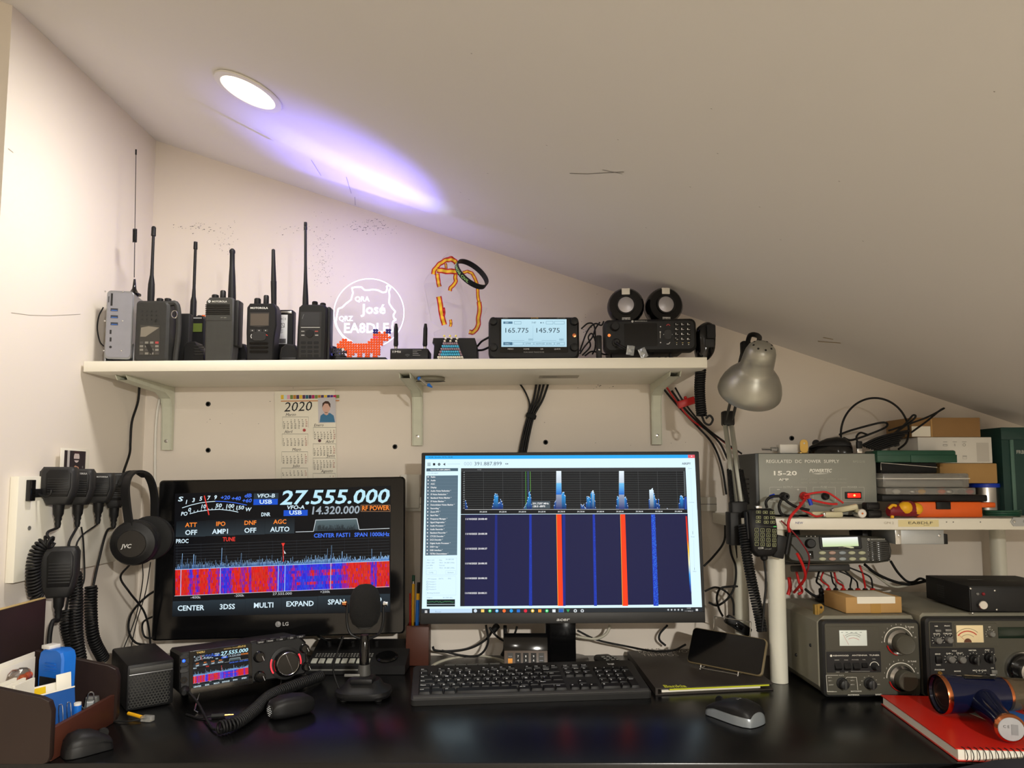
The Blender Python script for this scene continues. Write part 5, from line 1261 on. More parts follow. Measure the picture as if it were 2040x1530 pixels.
# ---- calculator
c0 = at(1004, 1322, 1.548); c1 = at(1092, 1318, 1.548); ctop = at(992, 1262, 1.584)
c0.z = DESK + .002; c1.z = DESK + .002
mw, W, H = frame(c0, c1, ctop)
t = thing('calculator', 'flat desk calculator with orange key leaning below the slim monitor', 'calculator', mw)
f = Face(mw, 0, (960, 1230, 6.58))
mat('taupe', (92, 80, 72), .4)
G().bbox(0, W, 0, .012, 0, H, .002).ob('body', 'taupe', t)
a, b = f(215, 200), f(835, 395); G().bbox(-.0005, W + .0005, -.0025, .002, H * .60, H + .0005, .001).ob('display_hood', 'black_gloss', t)
pr = Pr(f)
for i in range(5):
    x0 = W * (.08 + i * .178); x1 = x0 + W * .125; z0 = H * .13; z1 = H * .55
    G().prism(rr(x1 - x0, z1 - z0, .001, (x0 + x1) / 2, (z0 + z1) / 2), -.0006, .001).ob('key_column', 'black' if 0 < i < 4 else 'charcoal', t)
    for j in range(4):
        c = (232, 150, 30) if (i == 0 and j in (1, 2)) else None
        zz = z0 + (z1 - z0) * (.1 + j * .22)
        if c: pr.rect(x0 + .001, zz - .002, x1 - .001, zz + .006, c, 6)
        elif 0 < i < 4: pr.text(('', '0147', '.258', '=369')[i][j], (x0 + x1) / 2, zz, .0042, (225, 225, 225), 8, 'c', 1)
        else: pr.rect(x0 + .002, zz + .001, x1 - .002, zz + .0022, (130, 135, 150), 8)
pr.ob('legends', 'ink', t)
G().bbox(0, W, -.002, .003, -.0005, .004, .001).ob('front_edge', 'copper', t)
# ---- remote control
q = onz(1232, 1322, .004); q = V((at(1232, 1300, 1.585).x, 1.585, DESK + .0006))
mw = yawm(q, 14, 0)
t = thing('remote_control', 'black remote control with four coloured buttons beside the monitor foot', 'remote', mw)
G().loft([[(x, y, z) for x, z in rr(w_, h_, h_ * .45, 0, h_ / 2 + .0005, 4)] for (y, w_, h_) in ((-.045, .03, .014), (-.038, .042, .019), (0, .044, .02), (.05, .044, .02), (.10, .04, .016))]).ob('shell', 'black', t)
for i, m in enumerate(('red_plastic', 'green_plastic', 'yellow_plastic', 'blue_deep')): G().bbox(-.017 + i * .009, -.011 + i * .009, -.022, -.018, .0195, .0215, .0006).ob('colour_button', m, t)
bm_ = G().bbox(-.004, .004, -.0025, .0025, 0, .002, .0006).mesh('button', 'grey_metal')
for j in range(6):
    for i in range(3): inst(bm_, 'button', t, (-.012 + i * .012, -.008 + j * .014, .0198))
# ---- folder
A = onz(1306, 1386, .0); B = onz(1541, 1375, .0); C_ = onz(1250, 1301, .010)
ex = (B - A); ey_ = (C_ - A); ey_.z = 0; ex.z = 0
mw = Mx.Translation((A.x, A.y, DESK + .0005))
E1 = V((B.x - A.x, B.y - A.y, 0)); E2 = V((C_.x - A.x, C_.y - A.y, 0))
mat('folder_brown', (48, 42, 38), .55, var=.08)
t = thing('ring_folder', 'dark brown bank folder with yellow sheets lying right of the keyboard', 'folder', mw)
def plate(o2, s2, z0, z1, nm, m, e1=(0, 1), e2=(0, 1)):
    pts = [E1 * a + E2 * b for a, b in ((e1[0], e2[0]), (e1[1], e2[0]), (e1[1], e2[1]), (e1[0], e2[1]))]
    return G().loft([[(p.x, p.y, z0) for p in pts], [(p.x, p.y, z1) for p in pts]]).ob(nm, m, t, 0)
plate(0, 0, 0, .0022, 'back_cover', 'folder_brown'); plate(0, 0, .0115, .0138, 'front_cover', 'folder_brown'); plate(0, 0, .0022, .0115, 'spine', 'folder_brown', (0, .02))
plate(0, 0, .0026, .0070, 'loose_sheets', 'paper', (.06, .9), (.03, .95)); mat('yellow_sheet', (200, 205, 40), .6); plate(0, 0, .0074, .0108, 'yellow_sheets', 'yellow_sheet', (.12, .97), (.012, .96))
fm = mw.copy(); fm.translation.z += .0140
def onfold(a, b): q = onz(a, b, .0143); return (q.x - mw.translation.x, q.y - mw.translation.y)
pr = Pr()
def fold_text(s, a, b, a1, b1, h, col, bold=0):
    p0 = onfold(a, b); p1 = onfold(a1, b1); l = math.hypot(p1[0] - p0[0], p1[1] - p0[1]); pr.text(s, p0[0], p0[1], h, col, 1, 'l', bold, 0, 1, l, math.degrees(math.atan2(p1[1] - p0[1], p1[0] - p0[0])))
fold_text('Bankia', 1324, 1370, 1369, 1369, .017, (205, 210, 40), 1); fold_text('Banca personal', 1343, 1372, 1374, 1371, .004, (180, 185, 40))
fold_text('TIEMPOS', 1280, 1307, 1354, 1307, .022, (175, 168, 158)); fold_text('PARA NUEVOS', 1273, 1301, 1380, 1300, .022, (175, 168, 158)); fold_text('SOLUCIONES', 1268, 1295, 1375, 1294, .022, (175, 168, 158))
pr.v = [(x, z, .01405) for x, y, z in pr.v]; pr.ob('cover_print', 'ink', t)
FOLDZ = DESK + .0145
# ---- phone on a wire stand
BL = at(1367, 1318, 1.590); BR = at(1517, 1348, 1.486); TL = at(1371, 1247, 1.625)
mw, W, H = frame(BL, BR, TL)
t = thing('smartphone', 'dark smartphone in a clear yellowed case propped sideways on a wire stand', 'phone', mw)
mat('phone_case', (118, 104, 76), .3)
G().prism(rr(W, H, .009, W / 2, H / 2), 0, .010, .002).ob('case', 'phone_case', t)
G().prism(rr(W - .004, H - .004, .008, W / 2, H / 2), -.0008, .001).ob('glass', 'black_gloss', t)
mi = mw.inverted()
mz = min((mw @ V((x, .005, 0))).z for x in (0, W))
tw = thing('phone_stand', 'thin chromed wire stand holding the smartphone on the folder', 'phone stand', mw)
zb = FOLDZ + .0018
def wl(u, v, y): return mi @ at(u, v, y)
def gnd(x, y):
    p = mw @ V((x, y, 0)); p.z = zb; return mi @ p
for k in (.22, .72):
    tp = V((W * k, .016, H + .035))
    G().tube([gnd(W * k, -.012) + V((0, 0, .009)), gnd(W * k, -.010), gnd(W * k, .06), tp], .0012, 6, 1).ob('wire_leg', 'steel', tw)
G().tube([V((W * .22, .016, H + .035)), V((W * .72, .016, H + .035))], .0012, 6, 1).ob('cross_wire', 'steel', tw)
G().tube([gnd(W * .22, -.0105) + V((0, 0, .002)), gnd(W * .72, -.0105) + V((0, 0, .002))], .0012, 6, 1).ob('front_wire', 'steel', tw)
# ---- silver and black mouse
def mouse(name, label, c, yaw, m_top, m_side, L=.098, w_=.060, h=.036, logo=None):
    t = thing(name, label, 'mouse', yawm(c, yaw))
    prof = [(-.5, .12, .06), (-.497, .34, .2), (-.485, .56, .38), (-.46, .76, .60), (-.35, .95, .9), (-.15, 1.0, 1.0), (.08, .93, .92), (.28, .86, .70), (.42, .84, .52), (.48, .76, .42), (.5, .6, .30)]
    def ring(ys, ws, z0, z1, n=14): return [(ws / 2 * math.cos(math.pi * k / n), ys, z0 + (z1 - z0) * math.sin(math.pi * k / n) ** .7) for k in range(n + 1)]
    rings = [ring(L * y, w_ * k, h * .02, h * (.02 + .96 * q)) for y, k, q in prof]
    G().loft(rings).ob('shell', m_side, t, 60)
    rings = [ring(L * y * .985, w_ * k * .99, min(h * .46, h * q * .7), h * (.06 + .98 * q)) for y, k, q in prof[3:]]
    G().loft(rings).ob('top_cover', m_top, t, 60)
    G().T(Mx.Translation((0, L * .33, h * .66))).lathe([(.0075, -.003), (.0085, 0), (.0075, .003)], ax=(1, 0, 0), n=16).ob('wheel', 'rubber', t)
    if logo:
        pr = Pr(); pr.text(logo, 0, 0, .006, (170, 170, 168), 1, 'c', 1); pr.ob('badge', 'ink', t, Mx.Translation((0, -L * .12, h * 1.008)) @ Mx.Rotation(R(-88), 4, 'X'))
    return t
mat('mouse_grey', (128, 134, 138), .3, .2)
mouse('computer_mouse', 'black and silver wireless mouse on the desk right of the keyboard', onz(1465, 1432, .0006), 38, 'black', 'mouse_grey', logo='logi')
mouse('computer_mouse', 'plain black mouse in the corner beside the wooden desk organiser', onz(172, 1497, .0006), -46, 'black', 'black', L=.068, w_=.047, h=.034)
# ================================================================== wooden organiser and its contents, bottom left
BY0, BY1 = 1.095, 1.285; BXR = -.690; BXL = -.846
mw = Mx.Translation((BXL, BY0, DESK + .0005)); W = BXR - BXL; Ld = BY1 - BY0
t = thing('desk_organiser', 'dark wenge wooden letter rack with an open tray at the left end of the desk', 'desk organiser', mw)
def endp(y0, y1, h0, h1, nm):
    pts = [(0, 0), (W - .01, 0), (W - .003, .003), (W, .01), (W, h1 - .02), (W - .005, h1 - .006), (W - .018, h1), (0, h0)]
    return G().prism(pts, y0, y1, .0012).ob(nm, 'wenge', t, 30)
endp(0, .011, .125, .097, 'near_panel'); endp(Ld - .011, Ld, .125, .097, 'far_panel')
G().bbox(0, .009, -.004, Ld + .012, 0, .2095, .001).ob('back_panel', 'wenge', t)
mat('raw_edge', (190, 165, 110), .7); G().bbox(.0005, .0085, -.003, Ld + .011, .2095, .2112, .0004).ob('raw_top_edge', 'raw_edge', t)
G().bbox(W - .012, W - .004, .011, Ld - .011, 0, .048, .001).ob('front_rail', 'wood_red', t)
G().box(.009, W - .012, .011, Ld - .011, 0, .005).ob('bottom', 'wenge', t)
def inbox(u, v, x): return onx(u, v, x)
zb = DESK + .006
# blue dispenser, in front of the white papers
c = V((BXL + .080, BY1 - .062, zb)); mw2 = yawm(c, -22)
t = thing('tape_dispenser', 'large blue plastic dispenser sticking out of the wooden organiser', 'dispenser', mw2)
hh = onx(110, 1292, c.x).z - zb
ol = [(-.028, 0), (.028, 0), (.03, hh * .9), (.026, hh * .97), (.015, hh), (-.018, hh * .985), (-.026, hh * .95), (-.03, hh * .85)]
G().prism(ol, -.012, .014, .003).ob('body', 'blue_plastic', t)
for k in range(3): G().bbox(-.012, .014, -.014, -.011, hh * (.74 + .04 * k), hh * (.752 + .04 * k), .0004).ob('rib', 'blue_plastic', t)
G().bbox(-.022, .024, -.0138, -.0118, hh * .42, hh * .66, .0006).ob('label_panel', 'black', t)
G().bbox(-.026, -.006, -.010, .010, hh * .985, hh * 1.03, .001).ob('white_insert', 'white_plastic', t)
# packs of cards and papers
def card(nm, lab, cat, x, y, yaw, w_, h, th, m, lean=0, rl=None, z=None):
    tt = thing(nm, lab, cat, Mx.Translation((x, y, (zb + .0014) if z is None else z)) @ Mx.Rotation(R(yaw), 4, 'Z') @ Mx.Rotation(R(lean), 4, 'X'))
    G().bbox(-w_ / 2, w_ / 2, 0, th, 0, h, .0006).ob('sheet', m, tt); return tt
for i, (x, y, h_, w_) in enumerate(((BXL + .018, BY0 + .09, .118, .15), (BXL + .026, BY0 + .085, .112, .14))):
    tt = card('white_envelope', ('white envelope standing behind the blue dispenser', 'second white envelope in front of the tallest one in the rack')[i], 'envelope', x, y, 90, w_, h_, .002, 'paper'); 
tt = thing('card_pack', 'thick white pack of index cards in clear wrap at the near side of the rack', 'cards', Mx.Translation((BXL + .068, BY0 + .016, zb)))
for k in range(9): G().box(-.022 + k * .0048, -.018 + k * .0048, 0, .045, 0, .1 + .002 * (k % 3)).ob('card', 'paper', tt)
tt = thing('candy_bag', 'crinkled clear bag with red and orange pieces beside the blue dispenser', 'bag', Mx.Translation((BXL + .045, BY0 + .088, zb + .07)))
for (x, y, z, r_, m) in ((-.004, -.012, .008, .008, 'red_plastic'), (0, -.004, .018, .008, 'orange_plastic'), (.003, .004, .024, .007, 'orange_plastic'), (.003, .010, .018, .007, 'dark_red'), (-.002, -.016, -.004, .008, 'red_plastic'), (.004, .016, .026, .006, 'orange_plastic')): G().sph((x, y, z), r_, (1, 1.3, 1)).ob('sweet', m, tt)
G().loft([[(.014 * math.cos(a) * k + .004 * math.sin(5 * a), .028 * math.sin(a) * k, z) for a in [2 * math.pi * i / 16 for i in range(16)]] for k, z in ((.6, -.068), (.95, -.04), (1, 0), (.95, .02), (.75, .034), (.4, .04))]).ob('wrapper', 'film', tt, 0)
tt = card('paperclip_card', 'blue backing card of paperclips at the front of the organiser', 'paperclips', BXR - .034, BY0 + .064, 62, .07, .078, .0015, 'blue_deep', -8)
mat('clip_blue', (30, 80, 150), .4); tt.children[0].data.materials[0] = MT['clip_blue']
for i in range(4):
    x = -.018 + i * .013; G().tube([(x, -.001, .012), (x, -.001, .052), (x + .003, -.001, .056), (x + .006, -.001, .052), (x + .006, -.001, .018), (x + .003, -.001, .014)], .0006, 5, 3).ob('paperclip', 'steel', tt)
G().box(-.035, .035, -.0003, .0017, .0775, .0795).ob('white_edge', 'paper', tt)
tt = card('yellow_note_pad', 'yellow and white note pad wedged behind the paperclip card', 'note pad', BXR - .056, BY0 + .072, 60, .055, .086, .006, 'paper', -8)
pr = Pr(); pr.rect(-.03, .05, .005, .084, (230, 190, 20)); pr.ob('print', 'ink', tt)
tt = card('white_tag', 'blank cream tag standing beside the blue dispenser', 'tag', BXR - .040, BY0 + .100, 62, .024, .098, .0015, 'paper', -6)
for (nm, lab, x, y, yaw, s_, m) in (('binder_clip', 'black bulldog clip among the stationery in the tray', BXR - .030, BY0 + .118, 50, (.028, .016, .03), 'black'), ('metal_clip', 'pale metal clip in the far end of the tray', BXR - .026, BY0 + .145, 20, (.018, .01, .042), 'galvanised'), ('eraser', 'grey rounded rubber at the far end of the tray', BXR - .032, BY0 + .160, 10, (.03, .012, .045), 'grey_metal')):
    tt = thing(nm, lab, 'stationery', yawm(V((x, y, zb)), yaw))
    G().prism([(-s_[0] / 2, 0), (s_[0] / 2, 0), (s_[0] * .3, s_[2]), (-s_[0] * .3, s_[2])], -s_[1] / 2, s_[1] / 2, .002).ob('body', m, tt)
    if nm != 'eraser': G().tube([(-s_[0] * .3, 0, s_[2] * .9), (-s_[0] * .2, 0, s_[2] * 1.3), (s_[0] * .2, 0, s_[2] * 1.3), (s_[0] * .3, 0, s_[2] * .9)], .001, 6, 3).ob('wire_loop', 'steel', tt)
tt = thing('glue_stick', 'tiny blue and white battery-shaped tube beside the paperclip card', 'tube', Mx.Translation((BXR - .02, BY0 + .098, zb)))
G().cyl((0, 0, 0), (0, 0, .05), .006, n=14).ob('barrel', 'blue_plastic', tt); G().cyl((0, 0, .05), (0, 0, .054), .0055, n=14).ob('cap', 'white_plastic', tt)
# ---- network plug and loose jack on the desk
q = onz(290, 1432, .004); t = thing('network_plug', 'clear network plug on a short yellow cable in front of the box loudspeaker', 'plug', yawm(V((q.x, q.y, DESK + .0006)), -12))
G().bbox(-.006, .014, -.006, .006, 0, .009, .001).ob('plug', 'clear_plastic', t); G().tube([(-.004, 0, .005), (-.02, .004, .006), (-.045, .012, .006)], .003, 8).ob('yellow_boot', 'yellow_plastic', t)
G().tube([(.002, .003, .005), (-.02, -.014, .0025), (-.06, -.02, .002)], .0012, 6).ob('thin_wire', 'black', t)
q = onz(455, 1425, .004); t = thing('audio_jack', 'black cable ending in a gold jack plug under the transceiver', 'plug', yawm(V((q.x, q.y, DESK + .0045)), 14))
G().cyl((-.028, 0, 0), (-.006, 0, 0), .0042, n=12).ob('sleeve', 'black', t); G().cyl((-.006, 0, 0), (.009, 0, 0), .0019, .0012, 10).ob('jack_pin', 'brass', t); G().tube([(-.028, 0, 0), (-.05, .004, -.0022), (-.075, .03, -.0022)], .0018, 6).ob('cable', 'black', t)
# ================================================================== left wall: hanger board, microphones, headphones
PX = XL + .016
def lw(u, v, dx=0.0): return onx(u, v, PX + dx)
a = lw(38, 949); b = lw(241, 949); zt = a.z; zbm = lw(36, 1160).z
t = thing('hanger_board', 'white board screwed to the left wall carrying the hanging microphones', 'board', Mx.Translation((XL, a.y, zbm)))
mi = Mx.Translation((-XL, -a.y, -zbm))
G().bbox(.0005, .016, 0, b.y - a.y, 0, zt - zbm, .001).ob('panel', 'white_laminate', t)
for (u, v) in ((58, 1052), (224, 1027)):
    q = lw(u, v); G().T(mi).lathe([(.0042, 0), (.004, .0012), (.0016, .0012), (.0014, .0004)], (PX, q.y, q.z), (1, 0, 0), 12).ob('screw', 'grey_metal', t)
q0, q1 = lw(52, 956), lw(76, 997)
t = thing('hook_rail', 'black metal hook rail fixed to the white board behind the microphones', 'hook rail', Mx.Translation((PX, q0.y, q1.z)))
G().bbox(.0004, .009, 0, .015, 0, q0.z - q1.z, .001).ob('end_plate', 'black_gloss', t)
G().bbox(.0004, .004, .013, lw(232, 970).y - q0.y, .006, .022, .001).ob('rail', 'black', t)
for k in range(5): yy = .03 + k * (lw(232, 970).y - q0.y - .05) / 4; G().tube([(.003, yy, .012), (.016, yy, .008), (.026, yy, .012), (.028, yy, .02)], .0022, 6).ob('hook', 'black', t)
# photo card tucked behind the board
q = onx(115, 892, XL + .003); q1 = onx(172, 892, XL + .003); q2 = onx(113, 955, XL + .003)
mw, W, H = frame(V((XL + .012, q.y - .004, q2.z)), V((XL + .003, q1.y + .012, q2.z)), V((XL + .012, q.y - .004, q.z)))
t = thing('photo_card', 'small dark photo print tucked above the white board', 'photo', mw); G().bbox(0, W, 0, .0008, -.01, H, .0002).ob('card', 'paper', t)
f = Face(mw, 0, (0, 880, 4.25)); pr = Pr(f); pr.rect(W * .12, .001, W * .86, H * .93, (38, 26, 30)); pr.rect(W * .22, .001, W * .3, H * .93, (190, 185, 180), 2)
pr.disc(W * .54, H * .72, W * .1, (205, 190, 185), 2); pr.rect(W * .44, H * .84, W * .64, H * .92, (60, 30, 35), 3); pr.rect(W * .44, H * .62, W * .64, H * .67, (40, 24, 28), 3); pr.poly([(W * .38, .001), (W * .68, .001), (W * .62, H * .4), (W * .5, H * .45), (W * .42, H * .35)], (205, 150, 120), 2); pr.text('*', W * .76, H * .3, H * .14, (160, 160, 160), 3, 'c')
pr.ob('print', 'paper_ink', t)
# hanging speaker microphones
mat('mic_black', (34, 34, 35), .55, var=.1)
def spkmic(label, u, v0, v1, y_yaw, w_, txt=True, d=.030, small=False, dx=.028):
    p = lw((u), v1, dx); top = lw(u, v0, dx); h = top.z - p.z
    mwm = yawm(V((p.x, p.y, p.z)), y_yaw)
    t = thing('speaker_microphone', label, 'microphone', mwm, 'microphones on the left wall')
    ol = [(-w_ * .30, 0), (w_ * .30, 0), (w_ * .42, h * .2), (w_ * .5, h * .45), (w_ * .5, h * .9), (w_ * .42, h), (-w_ * .42, h), (-w_ * .5, h * .9), (-w_ * .5, h * .45), (-w_ * .42, h * .2)]
    G().prism(ol, 0, d, .005).ob('body', 'mic_black', t, 50)
    pf = [(-w_ * .28, h * .22), (w_ * .34, h * .22), (w_ * .42, h * .45), (w_ * .42, h * .82), (w_ * .34, h * .93), (-w_ * .2, h * .93), (-w_ * .3, h * .82)]
    G().prism(pf, -.002, .002, .001).ob('grille_plate', 'black', t, 50)
    for k in range(7): G().bbox(-w_ * .24, w_ * .36, -.0032, -.001, h * (.30 + .062 * k), h * (.322 + .062 * k), .0004).ob('grille_rib', 'mic_black', t)
    G().bbox(-w_ * .5 - .003, -w_ * .5 + .002, .006, d - .006, h * .5, h * .9, .002).ob('talk_button', 'dark_grey', t)
    if txt:
        pr = Pr(None, -.002); pr.text('MOTOROLA', -w_ * .02, h * .845, h * .05, (200, 200, 200), 3, 'l', 1, 0, 1, w_ * .38); m_logo(pr, -w_ * .1, h * .865, h * .035); pr.ob('badge', 'ink', t)
    G().lathe([(.0105, .004), (.0095, -.008), (.0088, -.02), (.006, -.026), (.0065, -.03), (.0048, -.034), (.0056, -.038), (.004, -.046)], (0, d * .5, .002), (0, 0, 1), 14).ob('strain_relief', 'rubber', t)
    return mwm @ V((0, d * .5, -.044)), h
MC = []
MC.append(spkmic('nearest black speaker microphone on the hook rail, with a smooth thumb button', 110, 930, 1006, 10, .060, False)[0])
MC.append(spkmic('second hanging speaker microphone, white badge, between two others', 150, 934, 1006, 12, .054)[0])
MC.append(spkmic('third hanging speaker microphone with a white badge', 192, 942, 1002, 14, .056)[0])
MC.append(spkmic('farthest hanging hand microphone, next to the headphones', 228, 942, 1012, 30, .044, False)[0])
MC.append(spkmic('larger speaker microphone hanging lower, with two pale dots', 112, 1092, 1192, 18, .060, False, .036, dx=.038)[0])
# ================================================================== white riser on the right of the desk
RY0 = 1.50; RZ1 = at(1700, 1033, RY0).z; RZ0 = at(1700, 1055.5, RY0).z
rx0 = at(1482, 1040, RY0).x; rx1 = 1.20
t = thing('desk_riser', 'white raised shelf on round legs standing on the right of the desk', 'shelf', Mx.Translation((rx0, RY0, DESK)))
G().bbox(0, rx1 - rx0, 0, .235, RZ0 - DESK, RZ1 - DESK, .0012).ob('board', 'white_laminate', t)
for (u, v, y, r) in ((1548, 1200, RY0 + .022, .0178), (1476, 1150, RY0 + .20, .0165), (1989, 1110, RY0 + .20, .0165)):
    q = at(u, v, y); G().lathe([(r, .0004), (r, RZ0 - DESK)], (q.x - rx0, y - RY0, 0), n=28).ob('leg', 'white_enamel', t)
mi = Mx.Translation((-rx0, -RY0, -DESK)); f = Face(Mx.Translation((rx0, RY0, DESK)), 0, (1740, 780, 5.1))
pr = Pr(f); pr.mrect(250, 1303, 665, 1374, (226, 212, 160)); pr.mtext('EA8DLF', 350, 1347, 26, (60, 56, 50), 605, bold=0); pr.mtext('Jose', 510, 1362, 10, (110, 100, 80), 570); pr.ob('tape_label', 'paper_ink', t)
pr = Pr(f); pr.mtext('GP4 2', 105, 1345, 22, (170, 160, 140), 208); pr.ob('handwriting', 'paper_ink', t); pr = Pr(f)
for a in (742, 810, 1086): x, z = f(a, 1326); G().lathe([(.0014, -.0004), (.0012, -.0008)], (x, 0, z), (0, 1, 0), 10).ob('nail', 'grey_metal', t)
f2 = Face(Mx.Translation((rx0, RY0, DESK)), 0, (1560, 990, 8.5)); x, z = f2(205, 455); pr.text('NEW', x, z, .0042, (70, 80, 140), 3, 'l', 0, .1, 1, f2(335, 445)[0] - x)
pr.ob('handwriting', 'paper_ink', t)
a, b = f(1385, 1280), f(1560, 1368); pl = G().prism([(a[0] + .006, b[1]), (b[0] + .03, b[1]), (b[0] + .03, a[1]), (a[0] + .006, a[1]), (a[0], (a[1] + b[1]) / 2)], -.0022, 0.0).ob('joint_plate', 'galvanised', t, 0)
for u in (1420, 1525): x, z = f(u, 1320); G().lathe([(.003, -.0022), (.0026, -.0042), (.001, -.0046)], (x, 0, z), (0, 1, 0), 12).ob('screw', 'steel', pl)
RT = RZ1 + .0006
def rbox(name, label, cat, uL, uR, vT, y, dep, m, z0=None, vB=None, bev=.002, part='body', yaw=0.0, group=None):
    zb = RT if z0 is None else z0
    if vB is not None: zb = at(uL, vB, y).z
    L_ = at(uL, vT, y); R_ = at(uR, vT, y)
    h = L_.z - zb; W = R_.x - L_.x
    mw = yawm(V((L_.x, y, zb)), yaw)
    t = thing(name, label, cat, mw, group)
    G().bbox(0, W, 0, dep, 0, h, bev).ob(part, m, t)
    return t, mw, W, h
# ---- power supply
mw, W, H = frame(V((at(1514, 1012, 1.555).x, 1.555, RT + .004)), V((at(1748, 1012, 1.555).x, 1.555, RT + .004)), V((at(1514, 1012, 1.555).x, 1.555, at(1511, 904, 1.555).z)))
t = thing('power_supply', 'grey regulated power supply with a lit red switch on the white riser', 'power supply', mw)
G().bbox(0, W, 0, .004, 0, H, .001).ob('front_panel', 'psu_grey', t)
mat('psu_case', (70, 74, 76), .45, .2)
G().bbox(-.006, W + .003, .004, .16, 0, H + .001, .001).ob('case', 'psu_case', t)
for i in range(5): G().bbox(-.0072, -.0055, .05, .10, H * (.25 + .08 * i), H * (.27 + .08 * i), .0003).ob('vent', 'black', t)
for (x, y) in ((.02, .02), (W - .02, .02), (.02, .14), (W - .02, .14)): G().cyl((x, y, -.0035), (x, y, .001), .008, n=10).ob('rubber_foot', 'rubber', t)
f = Face(mw, 0, (1460, 780, 5.466)); pr = Pr(f); cp = (240, 240, 232)
pr.mtext('REGULATED  DC  POWER  SUPPLY', 360, 777, 34, cp, 1157); pr.mtext('RPS1210', 1307, 775, 24, (175, 175, 165), 1437); pr.mtext('15-20', 425, 911, 46, (245, 245, 238), 698, bold=1); pr.mtext('AMP', 500, 970, 24, (238, 238, 230), 608, bold=1)
pr.mtext('POWERTEC', 830, 880, 38, cp, 1072, shear=.25, bold=1); pr.mpoly([(860, 893), (1050, 891), (930, 900)], cp)
pr.mtext('INPUT  220V AC  50Hz    OUTPUT  13.8V DC', 742, 962, 15, (165, 165, 155), 1238); pr.mtext('WITH  SHORT  CIRCUIT  PROTECTION', 740, 1001, 15, (165, 165, 155), 1235)
for (a, b, s, c0, c1) in ((402, 802, 'OUTPUT', 545, 652), (873, 1115, 'FUSE', 955, 1025), (1180, 1428, 'POWER', 1248, 1355)):
    pr.mline([(c0 - 8, 1042), (a, 1042), (a, 1196), (b, 1198), (b, 1042), (c1 + 8, 1042)], 4, (190, 190, 182)); pr.mtext(s, c0, 1052, 22, (195, 195, 188), c1)
pr.mrect(480, 1066, 510, 1070, cp); pr.mrect(698, 1066, 722, 1070, cp); pr.mrect(708, 1056, 712, 1080, cp)
pr.ob('print', 'ink', t)
a, b = f(1218, 1093), f(1397, 1168); G().bbox(a[0], b[0], -.003, .002, b[1], a[1], .001).ob('switch_frame', 'black', t)
mat('red_switch', (230, 30, 25), .3, emit=(255, 40, 20), es=.9); mat('neon', (255, 190, 80), .3, emit=(255, 200, 90), es=2.5)
a, b = f(1240, 1106), f(1382, 1156); sw = G().bbox(a[0], b[0], -.005, -.002, b[1], a[1], .001).ob('rocker_switch', 'red_switch', t)
x, z = f(1312, 1130); G().lathe([(.0022, -.0052), (.001, -.0058)], (x, 0, z), (0, 1, 0), 10).ob('neon_spot', 'neon', sw)
def post(u, v, m, nm='terminal'):
    x, z = f(u, v); G().lathe([(.009, 0), (.009, -.004), (.0068, -.006), (.0075, -.018), (.0062, -.021), (.003, -.021), (.0028, -.012)], (x, 0, z), (0, 1, 0), 18).ob(nm, m, t); return mw @ V((x, -.02, z))
TB = post(548, 1140, 'black'); TR_ = post(768, 1138, 'red_plastic'); x, z = f(1000, 1140); G().lathe([(.008, 0), (.0075, -.008), (.006, -.01)], (x, 0, z), (0, 1, 0), 18).ob('fuse_cap', 'black', t)
PT = mw.translation.z + H + .0018
# ---- things on the power supply
q = at(1555, 893, 1.60); t = thing('white_adapter', 'small white plug adapter with a metal pin lying on the power supply', 'adapter', Mx.Translation((q.x, 1.60, PT)))
G().bbox(-.006, .042, -.011, .011, 0, .021, .003).ob('body', 'white_plastic', t); G().cyl((-.006, 0, .010), (-.022, 0, .010), .0045, n=12).ob('clear_sleeve', 'clear_plastic', t); G().cyl((-.02, 0, .010), (-.042, 0, .010), .0024, n=10).ob('pin', 'steel', t)
q = at(1602, 890, 1.575); t = thing('brass_plate', 'small brass angle plate standing on the power supply', 'plate', Mx.Translation((q.x, 1.575, PT)))
G().prism(rr(.018, .03, .008, 0, .0155), 0, .002, .0003).ob('leaf', 'brass', t); G().bbox(-.009, .009, .002, .018, 0, .002, .0004).ob('foot_leaf', 'brass', t); G().cyl((0, -.001, .022), (0, .0005, .022), .002, n=8).ob('rivet', 'steel', t)
q = at(1655, 890, 1.60); tm = mouse('computer_mouse', 'old black mouse lying on top of the grey power supply', V((q.x, 1.60, PT)), 62, 'black', 'black_gloss', L=.092, w_=.058, h=.036)
# ---- stacked cases right of the supply
zz = RT
t, mw, W, h = rbox('tool_case', 'orange plastic tool case with a black latch at the bottom of the stack', 'case', 1826, 1957, 1000, 1.53, .07, 'orange_plastic', bev=.003, part='base')
f = Face(mw, 0, (1740, 780, 5.1)); a, b = f(632, 1140), f(778, 1196); G().bbox(a[0], b[0], -.004, .002, b[1], h + .0004, .001).ob('latch', 'black', t)
G().bbox(W - .002, W + .032, .004, .03, h * .62, h * .97, .003).ob('handle', 'orange_plastic', t)
zz = RT + h + .0006
t, mw, W, h = rbox('black_case', 'flat black tray case lying on the orange tool case', 'case', 1757, 1968, 986, 1.535, .066, 'black', z0=zz, bev=.003); zz += h + .0006
t, mw, W, h = rbox('parts_organiser', 'low clear parts organiser filled with small coloured hardware', 'organiser', 1764, 1944, 972, 1.535, .065, 'clear_plastic', z0=zz, part='clear_shell'); 
for i, (k, m) in enumerate(((.14, 'white_plastic'), (.32, 'steel'), (.42, 'yellow_plastic'), (.64, 'orange_plastic'), (.72, 'steel'), (.86, 'grey_metal'), (.95, 'red_plastic'))): G().sph((W * k, .01, h * .45), h * .38, (1.6, 1, .9)).ob('hardware_piece', m, t)
zz += h + .0006
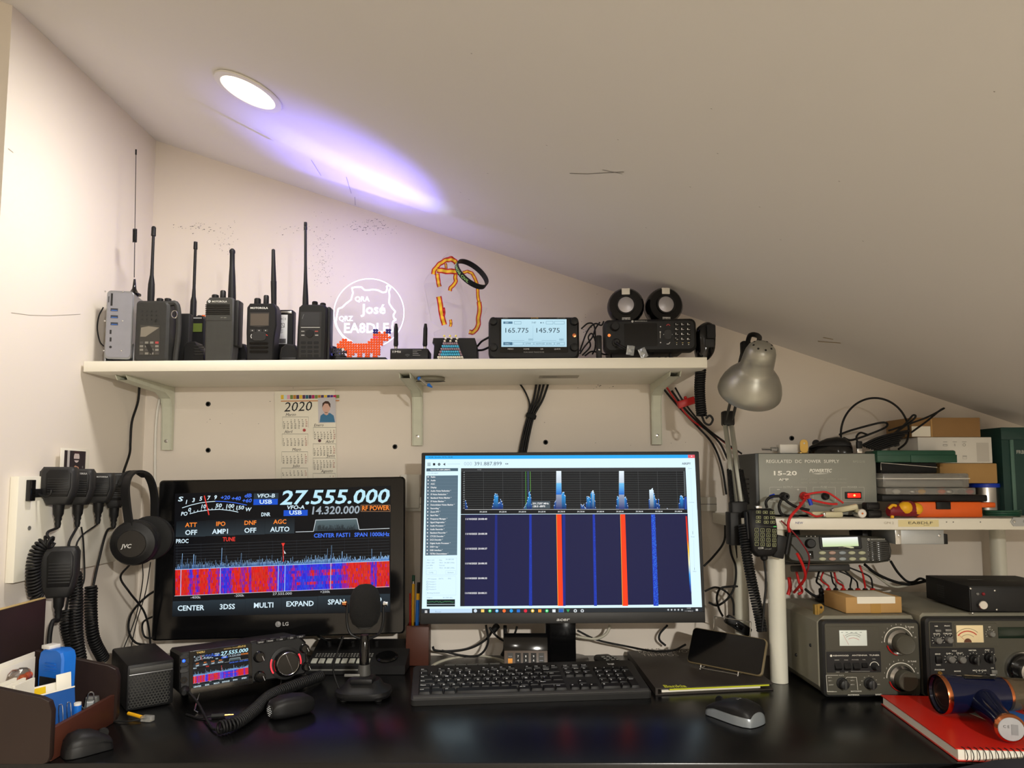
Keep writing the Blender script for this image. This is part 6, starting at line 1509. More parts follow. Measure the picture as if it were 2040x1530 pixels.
t, mw, W, h = rbox('clear_box', 'translucent lidded plastic box in the middle of the stack', 'box', 1758, 1931, 943, 1.535, .065, 'clear_plastic', z0=zz, bev=.004, part='shell')
G().bbox(-.001, W + .001, -.001, .066, h * .60, h * .66, .0008).ob('lid_rim', 'white_plastic', t); G().bbox(.01, W - .01, .01, .055, .003, h * .5, .003).ob('contents', 'grey_metal', t); zz += h + .0006
t, mw, W, h = rbox('wire_tray', 'dark open tray with a thin metal rim under the green case', 'tray', 1754, 1866, 922, 1.55, .05, 'black_soft', z0=zz); G().tube([(0, -.001, h * .3), (0, -.001, h + .0), (W, -.001, h * .55)], .0012, 6, 1).ob('wire_rim', 'steel', t); zz += h + .0006
t, mw, W, h = rbox('green_case', 'dark green moulded tool case near the top of the stack', 'case', 1747, 1905, 897, 1.545, .058, 'green_plastic', z0=zz, bev=.004)
G().bbox(W * .42, W, -.002, .002, 0, h * .62, .001).ob('front_rim', 'green_plastic', t); G().bbox(-.0005, W + .001, -.001, .059, h * .55, h * .63, .0008).ob('seam_rim', 'green_plastic', t)
GT = zz + h
# back row
q = at(1962, 1000, 1.645); t = thing('paint_can', 'shiny metal can with a blue lid behind the orange case', 'can', Mx.Translation((q.x, 1.645, RT)))
hc = at(1962, 963, 1.645).z - RT; G().lathe([(.03, 0), (.031, .002), (.03, .004), (.03, hc - .008)], n=28).ob('can', 'steel', t); G().lathe([(.0315, hc - .009), (.032, hc - .004), (.031, hc), (.028, hc)], n=28).ob('lid', 'blue_deep', t)
z2 = RT + hc + .0006
t, mw, W, h = rbox('cardboard_box', 'brown cardboard box resting on the can and clear box', 'box', 1872, 1986, 923, 1.612, .11, 'cardboard', z0=max(z2, RT + .0)); z3 = mw.translation.z + h + .0006
t, mw, W, h = rbox('white_device_box', 'large white box with small line icons below the top cardboard box', 'box', 1828, 1975, 871, 1.612, .12, 'white_plastic', z0=z3, bev=.001)
f = Face(mw, 0, (1740, 780, 5.1)); pr = Pr(f); gy = (90, 88, 84)
for a in (728, 825, 922): pr.mline([(a - 22, 512), (a + 22, 512)], 3, gy)
pr.mbox(708, 538, 748, 552, 3, gy); pr.mline([(825, 530), (827, 555)], 4, gy); x, z = f(922, 542); pr.ring(x, z, .003, .0006, gy, 2, n=14); pr.mline([(908, 660), (946, 660)], 4, gy); pr.mbox(908, 650, 946, 685, 2, (150, 148, 140)); pr.mrect(1045, 520, 1180, 715, (196, 192, 184)); pr.ob('print', 'ink', t)
z4 = mw.translation.z + h + .0006
t, mw, W, h = rbox('cardboard_box', 'brown cardboard box on top of the pile under the ceiling', 'box', 1815, 1952, 832, 1.614, .11, 'cardboard_dark', z0=z4, bev=.001)
G().box(W * .28, W * .3, -.0006, .0, 0, h).ob('flap_edge', 'cardboard', t); G().box(W * .0, W * .27, -.0008, 0, h * .02, h * .55).ob('paper_label', 'paper', t)
# ---- crate
q = at(1957, 900, 1.60); zt = at(2000, 851, 1.60).z; mw = Mx.Translation((at(1996, 900, 1.61).x, 1.61, RT)); hc = zt - RT
t = thing('storage_crate', 'tall dark green plastic storage crate at the right end of the riser', 'crate', mw)
Wc = 1.19 - mw.translation.x
for (x0, x1, y0, y1, z0, z1, nm) in ((0, Wc, 0, .003, 0, hc, 'front_wall'), (0, Wc, .117, .12, 0, hc, 'back_wall'), (0, .003, .003, .117, 0, hc, 'side_wall'), (Wc - .003, Wc, .003, .117, 0, hc, 'side_wall'), (.003, Wc - .003, .003, .117, 0, .003, 'base')): G().box(x0, x1, y0, y1, z0, z1).ob(nm, 'green_dark', t)
mat('crate_rib', (88, 122, 112), .5)
f = Face(mw, 0, (1740, 780, 5.1)); x, _ = f(1405, 700); G().bbox(x - .004, x + .004, -.004, .0, 0, hc * .86, .001).ob('rib', 'crate_rib', t); G().bbox(-.003, Wc, -.005, .0, hc * .86, hc, .001).ob('rim', 'green_dark', t)
pr = Pr(f, -.0002); pr.mtext('FRB', 1450, 632, 36, (180, 185, 180), 1530, bold=1); pr.ob('print', 'ink', t)
# ---- green coil of wire, toy, small parts at the front
q = at(1998, 1022, 1.535); t = thing('wire_coil', 'coil of green garden wire lying in front of the crate', 'coil', Mx.Translation((q.x, 1.535, RT)))
g = G(); pts = [(.036 * math.cos(a) * (1 + .06 * math.sin(3 * a)), .026 * math.sin(a), .0025 + .0042 * (a / (2 * math.pi))) for a in [i * .35 for i in range(54)]]; G().tube(pts, .0021, 6, 1).ob('strands', 'green_plastic', t)
q = at(1800, 1010, 1.515); t = thing('plastic_toy', 'small yellow and dark red plastic toy shoe at the front of the riser', 'toy', yawm(V((q.x, 1.515, RT)), 8))
G().loft([[(x, y, z) for y, z in [(d_ * math.cos(a), zc + hz_ * math.sin(a)) for a in [2 * math.pi * k / 16 for k in range(16)]]] for (x, d_, zc, hz_) in ((-.036, .008, .014, .010), (-.03, .012, .016, .014), (-.015, .012, .016, .012), (0, .015, .019, .017), (.016, .016, .019, .017), (.028, .014, .016, .013), (.034, .007, .014, .008))]).ob('body', 'dark_red', t)
G().sph((.0, -.006, .021), .0145, (1.15, .8, .95)).ob('toe_cap', 'yellow_plastic', t); G().sph((.025, -.004, .019), .0135, (1.05, 1, 1)).ob('nose_ball', 'yellow_plastic', t)
G().tube([(-.04, -.008, .02), (-.034, -.012, .027), (-.026, -.012, .026)], .003, 8).ob('rim_back', 'yellow_plastic', t); G().cyl((-.03, -.004, 0), (-.03, -.004, .012), .0035, n=10).ob('heel', 'yellow_plastic', t)
for (u, v, L_, yw, lab) in ((1640, 1018, .052, 18, 'long cream insulated connector lying behind the other'), (1660, 1028, .040, 6, 'short cream insulated connector nearest the riser edge'), (1692, 1012, .050, -24, 'cream insulated connector with a red wire, angled down')):
    q = at(u, v, 1.522); t = thing('insulated_connector', lab, 'connector', yawm(V((q.x, 1.522 if v > 1020 else 1.536, RT + (.0002 if v > 1013 else .012))), yw, 0, yw * .5 if v < 1013 else 0), 'cream insulated connectors')
    mat('nylon', (205, 198, 165), .4); G().bbox(-L_ / 2, L_ / 2, -.006, .006, 0, .0125, .004).ob('sleeve', 'nylon', t); G().bbox(-L_ / 2 - .003, -L_ / 2 + .004, -.004, .004, .002, .0105, .001).ob('blade', 'steel', t)
q = at(1716, 1026, 1.512); t = thing('coaxial_plug', 'silver coaxial plug with a golden centre facing forward', 'connector', Mx.Translation((q.x, 1.508, RT + .0095)))
G().lathe([(.0092, 0), (.0092, .018), (.007, .03)], ax=(0, 1, 0), n=24).ob('shell', 'steel', t); G().lathe([(.0075, -.0004), (.0075, .0005)], ax=(0, 1, 0), n=20).ob('insulator', 'white_plastic', t); G().cyl((0, -.002, 0), (0, .002, 0), .002, n=10).ob('centre_pin', 'copper', t)
for (u, z_, lab) in ((1740, 0, 'lower of two black snap ferrites at the riser edge'), (1737, .0165, 'upper of two black snap ferrites at the riser edge')):
    q = at(u, 1020, 1.525); t = thing('ferrite_clip', lab, 'ferrite', yawm(V((q.x, 1.525, RT + z_)), 10), 'snap ferrites'); G().bbox(-.017, .015, -.008, .010, 0, .0155, .003).ob('shell', 'black', t); G().bbox(-.014, .010, -.0088, -.0075, .005, .0105, .0005).ob('clip', 'dark_grey', t)
# ---- keypad hand microphone hung on the riser edge
mw, W, H = frame(at(1499, 1108, 1.462), at(1552, 1106, 1.462), at(1499, 1014, 1.466))
t = thing('keypad_microphone', 'black hand microphone with a green-lit number keypad hanging at the riser edge', 'microphone', mw)
x0, x1 = -W * .02, W * 1.04
G().prism([(W * .22, -H * .02), (W * .8, -H * .02), (W * .98, H * .1), (x1, H * .6), (W * .97, H * .96), (W * .85, H * 1.0), (W * .15, H * 1.0), (W * .03, H * .96), (x0, H * .6), (W * .04, H * .1)], 0, .026, .004).ob('body', 'black', t, 50)
G().bbox(-W * .09, 0, .006, .022, H * .35, H * .95, .003).ob('talk_button', 'black', t)
f = Face(mw, 0, (1400, 880, 3.732)); pr = Pr(f); gc = (150, 155, 110)
kp = G().prism(rr(.0075, .0062, .0012), -.0012, 0, .0005).mesh('key', 'black_soft')
for j in range(4):
    for i in range(4):
        a, b = 399 + i * 43.5 + j * .2, 655 + j * 35 + i * 2.5; x, z = f(a, b); inst(kp, 'key', t, (x, 0, z)); pr.y = -.0012; pr.mbox(a - 13, b - 12, a + 13, b + 12, 2.6, gc); pr.mtext(('123A', '456B', '789C', '*0#D')[j][i], a, b + 6, 11, gc, None, 4, 'c', 1)
for (a, b) in ((413, 523), (463, 525), (515, 528), (413, 562), (470, 565), (517, 564), (411, 593), (470, 598), (518, 598)): pr.mbox(a - 16, b - 9, a + 16, b + 9, 2.6, gc); pr.mrect(a - 7, b - 3, a + 7, b + 3, gc, 4)
pr.mline([(388, 626), (545, 634)], 1.5, (90, 92, 80)); pr.mrect(523, 628, 546, 634, (60, 200, 90), 4)
pr.y = 0; pr.mtext('ICOM', 412, 798, 14, (185, 185, 180), 452, bold=1); pr.mtext('HM-207', 460, 803, 8, (140, 140, 135), 512); pr.ob('legends', 'ink', t)
x, z = f(470, 835); G().lathe([(.0085, 0), (.0075, -.006), (.007, -.011), (.004, -.014)], (x, .013, z), (0, 0, 1), 14).ob('cable_boot', 'rubber', t)
G().bbox(W * .3, W * .55, .004, .022, H * 1.0, H * 1.07, .002).ob('hang_clip', 'steel', t)
KM = mw @ V((x, .013, z - .013))
# ---- mobile radio under the riser
mw, W, H = frame(at(1580, 1125, 1.535), at(1770, 1121, 1.515), at(1584, 1069, 1.542))
t = thing('mobile_radio', 'dark grey car radio with a bright pale green display slung under the riser', 'radio', mw)
f = Face(mw, 0, (1560, 990, 8.5))
mat('radio_olive', (58, 58, 52), .5)
ol = [f(*p) for p in ((120, 640), (330, 650), (640, 640), (1000, 640), (1400, 655), (1740, 690), (1810, 760), (1850, 900), (1840, 1010), (1800, 1090), (1600, 1120), (1000, 1130), (560, 1120), (200, 1110), (60, 1080))]
G().prism(ol, 0, .03, .005).ob('front_panel', 'radio_olive', t, 40)
G().bbox(W * .05, W * .93, .03, .15, H * .02, H * .92, .003).ob('body', 'black', t)
zc = (RZ0 - .0006 - mw.translation.z)
for k in (.12, .86): G().bbox(W * k, W * k + .012, .05, .13, H * .8, zc, .001).ob('mount_bracket', 'black', t)
G().bbox(W * .1, W * .62, .012, .1, -H * .26, -H * .02, .003).ob('heat_sink', 'dark_grey', t)
a, b = f(600, 670), f(1340, 880); G().prism(rr(b[0] - a[0], a[1] - b[1], .004, (a[0] + b[0]) / 2, (a[1] + b[1]) / 2), -.002, .002, .001).ob('display_bezel', 'black', t)
pr = Pr(f, -.002); a, b = f(652, 693), f(1275, 832); pr.vgrad(a[0], b[1], b[0], a[1], (205, 225, 165), (255, 255, 252), 1); pr.ob('display', 'screen_glow', t)
pr = Pr(f, -.002); pr.mtext('MOTOROLA', 1478, 728, 17, (185, 185, 175), 1720, bold=1); x, z = f(1440, 720); m_logo(pr, x, z, .0024, (185, 185, 175)); pr.mpoly([(950, 828), (1110, 832), (1190, 850), (1195, 868), (1140, 870)], (210, 225, 190)); pr.mtext('GM360', 930, 868, 14, (150, 140, 130), 1040); pr.ob('print', 'ink', t)
mat('key_pale', (168, 170, 140), .4); mat('key_pink', (165, 135, 120), .4); mat('key_blue', (135, 145, 150), .4)
el = lambda m: G().prism([(.0075 * math.cos(a), .0038 * math.sin(a)) for a in [2 * math.pi * k / 16 for k in range(16)]], -.003, .001, .0012).mesh('key', m)
ks = {m: el(m) for m in ('key_pale', 'key_pink', 'key_blue')}
for (v, us) in ((946, (662, 830, 1000, 1160, 1332)), (1050, (665, 832, 1004, 1172, 1345))):
    for i, u in enumerate(us): x, z = f(u, v); inst(ks['key_blue' if i == 2 else 'key_pink' if i == 1 else 'key_pale'], 'key', t, (x, 0, z))
g = G()
for i in range(10):
    for (u0, u1) in ((1425, 1475), (1495, 1575), (1595, 1790)):
        a, b = f(u0 + i * 2, 762 + i * 33), f(u1 + i * 3, 780 + i * 33); G().bbox(a[0], b[0], -.0006, .001, b[1], a[1], .0003).ob('speaker_slot', 'black_gloss', t)
x, z = f(452, 790); G().lathe([(.0105, 0), (.010, -.010), (.008, -.012)], (x, 0, z), (0, 1, 0), 22).ob('knob', 'black', t)
a, b = f(428, 915), f(520, 1045); G().bbox(a[0], b[0], -.0015, .001, b[1], a[1], .001).ob('microphone_socket', 'black_gloss', t)
for u in (400, 473, 543): x, z = f(u, 668); G().sph((x, -.0002, z), .0012, n=8, m=6).ob('indicator', 'white_plastic', t)
# ---- metal channel and perforated box under the board
t, mw, W, h = rbox('metal_bracket', 'galvanised metal channel bolted under the riser board', 'bracket', 1783, 1880, 1057, 1.512, .1, 'galvanised', vB=1086, bev=.001)
mw_ = mw.copy(); dzz = RZ0 - .0006 - (mw.translation.z + h); t.location.z += dzz
for x in (.008, W - .01): G().lathe([(.0035, 0), (.003, -.0018), (.001, -.0024)], (x, 0, h * .6), (0, 1, 0), 12).ob('bolt', 'steel', t)
G().bbox(0, .012, -.0008, .0005, 0, h, .0003).ob('end_flange', 'steel', t); G().bbox(W, W + .008, .0, .02, 0, h * .7, .001).ob('black_clip', 'black', t)
t, mw, W, h = rbox('perforated_box', 'black perforated metal box behind the small car radio', 'box', 1722, 1781, 1060, 1.695, .04, 'black_soft', vB=1092, bev=.001); t.location.z += RZ0 - .0006 - (mw.translation.z + h)
# ================================================================== antenna tuner
BL = at(1643, 1390, 1.405); BR = at(1838, 1388, 1.410); BL.z = BR.z = DESK + .004
mw, W, H = frame(BL, BR, V((BL.x, BL.y, at(1622, 1237, 1.405).z)))
t = thing('antenna_tuner', 'olive grey antenna tuner with a white meter and two large knobs', 'antenna tuner', mw)
D_ = .215
G().prism([(.012, -.001), (W - .004, -.001), (W, .004), (W, H), (W - .004, H + .006), (.012, H + .006), (-.002, H - .006), (-.002, .016)], .018, D_, .002).ob('cabinet', 'olive_grey', t, 20)
G().prism(rr(W, H, .008, W / 2, H / 2), 0, .02, .003).ob('front_frame', 'dark_grey', t)
G().prism(rr(W - .008, H - .010, .004, W / 2, H / 2), -.001, .001).ob('face_plate', 'tuner_face', t)
for (x, y) in ((.02, .03), (W - .02, .03), (.02, D_ - .03), (W - .02, D_ - .03)): G().cyl((x, y, -.0038), (x, y, .001), .008, n=12).ob('rubber_foot', 'rubber', t)
for (y, z) in ((.05, H * .6), (.12, H * .35)): G().lathe([(.0035, 0), (.003, -.002), (.001, -.0025)], (-.002, y, z), (1, 0, 0), 10).ob('case_screw', 'black', t)
f = Face(mw, -.001, (1540, 1160, 5.884)); pr = Pr(f, -.001); cw = (225, 222, 210)
a, b = f(608, 520), f(1248, 795); G().prism(rr(b[0] - a[0], a[1] - b[1], .003, (a[0] + b[0]) / 2, (a[1] + b[1]) / 2), -.0018, .001, .0005).ob('meter_panel', 'tuner_face', t)
a, b = f(622, 812), f(1270, 1055); G().prism(rr(b[0] - a[0], a[1] - b[1], .002, (a[0] + b[0]) / 2, (a[1] + b[1]) / 2), -.0016, .001, .0004).ob('switch_panel', 'dark_grey', t)
mat('meter_face', (215, 222, 214), .35, emit=(215, 222, 214), es=.12)
a, b = f(772, 562), f(1100, 742); G().bbox(a[0], b[0], -.003, .001, b[1], a[1], .0006).ob('meter', 'meter_face', t)
pm = Pr(f, -.003); x, z = f(935, 760)
for (r, c, a0, a1) in ((.027, (60, 60, 60), 55, 125), (.0235, (60, 60, 60), 55, 125), (.018, (190, 60, 50), 50, 120)): pm.ring(x, z, r, .0006, c, 2, a0, a1, 20)
pm.mline([(815, 610), (880, 728)], 2.5, (190, 50, 40)); [pm.mrect(790 + i * 55, 582, 815 + i * 55, 588, (120, 130, 125)) for i in range(5)]
pm.ob('meter_print', 'ink', t)
pr.y = -.0018
pr.mtext('KENWOOD', 702, 866, 16, cw, 885, bold=1); pr.mdisc(678, 860, 14, cw); pr.mtext('ANTENNA  TUNER', 922, 862, 15, cw, 1243, bold=1)
for (s, a0, a1, b) in (('2000W', 716, 775, 915), ('FWD', 830, 878, 915), ('POWER', 920, 1000, 912), ('CAL', 1045, 1082, 910), ('CAL', 1160, 1200, 903)): pr.mtext(s, a0, b, 11, (200, 198, 188), a1)
pr.mline([(912, 1042), (1132, 1042)], 3, (190, 188, 178)); pr.mtext('200W', 734, 1056, 10, (200, 198, 188), 778); pr.mtext('REF', 840, 1056, 10, (200, 198, 188), 880)
x, z = f(1185, 985); pr.ring(x, z, .0088, .0012, cw, 2, 10, 170, 14)
pr.mline([(760, 1088), (620, 1088), (632, 1280), (745, 1280)], 4, cw); pr.mline([(845, 1130), (860, 1112), (975, 1112), (990, 1260)], 4, cw); pr.mtext('ANT3', 768, 1094, 11, cw, 828)
for (s, a0, b) in (('ANT 2', 640, 1120), ('ANT 1', 645, 1158), ('DUMMY', 650, 1206), ('THROUGH', 632, 1284)): pr.mtext(s, a0, b, 11, cw)
for (s, a0, b) in (('ANT 1', 905, 1118), ('ANT 2', 905, 1155), ('ANT 3', 905, 1203)): pr.mtext(s, a0, b, 11, cw)
pr.mtext('MATCHING', 908, 1282, 13, cw, 1035, bold=1); pr.mtext('ANTENNA', 873, 1326, 15, cw, 1007, bold=1); pr.mtext('BAND', 1196, 1322, 16, cw, 1272, bold=1); pr.mtext('R TUNE', 1548, 532, 16, cw, 1648, bold=1); pr.mtext('X TUNE', 1580, 934, 16, cw, 1676, bold=1); pr.mtext('AT-230', 1625, 1322, 12, (150, 148, 140), 1712)
for (s, a0, b) in (('10', 1060, 1118), ('7', 1114, 1102), ('14', 1158, 1112), ('21', 1200, 1148), ('28', 1010, 1205), ('WARC', 1205, 1200), ('3.5', 1030, 1160)): pr.mtext(s, a0, b, 11, cw)
for (a0, b0) in ((1472, 700), (1500, 1120)):
    x, z = f(a0, b0); R0 = .0285; pr.ring(x, z, R0, .0016, cw, 2, 22, 180, 26)
    for k in range(11): an = R(180 - k * 16.5); pr.text(str(k), x + (R0 + .0052) * math.cos(an), z + (R0 + .0052) * math.sin(an) - .001, .0026, cw, 3, 'c')
pr.ob('lettering', 'ink', t)
for (a0, b0) in ((1472, 700), (1500, 1120)):
    x, z = f(a0, b0)
    k_ = G().lathe([(.0185, -.006), (.0185, -.026), (.0170, -.028), (.0150, -.0275), (.0005, -.0275)], (x, 0, z), (0, 1, 0), 40).ob('tuning_knob', 'tuner_face', t)
    G().lathe([(.0245, -.001), (.0240, -.006), (.0195, -.011)], (x, 0, z), (0, 1, 0), 40, False).ob('chrome_skirt', 'steel', k_)
    G().tube([(x + .0242 * math.cos(R(a)), -.0035, z + .0242 * math.sin(R(a))) for a in range(195, 260, 8)], .0016, 6, 1).ob('red_mark', 'red_plastic', k_)
for (a0, b0, r, m) in ((1185, 985, .0062, 'dark_grey'), (805, 1180, .0108, 'dark_grey'), (1125, 1180, .0108, 'dark_grey')):
    x, z = f(a0, b0); k_ = G().lathe([(r, -.001), (r, -.004), (r * .8, -.006), (r * .75, -.016), (r * .6, -.017)], (x, 0, z), (0, 1, 0), 24).ob('selector_knob', m, t)
    if r > .008: G().bbox(x - .002, x + .002, -.019, -.004, z - r * .8, z + r * .8, .0006).ob('pointer', 'charcoal', k_); G().lathe([(r * 1.03, -.001), (r * 1.03, -.003)], (x, 0, z), (0, 1, 0), 24, False).ob('chrome_ring', 'steel', k_)
for (a0, a1, b0, b1) in ((712, 806, 940, 1032), (820, 912, 940, 1032), (926, 1018, 940, 1032), (1030, 1108, 945, 1005)):
    a, b = f(a0, b0), f(a1, b1); xm = (a[0] + b[0]) / 2; w_ = (b[0] - a[0]) / 2 * .85
    G().loft([[(xm - w_, -.0016, a[1]), (xm - w_, -.0075, (a[1] * .35 + b[1] * .65)), (xm - w_, -.0016, b[1])], [(xm + w_, -.0016, a[1]), (xm + w_, -.0075, (a[1] * .35 + b[1] * .65)), (xm + w_, -.0016, b[1])]]).ob('rocker_switch', 'black', t, 0)
TT = mw.translation.z + H + .0072
# ---- parcel, hinge and binding posts on the tuner
A = at(1686, 1228, 1.442); B = at(1801, 1226, 1.442); A.z = B.z = TT; mw = yawm(A, 3.0); W = B.x - A.x; h = at(1686, 1190, 1.442).z - TT
t = thing('cardboard_parcel', 'small cardboard parcel with a white label on top of the antenna tuner', 'parcel', mw)
G().bbox(0, W, 0, .09, 0, h, .0012).ob('carton', 'cardboard', t); G().box(W * .2, W * .88, .0, .075, h, h + .0006).box(W * .2, W * .88, -.0008, 0, h * .6, h + .0006).ob('address_label', 'paper', t)
mat('tape', (170, 130, 62), .3); G().box(W * .44, W * .62, -.0005, .0, 0, h * .6).ob('tape_strip', 'tape', t)
q = at(1632, 1216, 1.44); t = thing('brass_latch', 'brass angle latch standing on the antenna tuner beside the parcel', 'latch', yawm(V((q.x, 1.44, TT)), 20))
G().prism([(-.012, 0), (.006, 0), (.012, .006), (.012, .014), (.006, .019), (-.012, .019)], 0, .002).ob('plate', 'brass', t); G().prism(rr(.011, .02, .002, -.0125, .010), -.008, -.006).box(-.0135, -.0115, -.008, .002, .0, .019).ob('folded_leaf', 'brass', t); G().cyl((.005, -.001, .012), (.005, .003, .012), .0025, n=10).ob('hole_rivet', 'dark_grey', t)
q = at(1692, 1178, 1.565); t = thing('terminal_strip', 'row of red and black binding posts at the back of the tuner', 'terminals', Mx.Translation((at(1632, 1178, 1.565).x, 1.565, TT)))
Wt = at(1750, 1178, 1.565).x - at(1632, 1178, 1.565).x; G().bbox(0, Wt, 0, .025, 0, .012, .001).ob('strip', 'black', t)
for i in range(8): x = Wt * (.06 + i * .125); G().lathe([(.0055, .012), (.0055, .016), (.0046, .018), (.0055, .020), (.0055, .027), (.004, .029)], (x, .008, 0), (0, 0, 1), 14).ob('binding_post', 'red_plastic' if i % 2 else 'black', t)
POSTS = [V((at(1632, 1178, 1.565).x + Wt * (.06 + i * .125), 1.573, TT + .026)) for i in range(8)]
# ================================================================== second transceiver
BL = at(1851, 1392, 1.395); BL.z = DESK + .004; BR = BL + V((.272, .004, 0))
mw, W, H = frame(BL, BR, V((BL.x, BL.y, at(1840, 1231, 1.395).z)))
t = thing('transceiver', 'vintage olive grey transceiver with an amber meter behind the hair dryer', 'radio', mw); D_ = .27
G().prism([(.004, 0), (W - .004, 0), (W, .004), (W, H), (W - .006, H + .006), (.006, H + .006), (0, H)], .018, D_, .002).ob('cabinet', 'olive_grey', t, 20)
G().prism(rr(W, H, .009, W / 2, H / 2), 0, .02, .003).ob('front_frame', 'dark_grey', t); G().prism(rr(W - .010, H - .012, .004, W / 2, H / 2), -.001, .001).ob('face_plate', 'tuner_face', t)
for (x, y) in ((.02, .03), (W - .02, .03), (.02, D_ - .03), (W - .02, D_ - .03)): G().cyl((x, y, -.0038), (x, y, .001), .008, n=12).ob('rubber_foot', 'rubber', t)
f = Face(mw, -.001, (1780, 1120, 5.1)); pr = Pr(f, -.0018)
for (a0, b0, a1, b1, m) in ((368, 612, 602, 858, 'dark_grey'), (612, 620, 1060, 856, 'tuner_face'), (365, 872, 1040, 1180, 'dark_grey')):
    a, b = f(a0, b0), f(a1, b1); G().prism(rr(b[0] - a[0], a[1] - b[1], .002, (a[0] + b[0]) / 2, (a[1] + b[1]) / 2), -.0018, .001, .0004).ob('sub_panel', m, t)
mat('meter_amber', (225, 205, 160), .35, emit=(225, 205, 160), es=.15)
a, b = f(632, 640), f(912, 814); G().bbox(a[0], b[0], -.003, .001, b[1], a[1], .0006).ob('meter', 'meter_amber', t)
pm = Pr(f, -.003); x, z = f(750, 830)
for (r, c, a0, a1, w_) in ((.0295, (60, 50, 45), 48, 138, .0007), (.0245, (200, 70, 50), 45, 140, .002), (.018, (90, 80, 70), 50, 130, .0006)): pm.ring(x, z, r, w_, c, 2, a0, a1, 22)
pm.mline([(655, 735), (712, 785)], 3, (200, 60, 50)); pm.poly(circ(.0075, *f(748, 812), 14, 0, 180), (90, 50, 30), 3); pm.ob('meter_print', 'ink', t)
for (s, a0, a1, b) in (('NB', 415, 447, 655), ('PROC', 512, 570, 652), ('NB LEVEL', 400, 472, 733), ('COMP LEVEL', 500, 592, 730), ('SEND', 418, 475, 938), ('VOX', 590, 640, 906), ('GAIN', 530, 583, 932), ('DELAY', 635, 700, 928), ('METER', 760, 838, 900), ('AGC', 922, 972, 896), ('PHONES', 415, 515, 1098), ('MODE', 612, 680, 1112), ('MIC-O-CAR', 800, 942, 1104), ('RIT', 960, 985, 664), ('ON', 985, 1015, 1080), ('MEMO', 978, 1035, 1150), ('REC', 430, 478, 1048)): pr.mtext(s, a0, b, 13, cw, a1, bold=1)
for (a0, b0, r) in ((440, 790, .0062), (550, 785, .0062), (570, 980, .0068), (680, 985, .0068), (872, 1165, .0075), (978, 725, .0055)):
    x, z = f(a0, b0)
    for k in range(9): an = R(215 - k * 31); pr.line([(x + r * 1.3 * math.cos(an), z + r * 1.3 * math.sin(an)), (x + r * 1.7 * math.cos(an), z + r * 1.7 * math.sin(an))], .0007, cw, 3)
    G().lathe([(r, -.0018), (r * .95, -.010), (r * .7, -.0115)], (x, 0, z), (0, 1, 0), 18).ob('knob', 'grey_metal', t)
for (a0, b0) in ((810, 985), (965, 970)):
    x, z = f(a0, b0); k_ = G().lathe([(.0092, -.0018), (.009, -.006), (.007, -.008), (.0065, -.014), (.005, -.015)], (x, 0, z), (0, 1, 0), 22).ob('selector_knob', 'black', t); G().bbox(x - .0018, x + .0018, -.017, -.006, z - .008, z + .008, .0006).ob('pointer', 'charcoal', k_)
    for k in range(5): an = R(150 - k * 30); pr.line([(x + .0115 * math.cos(an), z + .0115 * math.sin(an)), (x + .0135 * math.cos(an), z + .0135 * math.sin(an))], .0008, cw, 3)
pr.ob('lettering', 'ink', t)
for (a0, b0, a1, b1, m) in ((410, 680, 470, 705, 'grey_metal'), (512, 675, 575, 700, 'grey_metal'), (418, 950, 482, 1022, 'black'), (982, 1090, 1040, 1130, 'grey_metal')):
    a, b = f(a0, b0), f(a1, b1); G().bbox(a[0], b[0], -.0065, -.001, b[1], a[1], .001).ob('switch', m, t)
x, z = f(465, 1128); G().lathe([(.0042, -.0018), (.0042, -.004), (.0022, -.004), (.002, .001)], (x, 0, z), (0, 1, 0), 16).ob('phones_jack', 'brass', t)
mat('freq_display', (18, 36, 26), .15); a, b = f(1060, 660), f(1500, 772); G().bbox(a[0], b[0], -.0022, .001, b[1], a[1], .0006).ob('frequency_display', 'freq_display', t)
x, z = f(1300, 1085); k_ = G().lathe([(.031, -.002), (.0305, -.014), (.028, -.016)], (x, 0, z), (0, 1, 0), 44).ob('main_dial', 'black_gloss', t); G().lathe([(.0335, -.001), (.0325, -.006), (.031, -.006)], (x, 0, z), (0, 1, 0), 44, False).ob('chrome_skirt', 'steel', k_); G().lathe([(.020, -.016), (.0195, -.028), (.0005, -.029)], (x, 0, z), (0, 1, 0), 40).ob('dial_cap', 'steel', k_)
TT2 = mw.translation.z + H + .0072
# ---- black amplifier box on it
A = at(1933, 1226, 1.405); A.z = TT2 + .003; mw = yawm(A, -2.0); h = at(1930, 1168, 1.405).z - A.z; Wb = .19
t = thing('amplifier', 'matt black metal amplifier box with one silver knob on the vintage transceiver', 'amplifier', mw)
mat('matt_black', (16, 16, 17), .6, var=.1); G().bbox(0, Wb, 0, .155, 0, h, .001).ob('case', 'matt_black', t); G().bbox(.002, Wb - .002, -.002, .0, .002, h - .002, .0006).ob('front_panel', 'matt_black', t)
f = Face(mw, -.002, (1780, 1120, 5.1))
x, z = f(885, 428); G().lathe([(.0088, 0), (.0085, -.009), (.0075, -.010), (.0005, -.010)], (x, -.002, z), (0, 1, 0), 24).ob('knob', 'steel', t)
for (a0, b0) in ((782, 268), (1026, 288), (1046, 482), (803, 518)): x, z = f(a0, b0); G().lathe([(.0022, 0), (.0018, -.0014), (.0006, -.0018)], (x, -.002, z), (0, 1, 0), 10).ob('screw', 'steel', t)
for (a0, m) in ((850, 'grey_metal'), (910, 'dark_red')): x, z = f(a0, 322); G().sph((x, -.003, z), .0032, n=10, m=8).ob('indicator', m, t)
for (x, y) in ((.015, .015), (Wb - .015, .015), (.015, .14), (Wb - .015, .14)): G().cyl((x, y, -.0028), (x, y, .001), .006, n=10).ob('rubber_foot', 'rubber', t)
pr = Pr(); 
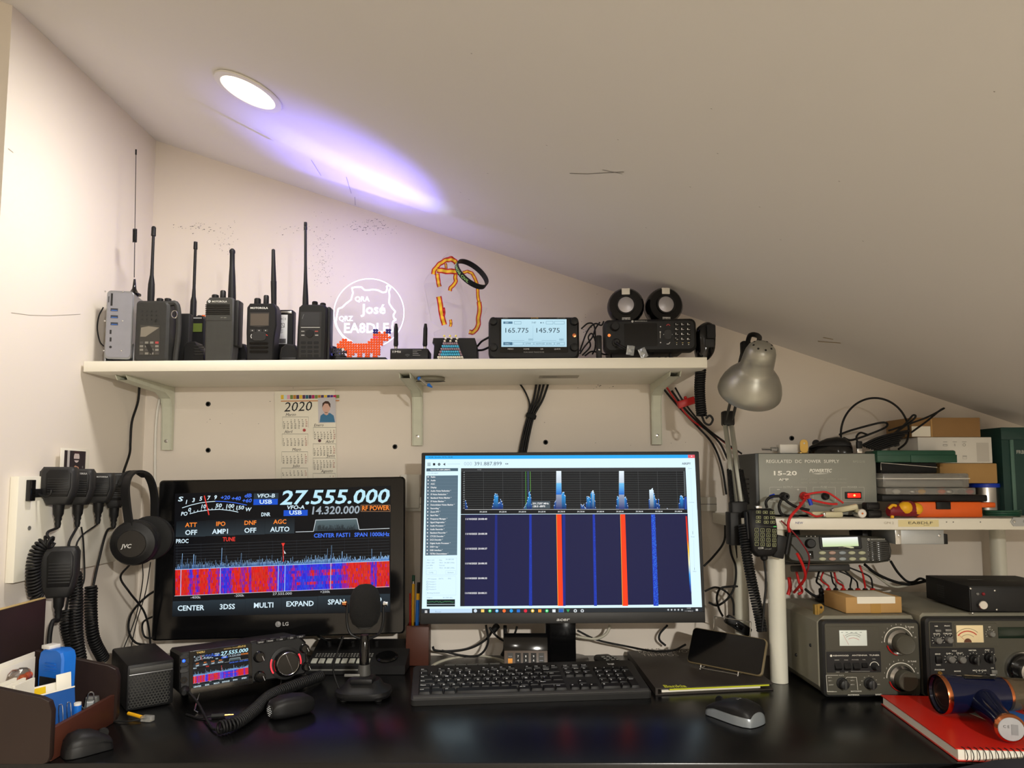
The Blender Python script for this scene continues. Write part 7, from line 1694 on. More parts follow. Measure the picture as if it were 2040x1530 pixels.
for j in range(6):
    for i in range(6): pr.disc(.045 + i * .0045, h * .25 + j * .0045, .0014, (42, 42, 44))
pr.ob('side_vent', 'ink', t, Mx.Rotation(R(-90), 4, 'Z') @ Mx.Translation((-.155, 0, 0)))
pr = Pr(); pr.rect(0, 0, .03, .012, (60, 60, 62)); pr.text('MX-P50', .05, -.01, .008, (90, 90, 92), 2); pr.ob('top_label', 'ink', t, Mx.Translation((.05, .08, h + .0004)) @ Mx.Rotation(R(-90), 4, 'X'))
# ================================================================== notebook, leaflet, hair dryer, chair
NL = .697; NX2 = .905
A = V((.672, 1.107, DESK + .0006)); B = V((.695, 1.375, DESK + .0006))
e2 = (B - A); e1 = V((e2.y, -e2.x, 0)).normalized() * .21; hN = .017
mw = Mx.Translation(A); t = thing('spiral_notebook', 'thick red spiral notebook lying at the front right edge of the desk', 'notebook', mw)
def slab(nm, m, a0, a1, b0, b1, z0, z1):
    pts = [e1 * a + e2 * b for a, b in ((a0, b0), (a1, b0), (a1, b1), (a0, b1))]; return G().loft([[(p.x, p.y, z0) for p in pts], [(p.x, p.y, z1) for p in pts]]).ob(nm, m, t, 0)
slab('back_cover', 'red_cover', 0, 1, 0, 1, 0, .0012); slab('pages', 'paper', .012, .99, .012, .985, .0012, hN - .0014); slab('front_cover', 'red_cover', 0, 1, .02, 1, hN - .0014, hN)
mat('spiral_wire', (50, 46, 48), .3, .6); ringm = None
for i in range(22):
    p = e1 * (.06 + i * .042); pts = [p + V((0, .007 + .0105 * math.cos(a), hN / 2 + .0095 * math.sin(a))) for a in [2 * math.pi * k / 14 for k in range(14)]]
    G().tube(pts, .0007, 5, 1, True).ob('wire_ring', 'spiral_wire', t)
NZ = A.z + hN + .0006
P_ = onz(2032, 1455, .018); t = thing('leaflet', 'blue and white printed leaflet under the hair dryer handle', 'leaflet', yawm(V((.815, 1.165, NZ)), 12)); G().bbox(0, .085, 0, .13, 0, .0012, .0003).ob('sheet', 'paper', t); pr = Pr(); pr.rect(.012, .004, .084, .1, (50, 110, 190)); pr.ob('print', 'paper_ink', t, Mx.Translation((0, 0, .0013)) @ Mx.Rotation(R(-90), 4, 'X'))
LZ = NZ + .0016
rb = .0322; y = 1.262; c0 = V((at(1872, 1383, y).x, y, LZ + rb + .001)); c1 = V((at(1996, 1378, y).x, y, LZ + rb + .001)); L_ = c1.x - c0.x
t = thing('hair_dryer', 'glossy navy hair dryer with copper rings lying on the red notebook', 'hair dryer', Mx.Translation(c0))
G().lathe([(rb * .90, .004), (rb * .97, .0), (rb, .006), (rb * .97, L_ * .3), (rb * .93, L_ * .6), (rb * .86, L_), (rb * .8, L_ + .002)], ax=(1, 0, 0), n=40, cap=False).ob('barrel', 'navy', t)
G().lathe([(rb * .995, -.003), (rb * 1.03, .001), (rb * 1.01, .005)], ax=(1, 0, 0), n=40, cap=False).ob('rear_ring', 'copper', t)
G().lathe([(rb * .9, .005), (rb * .6, .008), (.001, .009)], ax=(1, 0, 0), n=32).ob('intake_grille', 'black', t)
for k in (.75, .55, .35): G().lathe([(rb * k, .0075 - .003 * k), (rb * k + .0008, .0062 - .003 * k), (rb * k + .0016, .0075 - .003 * k)], ax=(1, 0, 0), n=32, cap=False).ob('intake_ring', 'dark_grey', t)
G().lathe([(rb * .875, L_ - .001), (rb * .885, L_ + .0015), (rb * .87, L_ + .004)], ax=(1, 0, 0), n=40, cap=False).ob('front_ring', 'copper', t)
mat('smoke_nozzle', (110, 98, 78), .12, trans=.5)
G().lathe([(rb * .85, L_ + .003), (rb * .87, L_ + .012), (rb * .83, L_ + .016), (rb * .8, L_ + .05), (rb * .78, L_ + .052)], ax=(1, 0, 0), n=36, cap=False).ob('nozzle', 'smoke_nozzle', t)
he = at(2013, 1458, 1.125); he.z = LZ + .0225; d0 = V((L_ * .62, -.004, -.006)); d1 = he - c0
hr = [(0, .024), (.25, .022), (.5, .018), (.75, .0165), (.92, .018), (1.0, .0185)]
dl = (d1 - d0); G().lathe([(r, k * dl.length) for k, r in hr], d0, dl, 28).ob('handle', 'navy', t)
G().lathe([(.0190, dl.length - .012), (.0215, dl.length - .006), (.0215, dl.length), (.018, dl.length + .004)], d0, dl, 32, False).ob('handle_ring', 'copper', t)
mat('label_grey', (170, 170, 172), .5); tip = d0 + dl.normalized() * (dl.length + .0035); G().lathe([(.0178, 0), (.0172, .001), (.0005, .0012)], tip, dl, 30).ob('end_label', 'label_grey', t)
G().bbox(L_ * .35, L_ * .85, -.012, .012, rb * .88, rb * .96, .003).ob('switch_strip', 'black_gloss', t)
mr = dl.to_track_quat('-Y', 'Z').to_matrix().to_4x4(); pr = Pr(); pr.text('C E', -.011, .002, .004, (70, 70, 72), 1); pr.rect(.0, -.008, .009, .008, (140, 140, 142)); pr.ob('end_print', 'ink', t, Mx.Translation(tip + dl.normalized() * .0014) @ mr)
# chair whose armrest just enters the frame
ca = at(1985, 1520, .985)
t = thing('office_chair', 'dark blue-grey padded armrest of a chair pulled up to the desk', 'chair', Mx.Translation((.66, .80, 0)))
mat('chair_fabric', (44, 46, 58), .85, var=.15, scale=200, bump=.1)
zt = at(2000, 1524, 1.03).z
ol = [(-.11, -.045), (-.06, -.012), (0, 0), (.09, .006), (.12, -.02), (.10, -.05), (-.06, -.06)]
G().prism([(x + .03, z) for x, z in ol], .10, .26, .012).T(None).ob('armrest_pad', 'chair_fabric', t, 60).location.z = zt
G().cyl((.02, .15, .42), (.02, .15, zt - .05), .018).ob('armrest_post', 'black', t); G().bbox(-.5, .05, -.25, .2, .40, .47, .03).ob('seat', 'chair_fabric', t); G().cyl((-.22, -.03, .08), (-.22, -.03, .4), .025).ob('gas_column', 'black', t)
for k in range(5): a = R(72 * k); G().cyl((-.22, -.03, .09), (-.22 + .27 * math.cos(a), -.03 + .27 * math.sin(a), .03), .018, .014, 10).ob('base_arm', 'black', t); G().sph((-.22 + .27 * math.cos(a), -.03 + .27 * math.sin(a), .0255), .025).ob('castor', 'rubber', t)
# ================================================================== desk lamp
rc = at(1492, 782, 1.50); cp_ = at(1516, 700, 1.43); ax = (cp_ - rc).normalized(); L_ = (cp_ - rc).length
t = thing('desk_lamp', 'silver adjustable desk lamp with a bell shade hanging in front of the back wall', 'lamp', Mx.Translation(at(1478, 1030, 1.60)))
o_ = t.matrix_world.translation
rim = abs(at(1492 + 62, 782, 1.5).x - rc.x); cr = rim * .50
sh = G().lathe([(rim * .97, -.002), (rim, .002), (rim * .985, L_ * .12), (rim * .92, L_ * .26), (rim * .80, L_ * .40), (rim * .64, L_ * .52), (cr * 1.12, L_ * .57), (cr * 1.04, L_ * .62), (cr * .98, L_ * .85), (cr * .93, L_ * .97), (cr * .82, L_ * 1.07), (cr * .6, L_ * 1.14), (cr * .3, L_ * 1.175), (.0005, L_ * 1.18)], rc - o_, ax, 48).ob('shade', 'lamp_silver', t, 60)
fx, fy, fz = frames([V((0, 0, 0)), ax])[0]
for k in range(8):
    a = 2 * math.pi * k / 8; p = rc - o_ + fx * (L_ * 1.12) + fy * (cr * .52 * math.cos(a)) + fz * (cr * .52 * math.sin(a)); nrm = (fx * .8 + (fy * math.cos(a) + fz * math.sin(a)) * .55).normalized()
    G().cyl(p + nrm * .002, p + nrm * .0036, .0022, n=10).ob('vent_hole', 'black', sh)
el = at(1450, 838, 1.62) - o_; cl = at(1473, 1012, 1.53) - o_; tp = at(1487, 690, 1.60) - o_
for s_ in (-.007, .007):
    G().tube([cl + V((s_, 0, 0)), el + V((s_, 0, 0))], .0058, 4, 1).ob('lower_arm', 'lamp_arm', t)
    G().tube([el + V((s_, -.01, 0)), tp + V((s_, 0, 0))], .0035, 4, 1).ob('upper_arm', 'charcoal', t)
G().T(Mx.Translation(el)).bbox(-.013, .013, -.012, .012, -.012, .022, .004).ob('elbow', 'black', t)
G().T(Mx.Translation(tp)).bbox(-.012, .009, -.008, .012, -.035, .012, .004).ob('head_joint', 'black', t)
G().tube([tp + V((0, -.002, .0)), tp + V((.003, -.02, .022)), tp + V((.012, -.05, .012)), cp_ - o_ + V((0, .02, .012))], .0055, 8).ob('neck', 'black', t)
for s_ in (-.016, .016): G().coil([cl + V((s_, -.004, .01)), cl + (el - cl) * .42 + V((s_ * .8, -.004, 0))], .0042, .0013, 26, 5, 10).ob('spring', 'black', t)
G().T(Mx.Translation(cl)).bbox(-.02, .014, -.012, .014, -.05, .014, .004).ob('clamp_socket', 'black', t)
xb = rx0 - o_.x
G().bbox(xb - .024, xb - .0008, cl.y - .016, cl.y + .02, RZ0 - o_.z - .034, RZ1 - o_.z + .012, .002).ob('clamp', 'black', t)
G().bbox(xb - .006, xb + .03, cl.y - .014, cl.y + .018, RZ0 - o_.z - .034, RZ0 - o_.z - .018, .002).ob('clamp_jaw', 'black', t)
G().cyl((xb + .016, cl.y, RZ0 - o_.z - .05), (xb + .016, cl.y, RZ0 - o_.z - .0008), .006, n=12).ob('clamp_screw', 'black', t)
# ================================================================== headphones
def strap(pts, w_, th, side, res=6):
    q = spline(pts, res); fr = frames(q); rings = []
    for p, (tt, x, y) in zip(q, fr):
        s = (side - tt * side.dot(tt)).normalized(); n = tt.cross(s)
        rings.append([p + s * (w_ / 2) + n * (th / 2), p + s * (w_ / 2) - n * (th / 2), p - s * (w_ / 2) - n * (th / 2), p - s * (w_ / 2) + n * (th / 2)])
    return rings
c0 = at(266, 1082, 1.452); c1 = at(303, 1070, 1.545); axn = (c0 - c1).normalized(); axn = (axn + V((.15, -.3, 0))).normalized(); rc_ = .0455
t = thing('headphones', 'black over-ear headphones hanging from the end of the hook rail', 'headphones', Mx.Translation(c0))
i0 = c0 - c0; i1 = c1 - c0
for (c, s_) in ((i0, 1), (i1, -1)):
    a = axn * s_
    G().lathe([(rc_ * .2, .012), (rc_ * .62, .012), (rc_ * .7, .010), (rc_ * .92, .006), (rc_ * 1.0, -.002), (rc_ * .98, -.01)], c, a, 36).ob('ear_cup', 'black', t)
    G().lathe([(rc_ * .98, -.008), (rc_ * 1.03, -.014), (rc_ * 1.0, -.022), (rc_ * .8, -.026), (rc_ * .4, -.024)], c, a, 36).ob('ear_cushion', 'black_soft', t)
    G().lathe([(rc_ * .6, .0118), (rc_ * .58, .0132), (.0005, .0136)], c, a, 32).ob('cup_badge_disc', 'black_gloss', t)
mr = axn.to_track_quat('-Y', 'Z').to_matrix().to_4x4(); pr = Pr(); pr.text('JVC', -.018, -.008, .008, (190, 190, 188), 1, 'l', 1, .2); pr.ob('lettering', 'ink', t, Mx.Translation(i0 + axn * .0138) @ mr)
bp = [at(258, 1050, 1.447), at(252, 1005, 1.455), at(250, 968, 1.465), at(258, 946, 1.485), at(276, 939, 1.51), at(296, 950, 1.54), at(307, 985, 1.56), at(308, 1040, 1.562)]
g = G(); rg = strap([p - c0 for p in bp], .019, .005, V((1, -.35, 0))); g.loft(rg); g.ob('headband', 'black', t, 50)
g = G(); g.loft(strap([p - c0 + V((-.012, 0, 0)) for p in bp[2:6]], .007, .004, V((1, -.35, 0)))); g.ob('inner_band', 'black_soft', t, 50)
# ================================================================== cables
def cab(label, pts, r=.002, m='rubber', name='cable', cat='cable', group=None, n=7, res=6):
    pts = [V(p) for p in pts]; o = pts[0]
    return one(name, label, cat, G().tube([p - o for p in pts], r, n, res), m, Mx.Translation(o), group, 80)
def coil(label, pts, Rr, r, turns, m='rubber', extra=None, name='coiled_cord', tail0=None, tail1=None):
    pts = [V(p) for p in pts]; o = pts[0]; t = thing(name, label, 'cord', Mx.Translation(o))
    G().coil([p - o for p in pts], Rr, r, turns, 6, 12).ob('coil', m, t, 80)
    if tail0: G().tube([V(p) - o for p in tail0], r * .95, 7, 6).ob('straight_lead', m, t, 80)
    if tail1: G().tube([V(p) - o for p in tail1], r * .95, 7, 6).ob('straight_lead', m, t, 80)
    return t
# left wall microphones
W_ = lambda u, v, dx=.03: lw(u, v, dx)
coil('coiled cord looping behind the lower speaker microphone on the left wall', [W_(104, 1082, .05), W_(92, 1080, .04), W_(74, 1098, .03), W_(66, 1135, .026), W_(70, 1180, .026), W_(78, 1192, .03)], .0100, .0026, 12, tail0=[MC[0], W_(94, 1062, .045), W_(104, 1082, .05)])
coil('long coiled cord hanging straight down under the second microphone', [W_(150, 1140, .03), W_(152, 1200, .032), W_(152, 1260, .036), W_(160, 1320, .045)], .0104, .0026, 12, tail0=[MC[1], W_(137, 1085, .035), W_(146, 1120, .03), W_(150, 1140, .03)])
coil('coiled cord with an open top loop hanging under the farthest microphone', [W_(182, 1168, .03), W_(181, 1210, .032), W_(186, 1270, .036), W_(206, 1312, .04)], .0100, .0026, 12, tail0=[MC[3], W_(212, 1060, .03), W_(196, 1120, .03), W_(186, 1166, .03)])
coil('middle coiled cord drooping to the desk behind the organiser', [W_(132, 1215, .016), W_(134, 1255, .018), W_(148, 1300, .022), W_(160, 1330, .026)], .0096, .0025, 12, tail0=[W_(150, 1145, .03), W_(140, 1170, .022), W_(132, 1215, .016)])
cab('thin doubled lead hanging from the third microphone', [MC[2], W_(154, 1080, .03), W_(152, 1150, .03), W_(160, 1168, .03), W_(168, 1150, .03), W_(166, 1080, .03), W_(162, 1050, .03)], .0017)
cab('straight black lead below the lower speaker microphone', [MC[4], W_(104, 1240, .04), W_(98, 1275, .04), W_(100, 1310, .045)], .0042)
# from the shelf end down the corner
cab('thick black cord dropping from the left end of the shelf to the microphones', [at(278, 764, 1.66), at(275, 800, 1.67), at(263, 840, 1.68), at(260, 880, 1.68), at(258, 905, 1.67), at(245, 945, 1.64), at(240, 980, 1.62)], .0028)
cab('white conduit running down the wall corner', [at(320, 785, YB - .004), at(312, 830, YB - .004), at(309, 900, YB - .004), at(309, 1000, YB - .004), at(310, 1240, YB - .004)], .0035, 'white_plastic')
cab('headphone lead curling below the ear cups beside the monitor', [c0 + V((-.012, .01, -.045)), at(240, 1150, 1.50), at(258, 1180, 1.52), at(285, 1215, 1.56), at(296, 1250, 1.58), at(300, 1290, 1.59)], .0022)
cab('black cable loop at the lower left corner of the television monitor', [at(318, 1172, 1.66), at(290, 1190, 1.66), at(262, 1222, 1.66), at(256, 1255, 1.66), at(270, 1280, 1.65), at(300, 1285, 1.65)], .0026)
cab('second black cable loop tucked behind the television monitor', [at(312, 1225, 1.68), at(285, 1240, 1.68), at(288, 1268, 1.68), at(308, 1268, 1.68), at(310, 1240, 1.68)], .0022)
cab('thin lead from the far ear cup towards the desk', [at(284, 1124, 1.54), at(284, 1160, 1.55), at(270, 1230, 1.57), at(245, 1295, 1.58)], .0011)
cab('second thin lead crossing towards the desk', [at(300, 1120, 1.56), at(290, 1180, 1.58), at(272, 1240, 1.59), at(260, 1295, 1.60)], .0011)
# transceiver hand-microphone cord
coil('coiled cord of the transceiver curving across the desk front', [onz(436, 1450, .0125), onz(470, 1440, .0125), onz(505, 1416, .0125), onz(540, 1385, .015), onz(590, 1364, .015), onz(640, 1346, .013)], .0092, .0024, 30, tail0=[MICPLUG, at(395, 1402, 1.33), at(410, 1430, 1.28), onz(422, 1450, .004), onz(432, 1454, .006)])
# under the wall shelf
zs = lambda u, v: at(u, v, YB - .012)
for i, (a, b, c, d) in enumerate(((1070, 1052, 1034, 1026), (1078, 1056, 1039, 1030), (1086, 1060, 1043, 1034), (1095, 1064, 1047, 1038))):
    cab(('leftmost', 'second', 'third', 'rightmost')[i] + ' cable of the black bundle dropping behind the slim monitor', [zs(a, 755), zs((a + b) / 2 + 2, 795), zs(b, 828), zs((b + c) / 2 - 1, 865), zs(c, 905), zs(d, 960)], .0028)
cab('single black cable joining the bundle from the left', [zs(1030, 757), zs(1046, 780), zs(1055, 805), zs(1052, 826)], .0022)
q = zs(1058, 829); t = thing('cable_strap', 'black hook-and-loop strap around the cable bundle', 'strap', Mx.Translation(q)); G().T(Mx.Rotation(R(18), 4, 'Y')).bbox(-.013, .013, -.007, .006, -.006, .006, .003).ob('band', 'black_soft', t)
Y2 = YB - .018
cab('black pair of wires slanting from the right bracket past the lamp', [at(1318, 770, Y2), at(1350, 808, Y2), at(1390, 850, Y2), at(1420, 885, Y2), at(1438, 930, Y2), at(1447, 985, Y2)], .0026)
cab('second black wire slanting beside the pair behind the lamp', [at(1338, 778, Y2 - .006), at(1365, 815, Y2 - .006), at(1398, 848, Y2 - .006), at(1432, 880, Y2 - .006), at(1450, 915, Y2 - .006)], .0026)
cab('bright red wire slanting from the right bracket', [at(1326, 768, Y2 - .004), at(1352, 806, Y2 - .004), at(1380, 838, Y2 - .004), at(1420, 864, Y2 - .004), at(1470, 902, Y2 - .01)], .0022, 'red_wire')
cab('black wire twisted with the red one towards the power supply', [at(1345, 772, Y2 - .01), at(1362, 800, Y2 - .012), at(1400, 846, Y2 - .012), at(1450, 885, Y2 - .012), at(1478, 904, Y2 - .014)], .0022)
q = at(1367, 802, Y2 - .012); t = thing('red_connector', 'red crimp connector block on the slanting wires', 'connector', Mx.Translation(q) @ Mx.Rotation(R(-18), 4, 'Y')); G().bbox(-.022, .022, -.006, .006, -.009, .009, .002).ob('block', 'red_plastic', t); G().sph((.002, 0, .012), .004).ob('knob', 'red_plastic', t)
xe = at(1398, 740, 1.49)
coil('black coiled cord hanging from the hand microphone at the shelf end', [at(1396, 737, 1.535), at(1394, 770, 1.535), at(1395, 800, 1.535), at(1398, 828, 1.535)], .0098, .0026, 20, tail1=[at(1398, 828, 1.535), at(1404, 842, 1.53), at(1414, 846, 1.525), at(1420, 836, 1.52), at(1414, 828, 1.52), at(1406, 834, 1.522)], tail0=[at(1404, 706, 1.552), at(1402, 722, 1.545), at(1396, 737, 1.535)])
sp = shz(.35)
for i, (u, w_) in enumerate(((1314, .006), (1327, .006), (1340, .005), (1360, .005), (1373, .005), (1385, .004))):
    b_ = at(u, 708, 1.56); hgt = .013 if i < 3 else .009; b_.z = sp
    cab(('first', 'second', 'third', 'fourth', 'fifth', 'last')[i] + ' upright turn of black cord under the car radio, counted from the left', [b_ + V((-w_, 0, .002)), b_ + V((-w_ * .9, 0, hgt * .7)), b_ + V((0, .002, hgt)), b_ + V((w_ * .9, .004, hgt * .7)), b_ + V((w_, .004, .002))], .0019, group='turns of cord under the car radio')
# tangle between the two radios on the shelf
for i, pts in enumerate(([(1155, 700), (1170, 660), (1185, 645), (1198, 648), (1203, 640)], [(1155, 705), (1165, 690), (1180, 672), (1186, 655), (1195, 642)], [(1160, 708), (1176, 690), (1172, 672), (1180, 665), (1190, 690), (1200, 706)], [(1158, 655), (1172, 644), (1184, 650), (1186, 690), (1180, 706)], [(1165, 709), (1180, 700), (1205, 706), (1220, 702)])):
    cab('thin black cable in the tangle left of the dark car radio, ' + ('rising to top right', 'leaning right', 'forming a low loop', 'arching over the top', 'lying along the shelf')[i], [V((at(u, v, 1.545 + .006 * i).x, 1.545 + .006 * i, max(at(u, v, 1.545 + .006 * i).z, shz(.2) + .0022))) for u, v in pts], .0018)
q = at(1193, 680, 1.505); t = thing('inline_remote', 'slim black inline volume control standing among the tangled cables', 'control', Mx.Translation((q.x, 1.505, shz(.2) + .001))); G().bbox(-.006, .006, -.005, .006, 0, .052, .003).ob('body', 'black', t); G().sph((0, -.005, .02), .003).ob('button', 'steel', t)
cab('thick black lead between the plinth and the lit radio', [at(951, 690, 1.57), at(960, 680, 1.55), at(974, 672, 1.53)], .0024); cab('lower black lead between the plinth and the lit radio', [at(951, 698, 1.57), at(962, 697, 1.55), at(974, 692, 1.53)], .0024)
cab('microphone lead plugged into the dark car radio', [at(1228, 683, 1.485), at(1238, 690, 1.475), at(1255, 697, 1.48), at(1285, 700, 1.50), at(1300, 705, 1.52)], .003)
for i, (u, v, rz) in enumerate(((1256, 698, 8), (1281, 703, -22))):
    q = at(u, v, 1.472); t = thing('cable_tag', ('left crumpled silver tag on the microphone lead', 'right crumpled silver tag hanging over the shelf edge')[i], 'tag', Mx.Translation(q) @ Mx.Rotation(R(rz), 4, 'Y')); G().loft([[(-.008, 0, z), (-.003, -.002 * k, z), (.003, .002 * k, z), (.008, 0, z), (.003, .003 * k, z), (-.003, -.001 * k, z)] for z, k in ((-.010, 1), (-.003, -1), (.004, 1), (.010, -1))]).ob('foil', 'galvanised', t, 0)
# round plate and blue-ended rod under the shelf
q = at(858, 752, 1.60); t = thing('round_plate', 'grey round plate fixed under the shelf beside the middle bracket', 'plate', Mx.Translation((q.x, 1.60, shz(q.x) - .0232))); G().lathe([(.032, 0), (.033, -.003), (.03, -.007), (.0005, -.008)], n=32).ob('disc', 'olive_grey', t); G().bbox(-.033, .033, -.001, .001, -.009, -.0075, .0003).ob('slot', 'black', t)
q = at(835, 754, 1.52); q2 = at(857, 769, 1.50); t = thing('small_tool', 'short silver tool with blue ends clipped under the middle bracket', 'tool', Mx.Translation(q)); G().cyl((0, 0, 0), q2 - q, .0022, n=10).ob('shaft', 'steel', t); G().sph((0, 0, 0), .0042).ob('blue_end', 'blue_plastic', t); G().cyl((q2 - q) * .85, (q2 - q) * 1.15, .004, .0015, 12).ob('blue_tip', 'blue_plastic', t)
# dock and shelf leads
cab('thin black lead bulging left of the silver dock', [at(206, 612, 1.53), at(197, 630, 1.53), at(194, 655, 1.53), at(199, 680, 1.535), at(207, 690, 1.54)], .0014)
# behind and under the slim monitor
dz = lambda u, v, z=.004: onz(u, v, z)
Y3 = 1.70
cab('black cable sweeping from the slim monitor to the pencil pot', [at(985, 1245, Y3), at(972, 1270, Y3), at(940, 1290, Y3), at(900, 1297, Y3), at(868, 1296, Y3), at(862, 1288, Y3)], .0028)
cab('black cable hanging as a loop under the slim monitor', [at(968, 1245, Y3 - .02), at(972, 1280, Y3 - .02), at(955, 1305, Y3 - .02), at(920, 1306, Y3 - .02), at(880, 1296, Y3 - .02)], .0026)
cab('black cable crossing behind the calculator', [at(975, 1250, Y3 - .03), at(990, 1268, Y3 - .03), at(1010, 1278, Y3 - .03), at(1024, 1265, Y3 - .03), at(1030, 1248, Y3 - .03)], .0026)
cab('thick black cable with a ferrite lump under the slim monitor', [at(1006, 1246, Y3 - .01), at(1006, 1290, Y3 - .01), at(1000, 1306, Y3 - .01)], .0045)
q = at(986, 1252, Y3 - .01); t = thing('ferrite_lump', 'black moulded ferrite lump on a video cable under the slim monitor', 'ferrite', Mx.Translation(q) @ Mx.Rotation(R(40), 4, 'Y')); G().lathe([(.003, -.012), (.0075, -.010), (.0075, .010), (.003, .012)], n=16).ob('lump', 'black', t)
cab('pale grey keyboard cable arching behind the keyboard', [V((-.182, 1.56, DESK + .004)), V((-.178, 1.64, DESK + .004)), V((-.14, 1.70, DESK + .004)), V((-.08, 1.715, DESK + .004)), V((-.03, 1.68, DESK + .004)), V((-.005, 1.62, DESK + .004))], .0022, 'grey_white_wire')
cab('second pale grey turn of the keyboard cable', [V((-.176, 1.56, DESK + .0085)), V((-.170, 1.63, DESK + .0085)), V((-.13, 1.685, DESK + .0085)), V((-.07, 1.70, DESK + .0085)), V((-.02, 1.66, DESK + .0085)), V((.0, 1.61, DESK + .0085))], .0022, 'grey_white_wire')
cab('light grey network cable curling under the right half of the slim monitor', [at(1216, 1245, Y3), at(1208, 1262, Y3), at(1190, 1272, Y3), at(1168, 1271, Y3), at(1150, 1268, Y3)], .0034, 'grey_white_wire')
cab('black lead running from the monitor to the phone', [at(1150, 1256, Y3), at(1190, 1275, Y3), at(1250, 1288, Y3), at(1300, 1297, 1.66), at(1340, 1296, 1.64), at(1366, 1284, 1.62)], .0024)
cab('black lead curving down behind the folder', [at(1330, 1245, Y3 + .02), at(1315, 1262, Y3 + .02), at(1314, 1275, Y3 + .02), at(1326, 1286, Y3 + .02)], .0026)
cab('black leads running along the wall behind the pad controller', [at(700, 1296, 1.71), at(745, 1298, 1.71), at(790, 1296, 1.71), at(812, 1297, 1.71)], .003)
cab('slanting black lead under the television monitor', [at(632, 1266, 1.68), at(655, 1278, 1.68), at(672, 1286, 1.68), at(682, 1268, 1.68)], .0022)
cab('microphone lead trailing down from the studio microphone', [at(684, 1268, 1.42), at(672, 1300, 1.42), at(664, 1330, 1.42), at(668, 1352, 1.42), at(676, 1372, 1.41)], .002)
# right side: behind the keypad microphone
coil('coiled cord of the keypad microphone hanging beside the riser leg', [at(1481, 1045, 1.49), at(1487, 1100, 1.48), at(1500, 1170, 1.47), at(1514, 1235, 1.465), at(1518, 1258, 1.465)], .0088, .0024, 40, tail0=[KM, at(1526, 1160, 1.465), at(1522, 1210, 1.455), at(1518, 1258, 1.452)])
for i, (pts, r) in enumerate((([(1445, 1045), (1442, 1080), (1420, 1110), (1402, 1128)], .0026), ([(1452, 1052), (1456, 1100), (1466, 1130), (1464, 1165), (1452, 1190), (1430, 1206), (1412, 1200)], .0026), ([(1462, 1052), (1468, 1100), (1474, 1150), (1480, 1167), (1460, 1168), (1436, 1172), (1428, 1190), (1432, 1212), (1440, 1228)], .0026), ([(1404, 1178), (1425, 1170), (1445, 1178), (1460, 1196), (1462, 1226)], .0024))):
    cab(('black cable leaving the lamp clamp towards the monitor', 'black lamp cable sagging into a loop', 'black lamp cable running down to the inline switch', 'black cable ring behind the phone')[i], [at(u, v, 1.69) for u, v in pts], r)
q = at(1470, 1246, 1.68); t = thing('inline_switch', 'black inline rocker switch on the lamp cable behind the phone', 'switch', Mx.Translation(q) @ Mx.Rotation(R(32), 4, 'Y')); G().bbox(-.032, .032, -.009, .009, -.011, .011, .005).ob('body', 'black', t); G().bbox(-.01, .01, -.011, -.008, -.005, .005, .001).ob('rocker', 'black_gloss', t)
# power supply leads
cab('thick red lead dropping from the red terminal over the riser edge', [TR_, at(1592, 1010, 1.50), at(1576, 1028, 1.482), at(1570, 1045, 1.48), at(1573, 1062, 1.485)], .0030, 'red_wire')
t = thing('inline_fuse', 'black inline fuse holder hanging below the riser edge', 'fuse holder', Mx.Translation(at(1572, 1072, 1.485)) @ Mx.Rotation(R(12), 4, 'Y')); G().cyl((0, 0, .012), (0, 0, -.034), .0045, n=12).ob('sleeve', 'black', t); G().bbox(-.026, -.004, -.004, .012, -.045, .002, .003).ob('holder', 'black', t)
cab('thick red lead below the inline fuse curving to the tuner', [at(1588, 1103, 1.485), at(1600, 1128, 1.50), at(1604, 1150, 1.52), at(1592, 1168, 1.55), at(1582, 1180, 1.58)], .0030, 'red_wire')
cab('thin red and black pair crossing in front of the small car radio', [at(1556, 1037, 1.492), at(1575, 1055, 1.485), at(1596, 1080, 1.49), at(1612, 1110, 1.50), at(1606, 1145, 1.52), at(1598, 1165, 1.55)], .0016, 'dark_red')
for i, (pts, m, r) in enumerate((([(1600, 990), (1625, 998), (1655, 1004), (1668, 1004)], 'red_wire', .0024), ([(1602, 986), (1630, 981), (1650, 982), (1680, 1002)], 'red_wire', .0022), ([(1594, 1000), (1596, 1014), (1612, 1022), (1626, 1030), (1640, 1026)], 'red_wire', .0022), ([(1556, 996), (1552, 1010), (1560, 1026), (1590, 1028)], 'rubber', .003), ([(1560, 992), (1575, 1004), (1592, 1012), (1612, 1016)], 'rubber', .003), ([(1555, 988), (1535, 990), (1526, 1000), (1528, 1012)], 'rubber', .003))):
    y = 1.528 - .003 * i
    cab(('red lead running right to the angled connector', 'upper red lead looping to the angled connector', 'red lead bent towards the short connector', 'black lead falling from the black terminal', 'black lead slanting under the red terminal', 'black lead curling left of the black terminal')[i], [V((at(u, v, y).x, y, max(at(u, v, y).z, RT + r + .0004))) for u, v in pts], r, m)
for i, (pts, m) in enumerate((([(1612, 994), (1616, 1006)], 'blue_deep'), ([(1534, 990), (1543, 987)], 'blue_deep'))):
    t = thing('crimp_sleeve', ('blue crimp sleeve under the red terminal', 'blue crimp sleeve left of the black terminal')[i], 'crimp', Mx.Translation(at(*pts[0], 1.516))); G().cyl((0, 0, 0), at(*pts[1], 1.516) - at(*pts[0], 1.516), .0042, n=12).ob('sleeve', m, t); G().cyl((0, .0, 0), (0, .004, -.004), .0025, n=8).ob('barrel', 'steel', t)
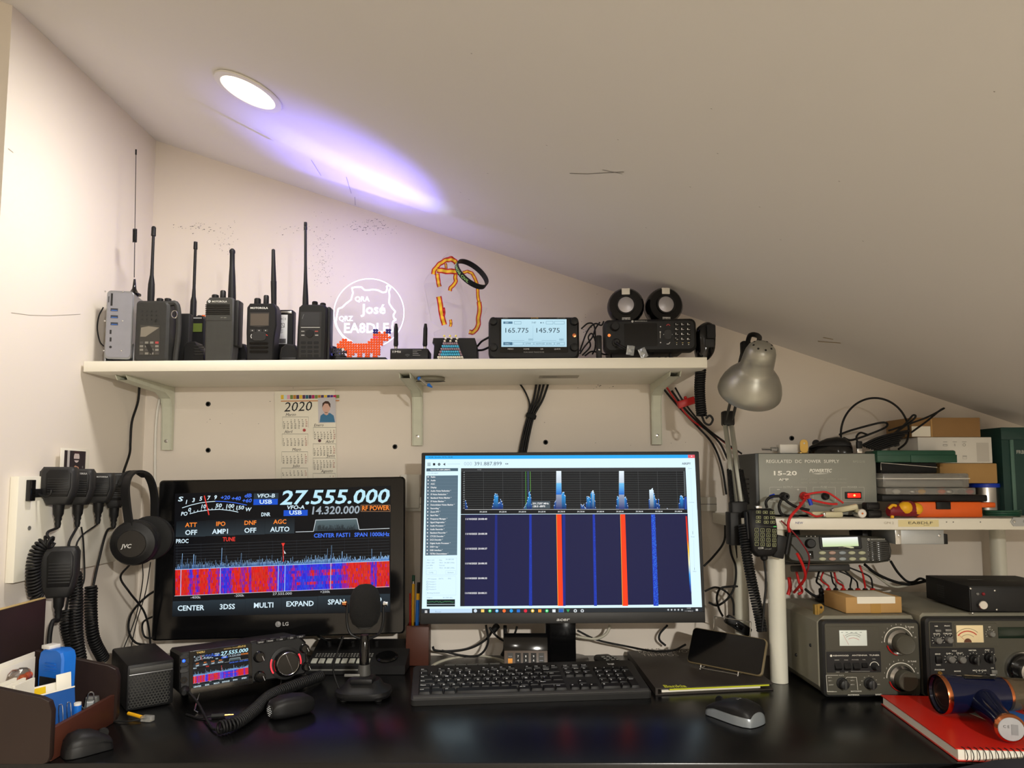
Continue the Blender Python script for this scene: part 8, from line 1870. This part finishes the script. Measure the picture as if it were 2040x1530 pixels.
# leads from the small radio to the binding posts
src = [(1632, 1138), (1640, 1140), (1655, 1140), (1662, 1140), (1672, 1138), (1680, 1134), (1712, 1126), (1690, 1130)]
mid = [(1625, 1162), (1633, 1160), (1660, 1165), (1668, 1165), (1700, 1150), (1708, 1160), (1722, 1152), (1735, 1148)]
names8 = ['first', 'second', 'third', 'fourth', 'fifth', 'sixth', 'seventh', 'eighth']
for i in range(8):
    a = at(*src[i], 1.60); b = POSTS[i] + V((0, .0, .002)); m_ = at(*mid[i], 1.59)
    cab(names8[i] + ' lead from the left, rising from the binding posts to the small radio', [b, b + V((.001, .003, .006)), m_.lerp(b, .35) + V((0, .004, .006)), m_.lerp(a, .4), a], .0018 if i % 3 else .0022, 'red_wire' if i in (1, 3, 6) else 'rubber', group='leads of the binding posts')
for i, (pts, m, r) in enumerate((([(1722, 1124), (1745, 1142), (1780, 1158), (1812, 1164), (1850, 1158), (1870, 1172)], 'rubber', .0032), ([(1776, 1118), (1790, 1140), (1808, 1158), (1822, 1160), (1836, 1153), (1852, 1160)], 'rubber', .0028), ([(1715, 1128), (1745, 1145), (1785, 1170), (1830, 1162), (1862, 1154)], 'grey_white_wire', .0026), ([(1590, 1168), (1606, 1180), (1628, 1188)], 'rubber', .003))):
    cab(('thick black cable sagging behind the parcel to the amplifier', 'second black cable leaving the small radio to the right', 'pale grey cable lying behind the parcel', 'short black cable on the tuner lid')[i], [V((at(u, v, 1.64 - .03 * (i == 3)).x, 1.64 - .08 * (i == 3) + .004 * i, max(at(u, v, 1.64 - .03 * (i == 3)).z, TT + .0045))) for u, v in pts], r, m)
cab('red pair bundled behind the white riser leg', [at(1572, 1150, 1.60), at(1574, 1170, 1.60), at(1570, 1185, 1.60)], .0042, 'red_wire'); cab('red loop hanging beside the riser leg', [at(1586, 1135, 1.60), at(1592, 1160, 1.60), at(1598, 1178, 1.60), at(1590, 1184, 1.60)], .003, 'red_wire')
# cable pile on the riser stack
y = 1.60
def arc(cu, cv, ru, rv, a0, a1, yy, n=14): return [at(cu + ru * math.cos(R(a0 + (a1 - a0) * i / n)), cv - rv * math.sin(R(a0 + (a1 - a0) * i / n)), yy) for i in range(n + 1)]
cab('large black cable loop standing above the power supply', arc(1743, 865, 68, 72, 190, 8, 1.615) + [at(1806, 880, 1.60), at(1790, 895, 1.59)], .0024)
cab('flat black cable loop leaning towards the cardboard box', [at(1672, 866, 1.60), at(1700, 856, 1.60), at(1755, 842, 1.60), at(1768, 846, 1.595), at(1755, 856, 1.59), at(1700, 876, 1.59), at(1680, 872, 1.59)], .0024)
cab('long black cable end reaching over the cardboard box', [at(1770, 858, 1.595), at(1810, 845, 1.595), at(1850, 830, 1.595), at(1880, 814, 1.60), at(1872, 818, 1.60), at(1848, 838, 1.595), at(1815, 862, 1.59)], .0022)
cab('black cable bow beside the cardboard box', [at(1760, 880, 1.59), at(1800, 848, 1.59), at(1818, 828, 1.59), at(1824, 830, 1.59), at(1812, 842, 1.59), at(1770, 872, 1.585)], .0022)
for i in range(7):
    o = i * 5; cab('black strand ' + ('one', 'two', 'three', 'four', 'five', 'six', 'seven')[i] + ' of the cable pile, counted from the top', [at(1716 + o, 888 + i * 1.6, 1.585 - .004 * i), at(1750 + o, 872 + i * 2.5, 1.585 - .004 * i), at(1790, 862 + i * 4, 1.585 - .004 * i), at(1812 - o, 858 + i * 5, 1.585 - .004 * i)], .0026, group='strands of the cable pile')
t = thing('usb_plug', 'metal plug of a black cable hanging over the power supply edge', 'plug', Mx.Translation(at(1712, 897, 1.56))); G().bbox(-.006, .006, -.004, .004, .004, .02, .002).ob('moulding', 'black', t); G().bbox(-.0055, .0055, -.002, .002, -.006, .004, .0005).ob('metal_shell', 'steel', t)
cab('lead of the hanging plug rising into the cable pile', [at(1712, 888, 1.56), at(1706, 872, 1.565), at(1714, 862, 1.575), at(1728, 866, 1.58)], .0022)
